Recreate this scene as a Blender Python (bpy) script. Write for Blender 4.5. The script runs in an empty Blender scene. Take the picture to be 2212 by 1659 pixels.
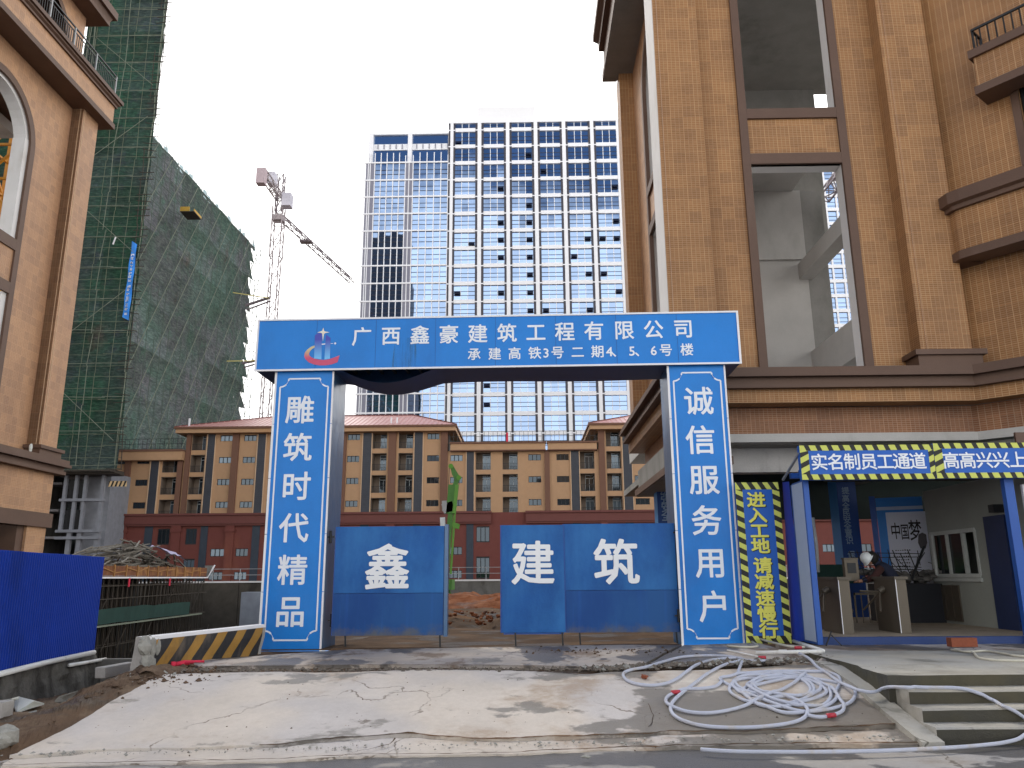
import bpy, math, random
from mathutils import Matrix, Vector
random.seed(7)
R = math.radians
SC = bpy.context.scene
COL = SC.collection

# ------------------------------------------------------------------ camera
FPX, IW, IH = 1726.0, 2212.0, 1659.0
PITCH, ROLL, EYE = R(13.6), 0.007, Vector((0, 0, 1.25))
cam_d = bpy.data.cameras.new('camera')
cam = bpy.data.objects.new('camera', cam_d)
COL.objects.link(cam)
cam_d.sensor_width = 36.0
cam_d.lens = 36.0 * FPX / IW
cam_d.clip_start = 0.1
cam_d.clip_end = 5000
cam.matrix_world = Matrix.Translation(EYE) @ Matrix.Rotation(PITCH + R(90), 4, 'X') @ Matrix.Rotation(-ROLL, 4, 'Z')
SC.camera = cam

# ------------------------------------------------------------------ sky and sun
SUN_EL, SUN_AZ = R(52), R(-38)      # the sun stands high behind thin cloud, ahead and to the left
world = bpy.data.worlds.new('World')
SC.world = world
world.use_nodes = True
nt = world.node_tree
nt.nodes.clear()
def wn(t, **k):
    n = nt.nodes.new(t)
    for a, b in k.items(): setattr(n, a, b)
    return n
out = wn('ShaderNodeOutputWorld')
sky = wn('ShaderNodeTexSky', sky_type='NISHITA', sun_disc=False, sun_elevation=SUN_EL, sun_rotation=SUN_AZ,
         air_density=1.3, dust_density=0.6, ozone_density=2.0)
bg1 = wn('ShaderNodeBackground'); bg1.inputs[1].default_value = 0.055
bg2 = wn('ShaderNodeBackground'); bg2.inputs[0].default_value = (1.0, 0.985, 0.965, 1); bg2.inputs[1].default_value = 1.0
mixs = wn('ShaderNodeMixShader')
tc = wn('ShaderNodeTexCoord')
sep = wn('ShaderNodeSeparateXYZ')
nz = wn('ShaderNodeTexNoise'); nz.inputs['Scale'].default_value = 2.3; nz.inputs['Detail'].default_value = 9; nz.inputs['Roughness'].default_value = 0.62
mp = wn('ShaderNodeMapping'); mp.inputs['Scale'].default_value = (1.0, 1.0, 2.6); mp.inputs['Location'].default_value = (3.1, 1.7, 0.4)
def wm(op, a, b=None, c=None):
    n = wn('ShaderNodeMath', operation=op)
    for i, v in enumerate((a, b, c)):
        if v is None: continue
        if isinstance(v, (int, float)): n.inputs[i].default_value = v
        else: nt.links.new(v, n.inputs[i])
    return n.outputs[0]
L = nt.links.new
L(tc.outputs['Generated'], sep.inputs[0]); L(tc.outputs['Generated'], mp.inputs[0]); L(mp.outputs[0], nz.inputs['Vector'])
X, Y, Z = sep.outputs
# a bright cloud deck over the sun's half of the sky, breaking up to blue on the far side above a bank of cloud
cover = wm('ADD', wm('MULTIPLY', Y, 1.15), wm('MULTIPLY', wm('SUBTRACT', 0.462, Z), 6.0))
cover = wm('ADD', cover, wm('MULTIPLY', wm('SUBTRACT', nz.outputs['Fac'], 0.5), 2.1))
cover = wm('ADD', cover, 1.12)
mr = wn('ShaderNodeMapRange', interpolation_type='SMOOTHSTEP'); mr.inputs['From Min'].default_value = 0.05; mr.inputs['From Max'].default_value = 0.42
L(cover, mr.inputs['Value'])
L(sky.outputs[0], bg1.inputs[0]); L(bg1.outputs[0], mixs.inputs[1]); L(bg2.outputs[0], mixs.inputs[2]); L(mr.outputs[0], mixs.inputs[0])
L(mixs.outputs[0], out.inputs[0])

sun_d = bpy.data.lights.new('sun', 'SUN')
sun_d.energy = 1.1
sun_d.angle = R(22)
sun_d.color = (1.0, 0.955, 0.88)
sun = bpy.data.objects.new('sun', sun_d)
COL.objects.link(sun)
sdir = Vector((math.sin(SUN_AZ) * math.cos(SUN_EL), math.cos(SUN_AZ) * math.cos(SUN_EL), math.sin(SUN_EL)))
sun.rotation_euler = sdir.to_track_quat('Z', 'Y').to_euler()
SC.view_settings.view_transform = 'Standard'
SC.view_settings.look = 'None'
SC.view_settings.exposure = 1.3
SC.view_settings.gamma = 1.0
SC.view_settings.use_curve_mapping = False
SC.cycles.max_bounces = 7
SC.cycles.diffuse_bounces = 4
SC.cycles.glossy_bounces = 4

# ------------------------------------------------------------------ measuring: a place on the photo's grid, at a known real plane
CR, SR, CP, SP = math.cos(ROLL), math.sin(ROLL), math.cos(PITCH), math.sin(PITCH)
def ray(px, py):
    x, y = px - IW / 2, IH / 2 - py
    x, y = (x * CR + y * SR) / FPX, (-x * SR + y * CR) / FPX
    return Vector((x, CP - y * SP, SP + y * CP))
class Fr:
    """a building's own axes: origin o, turned by yaw"""
    def __init__(s, o, yaw=0.0):
        s.o = Vector(o); s.yaw = yaw
        s.inv = Matrix.Rotation(-yaw, 3, 'Z')
    def at(s, px, py, ax, c):
        d = s.inv @ ray(px, py); e = s.inv @ (EYE - s.o)
        t = (c - e['xyz'.index(ax)]) / d['xyz'.index(ax)]
        return e + d * t
    def x(s, px, py, yc=0.0): return s.at(px, py, 'y', yc).x
    def z(s, px, py, yc=0.0): return s.at(px, py, 'y', yc).z
    def put(s, o):
        o.location = s.o; o.rotation_euler = (0, 0, s.yaw)
W0 = Fr((0, 0, 0))

# ------------------------------------------------------------------ materials
MATS = {}
def newmat(name):
    m = bpy.data.materials.new(name); m.use_nodes = True
    MATS[name] = m
    n = m.node_tree.nodes; n.clear()
    o = n.new('ShaderNodeOutputMaterial'); b = n.new('ShaderNodeBsdfPrincipled')
    m.node_tree.links.new(b.outputs[0], o.inputs[0])
    return m, m.node_tree, b
class NB:
    def __init__(s, t): s.t = t
    def n(s, ty, **k):
        q = s.t.nodes.new(ty)
        for a, b in k.items(): setattr(q, a, b)
        return q
    def l(s, a, b): s.t.links.new(a, b)
    def set(s, sock, v):
        if isinstance(v, (int, float)): sock.default_value = v
        elif isinstance(v, (tuple, list)): sock.default_value = tuple(v) + ((1,) if len(v) == 3 and len(sock.default_value) == 4 else ())
        else: s.l(v, sock)
    def math(s, op, a, b=0.0, c=0.0, clamp=False):
        q = s.n('ShaderNodeMath', operation=op); q.use_clamp = clamp
        s.set(q.inputs[0], a); s.set(q.inputs[1], b); s.set(q.inputs[2], c)
        return q.outputs[0]
    def mix(s, f, a, b, mode='MIX'):
        q = s.n('ShaderNodeMix', data_type='RGBA', blend_type=mode)
        s.set(q.inputs[0], f); s.set(q.inputs[6], a); s.set(q.inputs[7], b)
        return q.outputs[2]
    def noise(s, vec, scale, detail=4, rough=0.55):
        q = s.n('ShaderNodeTexNoise'); q.inputs['Scale'].default_value = scale
        q.inputs['Detail'].default_value = detail; q.inputs['Roughness'].default_value = rough
        if vec is not None: s.l(vec, q.inputs['Vector'])
        return q.outputs['Fac']
    def ramp(s, v, a, b, smooth=True):
        q = s.n('ShaderNodeMapRange'); q.interpolation_type = 'SMOOTHSTEP' if smooth else 'LINEAR'
        q.inputs['From Min'].default_value = a; q.inputs['From Max'].default_value = b
        s.l(v, q.inputs['Value']); return q.outputs[0]
    def map(s, vec, scale=(1, 1, 1), loc=(0, 0, 0), rot=(0, 0, 0)):
        q = s.n('ShaderNodeMapping'); q.inputs['Scale'].default_value = scale
        q.inputs['Location'].default_value = loc; q.inputs['Rotation'].default_value = rot
        s.l(vec, q.inputs[0]); return q.outputs[0]
    def bump(s, bsdf, h, dist=0.01, strength=1.0):
        q = s.n('ShaderNodeBump'); q.inputs['Distance'].default_value = dist; q.inputs['Strength'].default_value = strength
        s.l(h, q.inputs['Height']); s.l(q.outputs[0], bsdf.inputs['Normal'])
def spec(b, v):
    b.inputs['Specular IOR Level'].default_value = v
def M(name, col=(0.5, 0.5, 0.5), rough=0.7, metal=0.0, amt=0.18, scale=1.5, bump=0.0, dirt=None, dscale=0.6, dlo=0.5, dhi=0.75, sp=0.4, fine=30.0, dent=0.0):
    """plain paint, plaster, metal: colour broken by two sizes of noise, optional dirt colour in patches"""
    if name in MATS: return MATS[name]
    m, t, b = newmat(name); k = NB(t)
    tcn = k.n('ShaderNodeTexCoord').outputs['Object']
    n1 = k.noise(tcn, scale, 6, 0.6); n2 = k.noise(tcn, fine, 3, 0.6)
    f = k.math('ADD', k.math('MULTIPLY', n1, 0.65), k.math('MULTIPLY', n2, 0.35))
    f = k.ramp(f, 0.3, 0.7, False)
    lo = tuple(max(0, c * (1 - amt)) for c in col); hi = tuple(c * (1 + amt) for c in col)
    c = k.mix(f, lo, hi)
    if dirt:
        d = k.ramp(k.noise(k.map(tcn, (1, 1, 0.45)), dscale, 7, 0.65), dlo, dhi)
        c = k.mix(d, c, dirt)
    k.set(b.inputs['Base Color'], c)
    b.inputs['Roughness'].default_value = rough; b.inputs['Metallic'].default_value = metal; spec(b, sp)
    if bump: k.bump(b, n2, bump)
    elif dent: k.bump(b, k.noise(k.map(tcn, (1, 1, .6)), 1.1, 3, .5), dent)
    return m
def wallvec(k):
    """u along the wall (whichever way it faces), v up"""
    t = k.n('ShaderNodeTexCoord'); so = k.n('ShaderNodeSeparateXYZ'); sn = k.n('ShaderNodeSeparateXYZ')
    k.l(t.outputs['Object'], so.inputs[0]); k.l(t.outputs['Normal'], sn.inputs[0])
    ax = k.math('ABSOLUTE', sn.outputs[0]); ay = k.math('ABSOLUTE', sn.outputs[1]); az = k.math('ABSOLUTE', sn.outputs[2])
    side = k.math('GREATER_THAN', ax, ay)
    u = k.math('ADD', k.math('MULTIPLY', so.outputs[1], side), k.math('MULTIPLY', so.outputs[0], k.math('SUBTRACT', 1.0, side)))
    flat = k.math('GREATER_THAN', az, 0.8)
    v = k.math('ADD', k.math('MULTIPLY', so.outputs[1], flat), k.math('MULTIPLY', so.outputs[2], k.math('SUBTRACT', 1.0, flat)))
    c = k.n('ShaderNodeCombineXYZ'); k.l(u, c.inputs[0]); k.l(v, c.inputs[1])
    return c.outputs[0], t.outputs['Object']
def tilemat(name, c1, c2, grout, tw=0.1, th=0.048, sheet=0.3, mortar=0.006, rough=0.45, dirt=0.16):
    m, t, b = newmat(name); k = NB(t)
    v, ob = wallvec(k)
    q = k.n('ShaderNodeTexBrick'); q.offset = 0.0
    q.inputs['Scale'].default_value = 1.0; q.inputs['Brick Width'].default_value = tw; q.inputs['Row Height'].default_value = th
    q.inputs['Mortar Size'].default_value = mortar; q.inputs['Mortar Smooth'].default_value = 0.2; q.inputs['Bias'].default_value = 0.0
    k.set(q.inputs['Color1'], c1); k.set(q.inputs['Color2'], c2); k.set(q.inputs['Mortar'], grout); k.l(v, q.inputs['Vector'])
    q2 = k.n('ShaderNodeTexBrick'); q2.offset = 0.0
    q2.inputs['Scale'].default_value = 1.0; q2.inputs['Brick Width'].default_value = sheet; q2.inputs['Row Height'].default_value = sheet * 1.04
    q2.inputs['Mortar Size'].default_value = mortar * 1.3; q2.inputs['Bias'].default_value = 0.0
    k.set(q2.inputs['Color1'], (0.86, 0.85, 0.86)); k.set(q2.inputs['Color2'], (1.07, 1.05, 1.0)); k.set(q2.inputs['Mortar'], (1.16, 1.15, 1.13)); k.l(v, q2.inputs['Vector'])
    c = k.mix(1.0, q.outputs['Color'], q2.outputs['Color'], 'MULTIPLY')
    n = k.noise(k.map(ob, (1, 1, 0.5)), 0.55, 6, 0.62)
    c = k.mix(k.ramp(n, 0.35, 0.7), c, k.mix(1.0, c, (1 - dirt * 1.1, 1 - dirt * 1.15, 1 - dirt), 'MULTIPLY'))
    n3 = k.noise(k.map(ob, (3, 3, 0.3)), 1.3, 5, 0.6)
    c = k.mix(k.math('MULTIPLY', k.ramp(n3, 0.55, 0.75), 0.3), c, (0.36, 0.22, 0.13))
    k.set(b.inputs['Base Color'], c); b.inputs['Roughness'].default_value = rough; spec(b, 0.2)
    k.bump(b, q.outputs['Fac'], -0.004, 0.6)
    return m
def hexc(h):
    h = h.lstrip('#'); r = [int(h[i:i + 2], 16) / 255 for i in (0, 2, 4)]
    return tuple(c / 12.92 if c <= 0.04045 else ((c + 0.055) / 1.055) ** 2.4 for c in r)

# ------------------------------------------------------------------ mesh building
class MB:
    def __init__(s): s.v = []; s.f = []; s.m = []; s.sm = False
    def face(s, pts, m=0):
        i = len(s.v); s.v += [tuple(p) for p in pts]; s.f.append(tuple(range(i, i + len(pts)))); s.m.append(m); return s
    def add(s, v, f, m=0):
        i = len(s.v); s.v += [tuple(p) for p in v]; s.f += [tuple(a + i for a in q) for q in f]; s.m += [m] * len(f); return s
    def box(s, x0, x1, y0, y1, z0, z1, m=0):
        v = [(x, y, z) for z in (z0, z1) for y in (y0, y1) for x in (x0, x1)]
        return s.add(v, [(0, 2, 3, 1), (4, 5, 7, 6), (0, 1, 5, 4), (2, 6, 7, 3), (0, 4, 6, 2), (1, 3, 7, 5)], m)
    def bar(s, p, q, w=0.05, h=None, m=0):
        h = h or w; p = Vector(p); q = Vector(q); d = (q - p)
        if d.length < 1e-6: return s
        d.normalize(); up = Vector((0, 0, 1)) if abs(d.z) < 0.95 else Vector((0, 1, 0))
        a = d.cross(up).normalized(); b = a.cross(d).normalized()
        v = []
        for e in (p, q):
            for sa, sb in ((-1, -1), (1, -1), (1, 1), (-1, 1)):
                v.append(e + a * (sa * w / 2) + b * (sb * h / 2))
        return s.add(v, [(0, 1, 2, 3), (7, 6, 5, 4), (0, 4, 5, 1), (1, 5, 6, 2), (2, 6, 7, 3), (3, 7, 4, 0)], m)
    def tube(s, pts, r, n=8, m=0, cap=True, r2=None):
        pts = [Vector(p) for p in pts]; rings = []
        N = len(pts)
        for i, p in enumerate(pts):
            d = (pts[min(i + 1, N - 1)] - pts[max(i - 1, 0)]).normalized()
            up = Vector((0, 0, 1)) if abs(d.z) < 0.95 else Vector((0, 1, 0))
            a = d.cross(up).normalized(); b = a.cross(d).normalized()
            rr = r if r2 is None else r + (r2 - r) * i / max(1, N - 1)
            rings.append([p + (a * math.cos(2 * math.pi * k / n) + b * math.sin(2 * math.pi * k / n)) * rr for k in range(n)])
        v = [p for g in rings for p in g]; f = []
        for i in range(N - 1):
            for k in range(n):
                f.append((i * n + k, i * n + (k + 1) % n, (i + 1) * n + (k + 1) % n, (i + 1) * n + k))
        if cap: f.append(tuple(reversed(range(n)))); f.append(tuple(range((N - 1) * n, N * n)))
        return s.add(v, f, m)
    def prism(s, poly, fn, m=0, caps=True):
        """poly: 2-D outline; fn(u, v, k) -> 3-D point for k = 0, 1"""
        n = len(poly); v = [fn(a, b, 0) for a, b in poly] + [fn(a, b, 1) for a, b in poly]
        f = [(i, (i + 1) % n, n + (i + 1) % n, n + i) for i in range(n)]
        if caps: f += [tuple(reversed(range(n))), tuple(range(n, 2 * n))]
        return s.add(v, f, m)
    def holed(s, x0, x1, z0, z1, holes, y=0.0, depth=0.2, m=0, mr=None, fn=None):
        """a wall sheet facing -y with rectangular openings and their reveals"""
        fn = fn or (lambda x, y, z: (x, y, z)); mr = m if mr is None else mr
        H = [(max(a, x0), min(b, x1), max(c, z0), min(d, z1)) for a, b, c, d in holes]
        H = [h for h in H if h[1] - h[0] > 1e-3 and h[3] - h[2] > 1e-3]
        xs = sorted({round(v, 4) for v in [x0, x1] + [h[i] for h in H for i in (0, 1)]})
        zs = sorted({round(v, 4) for v in [z0, z1] + [h[i] for h in H for i in (2, 3)]})
        for j in range(len(zs) - 1):
            zc = (zs[j] + zs[j + 1]) / 2; run = None
            for i in range(len(xs) - 1):
                xc = (xs[i] + xs[i + 1]) / 2
                inside = any(h[0] < xc < h[1] and h[2] < zc < h[3] for h in H)
                if not inside and run is None: run = xs[i]
                if run is not None and (inside or i == len(xs) - 2):
                    e = xs[i] if inside else xs[i + 1]
                    s.face([fn(run, y, zs[j]), fn(e, y, zs[j]), fn(e, y, zs[j + 1]), fn(run, y, zs[j + 1])], m); run = None
        for a, b, c, d in H:
            y2 = y + depth
            s.face([fn(a, y, c), fn(a, y2, c), fn(a, y2, d), fn(a, y, d)], mr); s.face([fn(b, y2, c), fn(b, y, c), fn(b, y, d), fn(b, y2, d)], mr)
            s.face([fn(a, y2, c), fn(a, y, c), fn(b, y, c), fn(b, y2, c)], mr); s.face([fn(a, y, d), fn(a, y2, d), fn(b, y2, d), fn(b, y, d)], mr)
        return s
    def build(s, name, mats, parent=None, kind=None, smooth=False, loc=None):
        me = bpy.data.meshes.new(name); me.from_pydata(s.v, [], s.f)
        if not isinstance(mats, (list, tuple)): mats = [mats]
        for q in mats: me.materials.append(q if not isinstance(q, str) else MATS[q])
        me.polygons.foreach_set('material_index', s.m)
        if smooth: me.polygons.foreach_set('use_smooth', [True] * len(s.f))
        me.update()
        o = bpy.data.objects.new(name, me); COL.objects.link(o)
        if parent: o.parent = parent
        if kind: o['kind'] = kind
        if loc: o.location = loc
        return o
def thing(name, label, cat, loc=(0, 0, 0), rz=0.0, group=None, fr=None):
    o = bpy.data.objects.new(name, None); COL.objects.link(o); o.empty_display_size = 0.3
    if fr: fr.put(o)
    else: o.location = loc; o.rotation_euler = (0, 0, rz)
    return tag(o, label, cat, group)
def tag(o, label, cat, group=None):
    o['label'] = label; o['category'] = cat
    if group: o['group'] = group
    return o
def dup(o, parent=None, loc=None, rot=None):
    c = o.copy(); COL.objects.link(c)
    if parent: c.parent = parent
    if loc is not None: c.location = loc
    if rot is not None: c.rotation_euler = rot
    return c
def duptree(o, loc=None, rot=None, label=None):
    c = dup(o, None, loc, rot)
    if label: c['label'] = label
    for ch in list(o.children):
        d = ch.copy(); COL.objects.link(d); d.parent = c
        for g in list(ch.children):
            e = g.copy(); COL.objects.link(e); e.parent = d
    return c
# lettering: glyphs of the built-in font turned to mesh; a few slightly shifted layers make the strokes bold
_G = {}
def glyph(ch):
    if ch not in _G:
        cu = bpy.data.curves.new('g', 'FONT'); cu.body = ch; cu.size = 1; cu.resolution_u = 2
        o = bpy.data.objects.new('g', cu); COL.objects.link(o)
        me = bpy.data.meshes.new_from_object(o.evaluated_get(bpy.context.evaluated_depsgraph_get()))
        _G[ch] = ([tuple(v.co) for v in me.vertices], [tuple(p.vertices) for p in me.polygons])
        bpy.data.objects.remove(o); bpy.data.curves.remove(cu); bpy.data.meshes.remove(me)
    return _G[ch]
def letter(ch, cx, cz, size, y, mat, parent, bold=0.014, name='character', ratio=1.0, skew=0.0, fn=None):
    """one character standing in a wall plane facing -y, centred on (cx, cz); y is the plane it is printed on"""
    v, f = glyph(ch); mb = MB()
    mid = 0.5
    if ch in '0123456789': mid = 0.5 * (min(p[0] for p in v) + max(p[0] for p in v))
    sh = [(0, 0), (bold, 0), (-bold, 0), (0, bold), (0, -bold), (bold * .7, bold * .7), (-bold * .7, -bold * .7), (bold * .7, -bold * .7), (-bold * .7, bold * .7)] if bold else [(0, 0)]
    for i, (a, b) in enumerate(sh):
        pts = []
        for p in v:
            u = (p[0] - mid + a) * size * ratio; w = (p[1] - 0.36 + b) * size
            q = (cx + u + skew * w, y - 0.004 - i * 0.0004 * max(1, size * 2), cz + w)
            pts.append(fn(*q) if fn else q)
        mb.add(pts, f)
    return mb.build(name, mat, parent)

# ------------------------------------------------------------------ the palette
tilemat('brown_tile', (0.305, 0.150, 0.060), (0.355, 0.178, 0.074), (0.45, 0.29, 0.16))
tilemat('brown_tile_lit', (0.43, 0.235, 0.125), (0.48, 0.27, 0.15), (0.52, 0.36, 0.24), tw=0.095, th=0.05)  # the brown tile again, brighter daylight put into its colour
tilemat('red_tile_roof', (0.36, 0.12, 0.09), (0.43, 0.16, 0.12), (0.20, 0.07, 0.06), tw=0.35, th=0.42, sheet=3.0, mortar=0.05, rough=0.4)
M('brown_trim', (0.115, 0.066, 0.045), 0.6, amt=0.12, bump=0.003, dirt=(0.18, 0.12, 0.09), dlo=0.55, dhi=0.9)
M('white_plaster', (0.70, 0.69, 0.68), 0.8, amt=0.05, bump=0.002, dirt=(0.55, 0.52, 0.48))
M('grey_plaster', (0.46, 0.45, 0.43), 0.85, amt=0.1, bump=0.003, dirt=(0.34, 0.33, 0.31))
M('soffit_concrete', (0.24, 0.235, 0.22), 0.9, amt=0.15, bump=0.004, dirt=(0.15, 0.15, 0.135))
M('stained_concrete', (0.42, 0.41, 0.40), 0.85, amt=0.15, dirt=(0.22, 0.21, 0.2), dscale=1.4, bump=0.004)
M('dark_void', (0.03, 0.03, 0.03), 0.9)
M('concrete', (0.36, 0.34, 0.315), 0.85, amt=0.16, bump=0.006, dirt=(0.24, 0.22, 0.2), dscale=0.9)
M('dark_concrete', (0.14, 0.135, 0.125), 0.85, amt=0.3, bump=0.008, dirt=(0.07, 0.065, 0.055), dscale=1.2)
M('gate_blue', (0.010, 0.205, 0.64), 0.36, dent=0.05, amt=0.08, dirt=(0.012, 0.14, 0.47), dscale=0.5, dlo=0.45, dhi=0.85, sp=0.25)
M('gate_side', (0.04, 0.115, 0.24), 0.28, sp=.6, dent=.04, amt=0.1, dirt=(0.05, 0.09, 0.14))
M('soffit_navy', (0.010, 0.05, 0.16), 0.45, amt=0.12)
M('leaf_blue', (0.006, 0.082, 0.30), 0.5, amt=0.22, dirt=(0.025, 0.155, 0.42), dscale=0.7, dlo=0.38, dhi=0.66, bump=0.002, sp=0.25)
def muddy(name, base, alt, mud, top=0.9, sp=0.25):
    m, t, b = newmat(name); k = NB(t); ob = k.n('ShaderNodeTexCoord').outputs['Object']; so = k.n('ShaderNodeSeparateXYZ'); k.l(ob, so.inputs[0])
    c = k.mix(k.ramp(k.noise(k.map(ob, (1, 1, .5)), .9, 7, .6), .4, .65), base, alt)
    st = k.noise(k.map(ob, (6, 1, .25)), 1.0, 6, .7); c = k.mix(k.math('MULTIPLY', k.ramp(st, .5, .75), .35), c, tuple(x * 1.9 + .01 for x in base))
    z = k.math('SUBTRACT', top, so.outputs[2]); z = k.math('ADD', k.math('MULTIPLY', z, 1.15 / top), k.math('MULTIPLY', k.math('SUBTRACT', k.noise(ob, 2.2, 8, .72), .5), 1.5))
    c = k.mix(k.math('MULTIPLY', k.ramp(z, .5, 1.1), .8), c, mud)
    sp_ = k.noise(ob, 16, 4, .8); c = k.mix(k.math('MULTIPLY', k.ramp(sp_, .66, .74), .5), c, mud)
    k.set(b.inputs['Base Color'], c); b.inputs['Roughness'].default_value = .5; spec(b, sp)
muddy('leaf_blue_low', (0.004, 0.055, 0.23), (0.012, 0.085, 0.27), (0.13, 0.12, 0.085), 0.72)
M('sign_blue', (0.005, 0.10, 0.46), 0.5, amt=0.06)
M('fence_blue', (0.008, 0.042, 0.33), 0.5, sp=.2, amt=0.15, dirt=(0.006, 0.03, 0.22), dscale=0.8)
M('tarp_blue', (0.01, 0.05, 0.45), 0.4, amt=0.15)
M('pale_blue_panel', (0.42, 0.50, 0.66), 0.5, amt=0.07)
M('frame_blue', (0.016, 0.085, 0.36), 0.45, amt=0.1)
M('plinth_blue', (0.014, 0.04, 0.15), 0.55, amt=0.2, dirt=(0.05, 0.07, 0.13))
M('text_white', (0.78, 0.82, 0.88), 0.5, amt=0.03)
M('paint_white', (0.80, 0.82, 0.84), 0.6, amt=0.04)
M('faded_white', (0.22, 0.30, 0.40), 0.7, amt=0.2)
M('text_yellow', (0.72, 0.70, 0.12), 0.5, amt=0.05)
M('text_shadow', (0.015, 0.02, 0.015), 0.7)
M('hazard_yellow', (0.56, 0.60, 0.12), 0.55, amt=0.08)
M('hazard_black', (0.012, 0.014, 0.012), 0.55)
M('barrier_yellow', (0.36, 0.20, 0.045), 0.7, amt=0.2, dirt=(0.18, 0.12, 0.05), dscale=2.5, dlo=0.45, dhi=0.75)
M('barrier_black', (0.03, 0.03, 0.032), 0.7, amt=0.3, dirt=(0.12, 0.10, 0.08), dscale=2.5)
M('steel_grey', (0.30, 0.31, 0.32), 0.5, 0.3, amt=0.1)
M('black_metal', (0.02, 0.022, 0.025), 0.45, 0.3)
M('glass_dark', (0.012, 0.018, 0.022), 0.12, amt=0.3, sp=0.3)
M('pvc_white', (0.72, 0.72, 0.70), 0.35, amt=0.05, dirt=(0.45, 0.42, 0.38), dscale=3)
M('hose_white', (0.43, 0.455, 0.54), 0.6, amt=0.08, dirt=(0.42, 0.38, 0.34), dscale=3.5, fine=160, bump=0.001)
M('hose_cream', (0.55, 0.53, 0.44), 0.6, amt=0.1, dirt=(0.36, 0.33, 0.27), dscale=4)
M('red_tape', (0.42, 0.03, 0.05), 0.5)
M('orange_steel', (0.62, 0.28, 0.02), 0.5, amt=0.15)
M('crane_washed', (0.36, 0.31, 0.315), 0.6, amt=0.12)  # greyed pink: distance haze and glare put into the colour
M('crane_dark', (0.20, 0.165, 0.18), 0.6)
M('crane_cab', (0.62, 0.60, 0.66), 0.5)
M('machine_green', (0.055, 0.19, 0.025), 0.5, amt=0.25, dirt=(0.05, 0.13, 0.03), dscale=1.5)
M('bamboo', (0.16, 0.18, 0.12), 0.7, amt=0.35)
M('pole_pale', (0.20, 0.225, 0.17), 0.7, amt=0.3)
M('timber_grey', (0.28, 0.25, 0.21), 0.8, amt=0.4, scale=4)
M('formwork', (0.17, 0.062, 0.026), 0.7, amt=0.35, dirt=(0.38, 0.19, 0.06), dscale=2.2, dlo=0.45, dhi=0.7)
M('formwork_edge', (0.36, 0.18, 0.06), 0.7, amt=0.3)
M('rust_pole', (0.05, 0.04, 0.03), 0.7, amt=0.4)
M('dorm_beige', (0.45, 0.275, 0.155), 0.8, amt=0.05, fine=3, dirt=(0.45, 0.26, 0.13), dscale=0.2)
M('dorm_brown', (0.17, 0.085, 0.055), 0.8, amt=0.08)
M('dorm_red', (0.165, 0.048, 0.038), 0.8, amt=0.1, dirt=(0.26, 0.09, 0.05), dscale=0.15)
M('dorm_band', (0.15, 0.048, 0.04), 0.7, amt=0.08)
M('louvre_grey', (0.038, 0.042, 0.055), 0.55, amt=0.2)
M('dorm_trim', (0.60, 0.42, 0.27), 0.8, amt=0.05)
M('roof_pink', (0.50, 0.24, 0.21), 0.35, amt=0.08)
M('interior_dark', (0.06, 0.055, 0.05), 0.9)
M('door_white', (0.55, 0.60, 0.62), 0.4)
M('bare_concrete', (0.30, 0.29, 0.30), 0.9, amt=0.2, dirt=(0.2, 0.19, 0.19), dscale=0.4)
M('frame_white', (0.80, 0.80, 0.82), 0.5, amt=0.03)
M('tower_pier', (0.045, 0.042, 0.055), 0.5, amt=0.08)
M('tower_grey', (0.20, 0.20, 0.25), 0.5, amt=0.1)
M('tower_wall', (0.72, 0.71, 0.71), 0.7, amt=0.03)
M('sash_dark', (0.008, 0.012, 0.03), 0.2)
M('brick_red', (0.24, 0.07, 0.035), 0.85, amt=0.25)
M('stone_grey', (0.28, 0.275, 0.25), 0.9, amt=0.3, scale=4)
M('board_white', (0.62, 0.63, 0.58), 0.8, amt=0.12, dirt=(0.36, 0.34, 0.29), dscale=4)
M('booth_wall', (0.26, 0.275, 0.25), 0.7, amt=0.08)
M('booth_frame', (0.42, 0.44, 0.42), 0.5)
M('door_navy', (0.008, 0.02, 0.075), 0.4)
M('turnstile_steel', (0.105, 0.088, 0.066), 0.42, 0.3, amt=0.1)
M('jacket_navy', (0.012, 0.016, 0.035), 0.9, amt=0.2)
M('sleeve_maroon', (0.045, 0.016, 0.014), 0.9, amt=0.2)
M('skin', (0.32, 0.17, 0.11), 0.6)
M('hair_black', (0.01, 0.009, 0.008), 0.7)
M('helmet_white', (0.70, 0.74, 0.74), 0.3)
M('poster_paper', (0.66, 0.68, 0.78), 0.6, amt=0.03)
M('ink', (0.02, 0.014, 0.018), 0.7)
M('banner_blue', (0.02, 0.20, 0.72), 0.5)
M('grey_sheet', (0.34, 0.31, 0.46), 0.7, amt=0.15)
M('logo_red', (0.62, 0.07, 0.13), 0.5); M('logo_gold', (0.66, 0.52, 0.20), 0.5); M('logo_white', (0.78, 0.74, 0.62), 0.5)
M('red_cloth', (0.62, 0.03, 0.07), 0.8)
M('green_scrap', (0.03, 0.14, 0.10), 0.7)
M('netting_green', (0.012, 0.045, 0.036), 0.8, amt=0.3)

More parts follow.
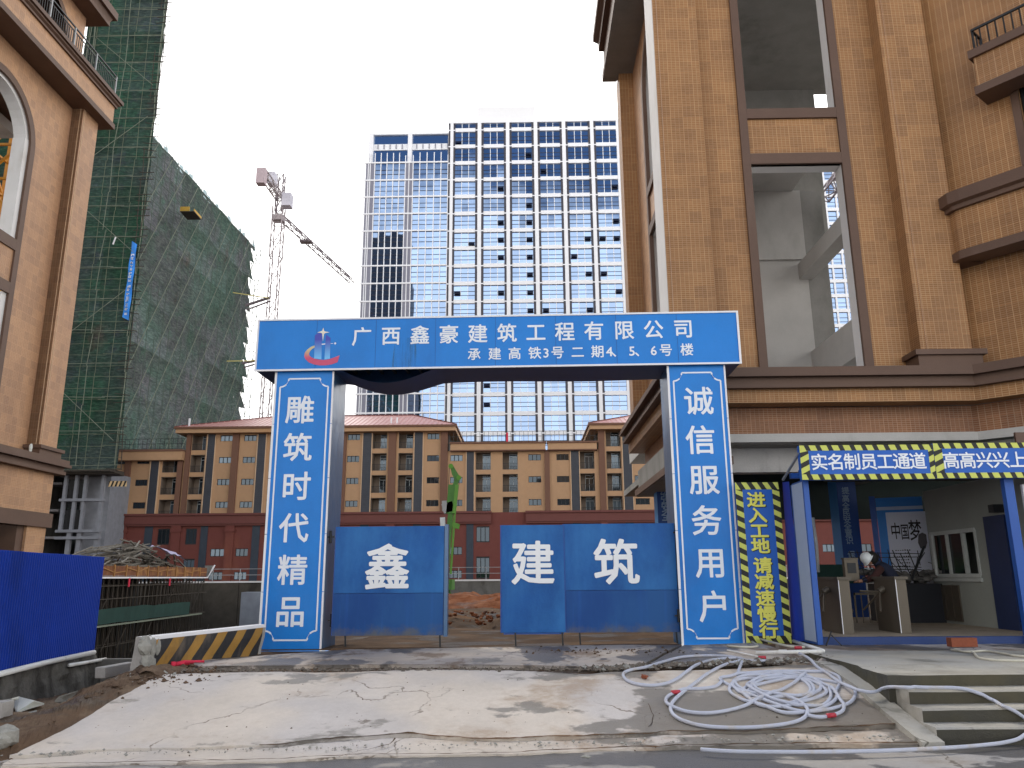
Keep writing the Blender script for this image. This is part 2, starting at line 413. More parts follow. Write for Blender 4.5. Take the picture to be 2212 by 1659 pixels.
def glassmat(name, tint, rough, base, lo, hi, wav=0.0, cur=1.5):
    """coated glass: mirrors the sky, a little uneven so each pane bends the picture"""
    m, t, b = newmat(name); k = NB(t)
    ob = k.n('ShaderNodeTexCoord').outputs['Object']
    oi = k.n('ShaderNodeObjectInfo').outputs['Random']
    k.set(b.inputs['Base Color'], k.mix(oi, tuple(x * .86 for x in tint), tuple(min(1, x * 1.12) for x in tint))); b.inputs['Metallic'].default_value = 1.0
    b.inputs['Roughness'].default_value = rough
    if wav: k.bump(b, k.noise(k.map(ob, (1, 1, 0.35)), 0.35, 3, 0.5), wav)
    d = k.n('ShaderNodeBsdfDiffuse'); k.set(d.inputs[0], k.mix(k.ramp(oi, .6, .95), base, tuple(x * cur + .0 for x in base)))
    mx = k.n('ShaderNodeMixShader'); fr = k.n('ShaderNodeLayerWeight'); fr.inputs[0].default_value = 0.25
    k.l(k.math('ADD', k.math('MULTIPLY', fr.outputs['Facing'], hi - lo), lo, clamp=True), mx.inputs[0])
    k.l(d.outputs[0], mx.inputs[1]); k.l(b.outputs[0], mx.inputs[2])
    o = [n for n in t.nodes if n.type == 'OUTPUT_MATERIAL'][0]
    k.l(mx.outputs[0], o.inputs[0])
glassmat('tower_glass', (0.27, 0.37, 0.55), 0.015, (0.004, 0.018, 0.08), 0.85, 0.95, 0.02)
glassmat('tower_glass_dark', (0.30, 0.42, 0.58), 0.02, (0.008, 0.014, 0.025), 0.45, 0.8, 0.01)
glassmat('window_glass', (0.65, 0.78, 0.90), 0.03, (0.012, 0.016, 0.02), 0.08, 0.34, 0.01, cur=9)

def netmat(name, greens, grid=True):
    """green scaffold netting: dusty, patched, see-through in places to the grey floors behind it"""
    m, t, b = newmat(name); k = NB(t)
    v, ob = wallvec(k)
    n1 = k.noise(k.map(ob, (1, 1, 1.0)), 0.11, 5, 0.6); n2 = k.noise(ob, 0.5, 6, 0.7); n3 = k.noise(ob, 2.2, 5, 0.75)
    c = k.mix(k.ramp(n1, 0.38, 0.62), greens[0], greens[1])
    c = k.mix(k.math('MULTIPLY', k.ramp(n2, 0.5, 0.72), 0.75), c, greens[2])
    c = k.mix(k.math('MULTIPLY', k.ramp(n3, 0.5, 0.75), 0.55), c, greens[3])
    n4 = k.noise(k.map(ob, (1, 1, 0.6)), 0.23, 7, 0.7)
    c = k.mix(k.math('MULTIPLY', k.ramp(n4, 0.57, 0.70), 0.6), c, (0.10, 0.075, 0.06))
    oi = k.n('ShaderNodeObjectInfo').outputs['Random']; v_ = k.math('ADD', k.math('MULTIPLY', oi, 0.55), 0.74)
    cv = k.n('ShaderNodeCombineXYZ'); k.l(v_, cv.inputs[0]); k.l(k.math('ADD', k.math('MULTIPLY', oi, 0.42), 0.80), cv.inputs[1]); k.l(v_, cv.inputs[2])
    c = k.mix(1.0, c, cv.outputs[0], 'MULTIPLY')
    n5 = k.noise(k.map(ob, (1, 1, 4)), 1.2, 4, 0.7)
    c = k.mix(k.ramp(n5, 0.35, 0.75), k.mix(1.0, c, (0.55, 0.58, 0.6), 'MULTIPLY'), k.mix(1.0, c, (1.45, 1.4, 1.35), 'MULTIPLY'))
    k.set(b.inputs['Base Color'], c); b.inputs['Roughness'].default_value = 0.85; spec(b, 0.2)
    k.bump(b, n3, 0.15, 0.8)
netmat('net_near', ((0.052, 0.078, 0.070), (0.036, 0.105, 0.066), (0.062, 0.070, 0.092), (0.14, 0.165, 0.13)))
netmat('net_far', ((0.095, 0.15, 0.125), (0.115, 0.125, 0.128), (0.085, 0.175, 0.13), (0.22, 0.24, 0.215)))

# ground: pale worn concrete with wet patches and mud
def groundmat(name, base, wet, mud, wetcut=(0.56, 0.60), mudcut=(0.5, 0.66), wx=None, brush=False, rough=0.85, ms=(0.8, 0.9, 1), ws=(0.7, 1.0, 1), sp=0.14):
    m, t, b = newmat(name); k = NB(t)
    ob = k.n('ShaderNodeTexCoord').outputs['Object']
    g1 = k.noise(ob, 0.9, 6, 0.6); g2 = k.noise(ob, 14, 5, 0.7); g3 = k.noise(ob, 90, 3, 0.7)
    f = k.math('ADD', k.math('MULTIPLY', g1, 0.5), k.math('ADD', k.math('MULTIPLY', g2, 0.25), k.math('MULTIPLY', g3, 0.25)))
    c = k.mix(k.ramp(f, 0.33, 0.67, False), tuple(x * 0.80 for x in base), tuple(x * 1.13 for x in base))
    tint = k.noise(ob, 0.55, 3, 0.5)
    c = k.mix(k.math('MULTIPLY', k.ramp(tint, 0.4, 0.62), 0.9), c, k.mix(1.0, c, (0.84, 0.88, 0.97), 'MULTIPLY'))
    # hairline cracks
    wv = k.n('ShaderNodeVectorMath', operation='ADD'); nzv = k.n('ShaderNodeTexNoise'); nzv.inputs['Scale'].default_value = 1.6; nzv.inputs['Detail'].default_value = 5; k.l(ob, nzv.inputs['Vector']); k.l(ob, wv.inputs[0]); k.l(nzv.outputs['Color'], wv.inputs[1])
    ve = k.n('ShaderNodeTexVoronoi'); ve.feature = 'DISTANCE_TO_EDGE'; ve.inputs['Scale'].default_value = 0.42; k.l(wv.outputs[0], ve.inputs['Vector'])
    c = k.mix(k.math('MULTIPLY', k.math('MULTIPLY', k.ramp(ve.outputs['Distance'], 0.009, 0.002), k.ramp(g1, .46, .6)), 0.75), c, tuple(x * .35 for x in mud))
    # pits and grit
    vo = k.n('ShaderNodeTexVoronoi'); vo.inputs['Scale'].default_value = 5.5; k.l(ob, vo.inputs['Vector'])
    sp_ = k.ramp(vo.outputs['Distance'], 0.075, 0.03)
    c = k.mix(k.math('MULTIPLY', sp_, k.ramp(g1, 0.45, 0.6)), c, mud)
    # mud film
    mm = k.noise(k.map(ob, ms), 0.8, 8, 0.68)
    if wx:
        so = k.n('ShaderNodeSeparateXYZ'); k.l(ob, so.inputs[0])
        side = k.ramp(k.math('ADD', so.outputs[0], k.math('MULTIPLY', k.math('SUBTRACT', g1, 0.5), 4.0)), wx[0], wx[1])
        mm = k.math('ADD', mm, k.math('MULTIPLY', side, wx[2])); wadd = k.math('MULTIPLY', side, wx[3])
    else: wadd = 0.0
    mf = k.ramp(mm, *mudcut)
    c = k.mix(k.math('MULTIPLY', mf, 0.72), c, mud)
    if wx:
        film = k.math('MULTIPLY', k.ramp(k.noise(k.map(ob, (1.2, 3.5, 1), (2, 9, 0)), 0.9, 8, 0.7), 0.56, 0.66), side)
        c = k.mix(k.math('MULTIPLY', film, 0.85), c, (0.66, 0.62, 0.54))
    blot = k.noise(k.map(ob, (1, 1, 1), (4, 4, 4)), 0.35, 6, 0.6)
    c = k.mix(k.math('MULTIPLY', k.ramp(blot, 0.46, 0.62), 0.35), c, k.mix(1.0, c, (0.80, 0.76, 0.72), 'MULTIPLY'))
    # wet, darker where water lies
    ww = k.math('ADD', k.noise(k.map(ob, ws, (7, 3, 0)), 0.75, 7, 0.6), wadd)
    wf = k.ramp(ww, *wetcut)
    c = k.mix(k.math('MULTIPLY', wf, 0.85), c, wet)
    k.set(b.inputs['Base Color'], c)
    k.set(b.inputs['Roughness'], k.math('SUBTRACT', rough, k.math('MULTIPLY', wf, 0.42)))
    k.set(b.inputs['Specular IOR Level'], k.math('ADD', sp, k.math('MULTIPLY', wf, sp * 1.2)))
    h = k.math('ADD', k.math('MULTIPLY', g2, 0.6), k.math('MULTIPLY', g3, 0.4))
    k.bump(b, h, 0.012, 0.8)
groundmat('ramp_concrete', (0.60, 0.54, 0.475), (0.15, 0.135, 0.115), (0.34, 0.25, 0.175), wetcut=(0.56, 0.60), mudcut=(0.55, 0.72), wx=(0.0, 1.3, 0.12, 0.075))
groundmat('apron_concrete', (0.52, 0.455, 0.39), (0.10, 0.09, 0.08), (0.16, 0.105, 0.068), wetcut=(0.50, 0.53), mudcut=(0.50, 0.60), ms=(1.1, .5, 1), ws=(1.0, .42, 1))
groundmat('gutter_concrete', (0.36, 0.335, 0.305), (0.075, 0.073, 0.075), (0.20, 0.16, 0.12), wetcut=(0.46, 0.50), mudcut=(0.5, 0.7), rough=0.7)
groundmat('step_concrete', (0.42, 0.395, 0.34), (0.17, 0.165, 0.14), (0.20, 0.185, 0.15), wetcut=(0.55, 0.65), mudcut=(0.5, 0.7))
groundmat('mud', (0.10, 0.066, 0.042), (0.04, 0.03, 0.022), (0.16, 0.088, 0.048), wetcut=(0.5, 0.62), mudcut=(0.45, 0.6), sp=.03)
groundmat('red_earth', (0.20, 0.070, 0.030), (0.09, 0.045, 0.03), (0.28, 0.13, 0.07), wetcut=(0.52, 0.66), mudcut=(0.48, 0.62), sp=.03)
groundmat('yard_earth', (0.10, 0.066, 0.044), (0.05, 0.038, 0.03), (0.17, 0.11, 0.07), wetcut=(0.5, 0.6), mudcut=(0.45, 0.65), sp=.03)
groundmat('pit_earth', (0.035, 0.03, 0.025), (0.02, 0.018, 0.015), (0.06, 0.045, 0.035), sp=.03)
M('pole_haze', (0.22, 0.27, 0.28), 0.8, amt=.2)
M('sheet_pale', (0.45, 0.58, 0.60), 0.7, amt=.2)
M('platform_yellow', (0.55, 0.34, 0.06), 0.6)
M('stay_yellow', (0.45, 0.40, 0.14), 0.7)
M('crane_weight', (0.50, 0.40, 0.42), 0.8, amt=.12)
M('green_light', (0.10, 0.28, 0.03), 0.5, amt=.15)
M('net_pole', (0.085, 0.115, 0.09), 0.8, amt=.3)
M('dark_facade', (0.012, 0.016, 0.022), 0.5)
M('hazard_stripe', (0.60, 0.42, 0.22), 0.6)
M('banner_cloth', (0.03, 0.26, 0.80), 0.5, amt=.08)
M('louvre_blue', (0.032, 0.045, 0.065), 0.6, amt=.2)
M('concrete_pale', (0.25, 0.26, 0.29), .9, amt=.2)
tilemat('brown_tile_shaded', (0.24, 0.105, 0.05), (0.29, 0.13, 0.065), (0.36, 0.24, 0.16))  # brown tile darkened, shade of the recess below the cornice put into it
M('booth_floor', (0.36, 0.29, 0.21), .8, amt=.25, dirt=(0.22, 0.17, 0.12), dscale=1.5)
M('turnstile_top', (0.10, 0.085, 0.065), .5, .2)
M('banner_side', (0.02, 0.20, 0.60), .5, amt=.06)
M('door_navy_dark', (0.010, 0.012, 0.018), .6)
M('steel_dark', (0.06, 0.055, 0.06), .5, .4)
groundmat('riser_dark', (0.085, 0.078, 0.055), (0.04, 0.038, 0.03), (0.10, 0.09, 0.06), wetcut=(0.45, 0.6), mudcut=(0.45, 0.65))  # darker olive tone for the step risers and landing edges
M('balcony_inner', (0.20, 0.155, 0.12), .85, amt=.15)
M('soffit_dark', (0.035, 0.05, 0.045), .8, amt=.2)
M('grimy_concrete', (0.10, 0.095, 0.085), .9, amt=.35, dirt=(0.035, 0.032, 0.028), dscale=2.2, dlo=.42, dhi=.62, bump=.02, fine=12)
groundmat('bank_soil', (0.145, 0.095, 0.062), (0.055, 0.04, 0.028), (0.22, 0.165, 0.115), wetcut=(0.5, 0.62), mudcut=(0.48, 0.62), sp=.03)
M('seam_blue', (0.004, 0.09, 0.33), .5)
m, t, b = newmat('rain_stain'); k = NB(t); ob = k.n('ShaderNodeTexCoord').outputs['Object']
f = k.ramp(k.noise(k.map(ob, (9, 1, .5)), 1.0, 6, .7), .45, .8); tr = k.n('ShaderNodeBsdfTransparent'); mx = k.n('ShaderNodeMixShader'); k.set(b.inputs['Base Color'], (.05, .16, .20))
k.l(k.math('MULTIPLY', f, .8), mx.inputs[0]); k.l(tr.outputs[0], mx.inputs[1]); k.l(b.outputs[0], mx.inputs[2]); k.l(mx.outputs[0], [n for n in t.nodes if n.type == 'OUTPUT_MATERIAL'][0].inputs[0])
M('wet_gravel', (0.13, 0.11, 0.09), .9, amt=.4, scale=5)
M('pit_panel', (0.075, 0.065, 0.052), .9, amt=.35, dirt=(0.03, 0.027, 0.022), dscale=.5)

# ------------------------------------------------------------------ the lie of the land
def hash2(i, j, s=0):
    n = (i * 374761393 + j * 668265263 + s * 982451653) & 0xffffffff
    n = ((n ^ (n >> 13)) * 1274126177) & 0xffffffff
    return ((n ^ (n >> 16)) & 0xffff) / 65535.0
def vn(x, y, s=0):
    i, j = math.floor(x), math.floor(y); u, v = x - i, y - j
    u, v = u * u * (3 - 2 * u), v * v * (3 - 2 * v)
    return (hash2(i, j, s) * (1 - u) + hash2(i + 1, j, s) * u) * (1 - v) + (hash2(i, j + 1, s) * (1 - u) + hash2(i + 1, j + 1, s) * u) * v
def fbm(x, y, o=4, s=0):
    return sum(vn(x * 2 ** k, y * 2 ** k, s + k) / 2 ** k for k in range(o)) / sum(1 / 2 ** k for k in range(o)) - 0.5
STREET = -0.5
def sstep(a, b, x):
    t = max(0, min(1, (x - a) / (b - a))); return t * t * (3 - 2 * t)
XS = 4.5           # where the steps begin
RISERS = [(9.2, -0.35), (9.5, -0.2), (9.8, -0.05), (10.12, 0.1)]
def h(x, y):
    """walked-on surface"""
    if x > XS and y > 9.2:
        z = STREET
        for ry, rz in RISERS:
            if y >= ry: z = rz
        return z
    t = max(0, min(1, (y - 9.0) / 2.5))
    z = STREET + (0.0 - STREET) * (t * 0.75 + 0.25 * t * t * (3 - 2 * t))
    if x < -5.0: z += (-.46 - .04 * min(1, (y - 9) / 4) - z) * sstep(-5.2, -6.2, x) * (1 if y > 9 else 0) if z > -.46 else 0
    if y > 11.5: z += 0.012 * max(0, min(5, x)) * min(1, (y - 11.5) / 2)
    return z
def gp(px, py, dz=0.0):
    """where a sight line meets the ground"""
    d = ray(px, py); t = 4.0
    while t < 80:
        p = EYE + d * t
        if p.z <= h(p.x, p.y) + dz:
            lo, hi = t - 0.05, t
            for _ in range(18):
                mid = (lo + hi) / 2; q = EYE + d * mid
                if q.z <= h(q.x, q.y) + dz: hi = mid
                else: lo = mid
            q = EYE + d * hi; return Vector((q.x, q.y, h(q.x, q.y) + dz))
        t += 0.05
    return EYE + d * t

def sheet(name, x0, x1, y0, y1, z, mat, nx=1, ny=1, fn=None, kind='structure', skirt=0.0, mats=None):
    mb = MB(); vs = []; idx = lambda i, j: j * (nx + 1) + i
    for j in range(ny + 1):
        for i in range(nx + 1):
            x = x0 + (x1 - x0) * i / nx; y = y0 + (y1 - y0) * j / ny
            vs.append((x, y, (fn(x, y) if fn else z)))
    mb.add(vs, [(idx(i, j), idx(i + 1, j), idx(i + 1, j + 1), idx(i, j + 1)) for j in range(ny) for i in range(nx)])
    return mb.build(name, mat, None, kind, smooth=bool(fn))
# soil under everything near the gate
PIT = -5.0
sheet('ground', -60, 60, 11.45, 15.5, 0, 'yard_earth', 150, 12, lambda x, y: (h(x, y) if x < XS else 0.02) - 0.05 + (0.03 * fbm(x * 1.5, y * 1.5) if x > -5 else -0.1 + 0.12 * fbm(x * 1.3, y * 1.3)))
sheet('ramp_bed', -60, XS, 8.7, 11.45, 0, 'mud', 120, 16, lambda x, y: h(x, y) - 0.06 + 0.03 * fbm(x * 2, y * 2))
sheet('street', -80, 80, -60, 9.3, 0, 'gutter_concrete', 160, 60, lambda x, y: STREET - 0.035 + 0.03 * fbm(x * 0.9, y * 1.7, 3, 5))
sheet('yard', -6.5, 70, 15.5, 60, 0, 'yard_earth', 120, 70, lambda x, y: -0.04 + 0.16 * fbm(x * .5, y * .5) * min(1, (y - 15.5) / 3) - 0.012 * min(30, y - 15.5))
sheet('far_ground', -700, 900, 60.2, 900, 0.95, 'yard_earth')
sheet('side_ground', -700, -60, -60, 60.2, -0.2, 'yard_earth')
sheet('side_ground', 70, 900, -60, 60.2, -0.2, 'yard_earth')
sheet('pit_floor', -60, -6.5, 15.5, 60.2, PIT, 'pit_earth', 60, 60, lambda x, y: PIT + 0.5 * fbm(x * .4, y * .4))
mb = MB()
mb.box(-60, -4.6, 15.42, 15.6, PIT - .3, -0.16)
mb.box(-6.6, -6.4, 15.6, 60.2, PIT - .3, -0.02)
tag(mb.build('pit_wall', 'dark_concrete'), 'dark concrete wall down the near side of the excavated pit', 'retaining wall')
# retaining wall below the dormitory, cast in bays with a coping
root = thing('retaining_wall', 'long grey brown retaining wall with pale coping and rail below the dormitory', 'retaining wall', (0, 60, 0))
for i, x in enumerate(range(-60, 60, 5)):
    zb = -5.2 if x < -6.5 else -1.0
    ztop = 1.0
    mb = MB(); a = 0.02 * (i % 2)
    mb.box(x + .03, x + 4.97, -a, 0.35, zb, ztop - .002)
    mb.build('panel', 'pit_panel' if x < -6.5 else 'dark_concrete', root)
MB().box(-60, 60, -0.1, 0.45, 1.0, 1.12).build('coping', 'white_plaster', root)
mb = MB()
for x in range(-30, 40, 2): mb.bar((x, 0.1, 1.1), (x, 0.1, 2.0), 0.05)
for z in (1.55, 1.98): mb.bar((-30, .1, z), (38, .1, z), 0.04)
mb.build('handrail', 'steel_grey', root)

# ------------------------------------------------------------------ concrete slabs
def slab(name, lo, up, mat, thick=0.07, n=60, m=14, rough=0.02, zoff=0.0, jit=0.03, seed=0, kind='structure', hf=h, crown=0.0, edge=None):
    """a poured slab between two edge lines given in metres (near edge, far edge), ragged at its borders"""
    def along(L_, t):
        ds = [0]
        for a, b in zip(L_, L_[1:]): ds.append(ds[-1] + math.dist(a, b))
        s_ = t * ds[-1]
        for i in range(len(ds) - 1):
            if s_ <= ds[i + 1] + 1e-9:
                k = (s_ - ds[i]) / max(1e-9, ds[i + 1] - ds[i]); a, b = L_[i], L_[i + 1]
                return a[0] + (b[0] - a[0]) * k, a[1] + (b[1] - a[1]) * k
        return L_[-1]
    vs = []; fs = []
    for j in range(m + 1):
        for i in range(n + 1):
            a = along(lo, i / n); b = along(up, i / n); t = j / m
            x = a[0] + (b[0] - a[0]) * t; y = a[1] + (b[1] - a[1]) * t
            e = jit * (2 if j in (0, m) or i in (0, n) else 0.0)
            x += e * fbm(x * 5 + 3, y * 5, 3, seed + 11) * (1 if i in (0, n) else .2); y += e * fbm(x * 5, y * 5 + 9, 3, seed + 23)
            vs.append((x, y, hf(x, y) + zoff + rough * fbm(x * 1.2, y * 1.2, 4, seed)))
    I = lambda i, j: j * (n + 1) + i
    for j in range(m):
        for i in range(n): fs.append((I(i, j), I(i + 1, j), I(i + 1, j + 1), I(i, j + 1)))
    border = [I(i, 0) for i in range(n + 1)] + [I(n, j) for j in range(1, m + 1)] + [I(i, m) for i in range(n - 1, -1, -1)] + [I(0, j) for j in range(m - 1, 0, -1)]
    k = len(vs)
    for b in border: x, y, z = vs[b]; vs.append((x, y, z - thick))
    q = len(border)
    for i in range(q): fs.append((border[i], k + i, k + (i + 1) % q, border[(i + 1) % q]))
    mb = MB().add(vs, fs)
    if edge:
        for i in range(q): mb.m[n * m + i] = 1
        return mb.build(name, [mat, edge], None, kind)
    return mb.build(name, mat, None, kind)
def gl(pts, dz=0.0): return [tuple(gp(a, b, dz)[:2]) for a, b in pts]
# main ramp slab: bounded by a crack below, a dirt joint above, the steps at right, soil at left
slab('ramp_slab', gl([(20, 1632), (200, 1618), (540, 1609), (700, 1596), (880, 1583), (1060, 1596), (1250, 1590), (1450, 1578), (1650, 1576), (1960, 1562)]),
     gl([(352, 1457), (500, 1452), (700, 1451), (900, 1447), (1100, 1447), (1250, 1456), (1400, 1450), (1560, 1446), (1690, 1438), (1788, 1436)]), 'ramp_concrete', n=110, m=30, seed=1, jit=0.05)
slab('ramp_edge_slab', gl([(0, 1652), (250, 1646), (560, 1641), (800, 1628), (1100, 1625), (1300, 1614), (1560, 1606), (1850, 1604), (1995, 1603)]),
     gl([(14, 1637), (200, 1622), (540, 1612), (700, 1600), (880, 1588), (1060, 1600), (1250, 1594), (1450, 1582), (1650, 1580), (1975, 1567)]), 'ramp_concrete', n=110, m=5, seed=4, zoff=-0.02, jit=0.06)
# slabs between the joint and the gate
slab('apron_slab', gl([(430, 1440), (700, 1436), (940, 1435), (1180, 1438), (1330, 1443), (1395, 1432)]),
     [(-5.2, 13.3), (-3.0, 15.2), (0, 15.55), (2.0, 15.5), (3.0, 15.2)], 'apron_concrete', n=70, m=16, seed=7, zoff=0.0)
slab('apron_slab', gl([(1405, 1432), (1460, 1438), (1560, 1434), (1690, 1428), (1790, 1424)]),
     [(3.1, 15.2), (4.0, 15.3), (4.45, 15.2)], 'apron_concrete', n=30, m=14, seed=8, zoff=0.0)
# the passage under the gate
slab('gate_passage', [(-3.4, 15.55), (0, 15.62), (3.1, 15.5)], [(-3.2, 19.5), (0, 19.8), (3.0, 19.5)], 'yard_earth', n=40, m=20, seed=9, zoff=-0.01, rough=0.06)
# steps: four cast steps and the landing, with a sloping cheek at their left
st = thing('concrete_steps', 'worn grey concrete steps with dark risers, climbing to the staff entrance landing', 'steps')
for i, (ry, rz) in enumerate(RISERS[:3]):
    ny = RISERS[i + 1][0]
    mb = MB(); n = 40; x0, x1 = XS + 0.02 + 0.015 * i, 12.5
    top = []; 
    for j in range(n + 1):
        x = x0 + (x1 - x0) * j / n
        top.append((x, ry + 0.03 * fbm(x * 3, i * 7.0, 3, 3), rz + 0.012 * fbm(x * 2, i * 5.0, 3, 9)))
    vs = []
    for (x, y, z) in top: vs += [(x, y + .008, STREET - .1), (x, y, z - .02), (x, y + .015, z), (x, ny + .08, z + .004)]
    for j in range(n):
        a, b = j * 4, j * 4 + 4
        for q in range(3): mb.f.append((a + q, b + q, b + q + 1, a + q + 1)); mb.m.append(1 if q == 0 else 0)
    mb.v += vs
    mb.face([vs[0], vs[1], vs[2], vs[3], (x0, ny + .08, STREET - .1)])
    mb.build('step', ['step_concrete', 'riser_dark'], st)
slab('landing', [(XS - .02, 10.12), (7, 10.14), (12.5, 10.1)], [(XS - .02, 13.1), (8, 13.0), (12.5, 12.9)], 'step_concrete', thick=0.62, n=60, m=20, seed=12, jit=0.03, rough=0.015, hf=lambda x, y: 0.1 - .02 * (y < 11), kind='structure', edge='riser_dark')
slab('landing', [(XS - .02, 13.2), (8, 13.12), (12.5, 13.02)], [(XS + .02, 14.5), (8, 14.5), (12.5, 14.5)], 'apron_concrete', thick=0.3, n=60, m=12, seed=13, jit=0.04, rough=0.02, hf=lambda x, y: 0.09, kind='structure')
mb = MB()
prof = [(9.05, STREET - .05), (9.05, STREET + .04), (9.9, STREET + .22), (10.6, STREET + .40), (11.5, STREET + .54), (12.0, 0.06), (12.0, -0.4)]
mb.prism(prof, lambda a, b, k: (XS - 0.22 + 0.24 * k + (0.02 * fbm(a * 4, k * 5.0)), a, b + 0.015 * fbm(a * 5, 3.0 + k)))
mb.build('cheek', 'step_concrete', st)

# cracks: thin dark soil-filled splits standing a few millimetres over the slab
def crack(pts, w=0.02, dz=0.006, seed=0, name='crack', mat='mud'):
    P = [gp(a, b) for a, b in pts]; fine = []
    for a, b in zip(P, P[1:]):
        k = max(2, int((b - a).length / 0.06))
        fine += [a.lerp(b, i / k) for i in range(k)]
    fine.append(P[-1]); vs = []; fs = []
    for i, p in enumerate(fine):
        d = (fine[min(i + 1, len(fine) - 1)] - fine[max(0, i - 1)]); d.z = 0; d.normalize(); a = Vector((-d.y, d.x, 0))
        p = p + a * 0.10 * fbm(p.x * 4, p.y * 4, 4, seed)
        ww = w * (0.35 + 1.5 * abs(fbm(p.x * 7, p.y * 3, 3, seed + 5)) * 2)
        for s_ in (-1, 1):
            q = p + a * ww * s_ / 2; vs.append((q.x, q.y, h(q.x, q.y) + dz + 0.02 * fbm(q.x * 1.2, q.y * 1.2, 4, 1)))
    for i in range(len(fine) - 1): fs.append((2 * i, 2 * i + 1, 2 * i + 3, 2 * i + 2))
    return MB().add(vs, fs).build(name, mat, None, 'structure')
crack([(735, 1638), (780, 1622), (838, 1608), (850, 1595)], 0.014, seed=2)
crack([(1400, 1520), (1412, 1545), (1398, 1570)], 0.012, seed=6)
crack([(600, 1415), (900, 1413), (1080, 1410), (1300, 1408), (1420, 1400)], 0.014, 0.012, seed=8)

crack([(560, 1611), (700, 1598), (880, 1585), (970, 1592), (1060, 1598), (1250, 1592), (1450, 1580), (1650, 1578), (1950, 1565)], 0.035, 0.010, seed=12)
crack([(0, 1653), (250, 1647), (560, 1642), (800, 1629), (1100, 1626), (1300, 1615), (1560, 1607), (1850, 1605), (1990, 1603)], 0.035, 0.004, seed=14)
crack([(340, 1457), (500, 1453), (700, 1452), (900, 1448), (1100, 1448), (1250, 1457)], 0.03, 0.004, seed=15)
crack([(430, 1440), (700, 1437), (940, 1436), (1180, 1439), (1330, 1443)], 0.05, 0.008, seed=16)
# loose stones and crumbs in the joint and along the edges
def grit(name, spots, mat, smin=0.012, smax=0.05, seed=1, kind='stuff'):
    rnd = random.Random(seed); mb = MB()
    base = [(1, 0, 0), (-1, 0, 0), (0, 1, 0), (0, -1, 0), (0, 0, 1), (0, 0, -1)]
    F = [(0, 2, 4), (2, 1, 4), (1, 3, 4), (3, 0, 4), (2, 0, 5), (1, 2, 5), (3, 1, 5), (0, 3, 5)]
    for (p, n, sx, sy) in spots:
        for _ in range(n):
            x = p[0] + rnd.gauss(0, sx); y = p[1] + rnd.gauss(0, sy); s_ = smin * (smax / smin) ** (rnd.random() ** 2.2)
            z = h(x, y) + s_ * 0.25 - .005
            a = rnd.random() * 6.28; ca, sa = math.cos(a), math.sin(a)
            k = [s_ * rnd.uniform(.6, 1.2) for _ in range(3)]
            mb.add([(x + (u * k[0] * ca - v * k[1] * sa), y + (u * k[0] * sa + v * k[1] * ca), z + w * k[2] * .7) for u, v, w in base], F)
    return mb.build(name, mat, None, kind)
sp = []
for i in range(60):
    p = gp(330 + i * 17.5, 1449 - i * 0.06); sp.append(((p.x, p.y), 16, 0.10, 0.09))
grit('joint_gravel', sp, 'wet_gravel', 0.012, 0.05, 2)
sp = []
for i in range(26):
    p = gp(1290 + i * 18, 1444 - i * 0.7); sp.append(((p.x, p.y), 22, 0.10, 0.12))
grit('rubble', sp, 'wet_gravel', 0.02, 0.075, 3)
grit('rubble', sp[::3], 'stone_grey', 0.02, 0.07, 13)
sp = [((gp(a, b).x, gp(a, b).y), 3, 0.5, 0.35) for a in range(250, 1950, 70) for b in (1480, 1530, 1580)]
grit('crumbs', sp, 'mud', 0.005, 0.016, 4)
sp = [((gp(a, 1608 + (1100 - a) * .02).x, gp(a, 1608 + (1100 - a) * .02).y), 7, 0.2, 0.05) for a in range(60, 2000, 35)]
grit('crumbs', sp, 'stone_grey', 0.006, 0.03, 5)
sp = [((gp(a, 1405).x, gp(a, 1405).y - .1), 8, 0.2, 0.3) for a in range(1150, 1480, 20)]
grit('crumbs', sp, 'mud', 0.01, 0.04, 6)

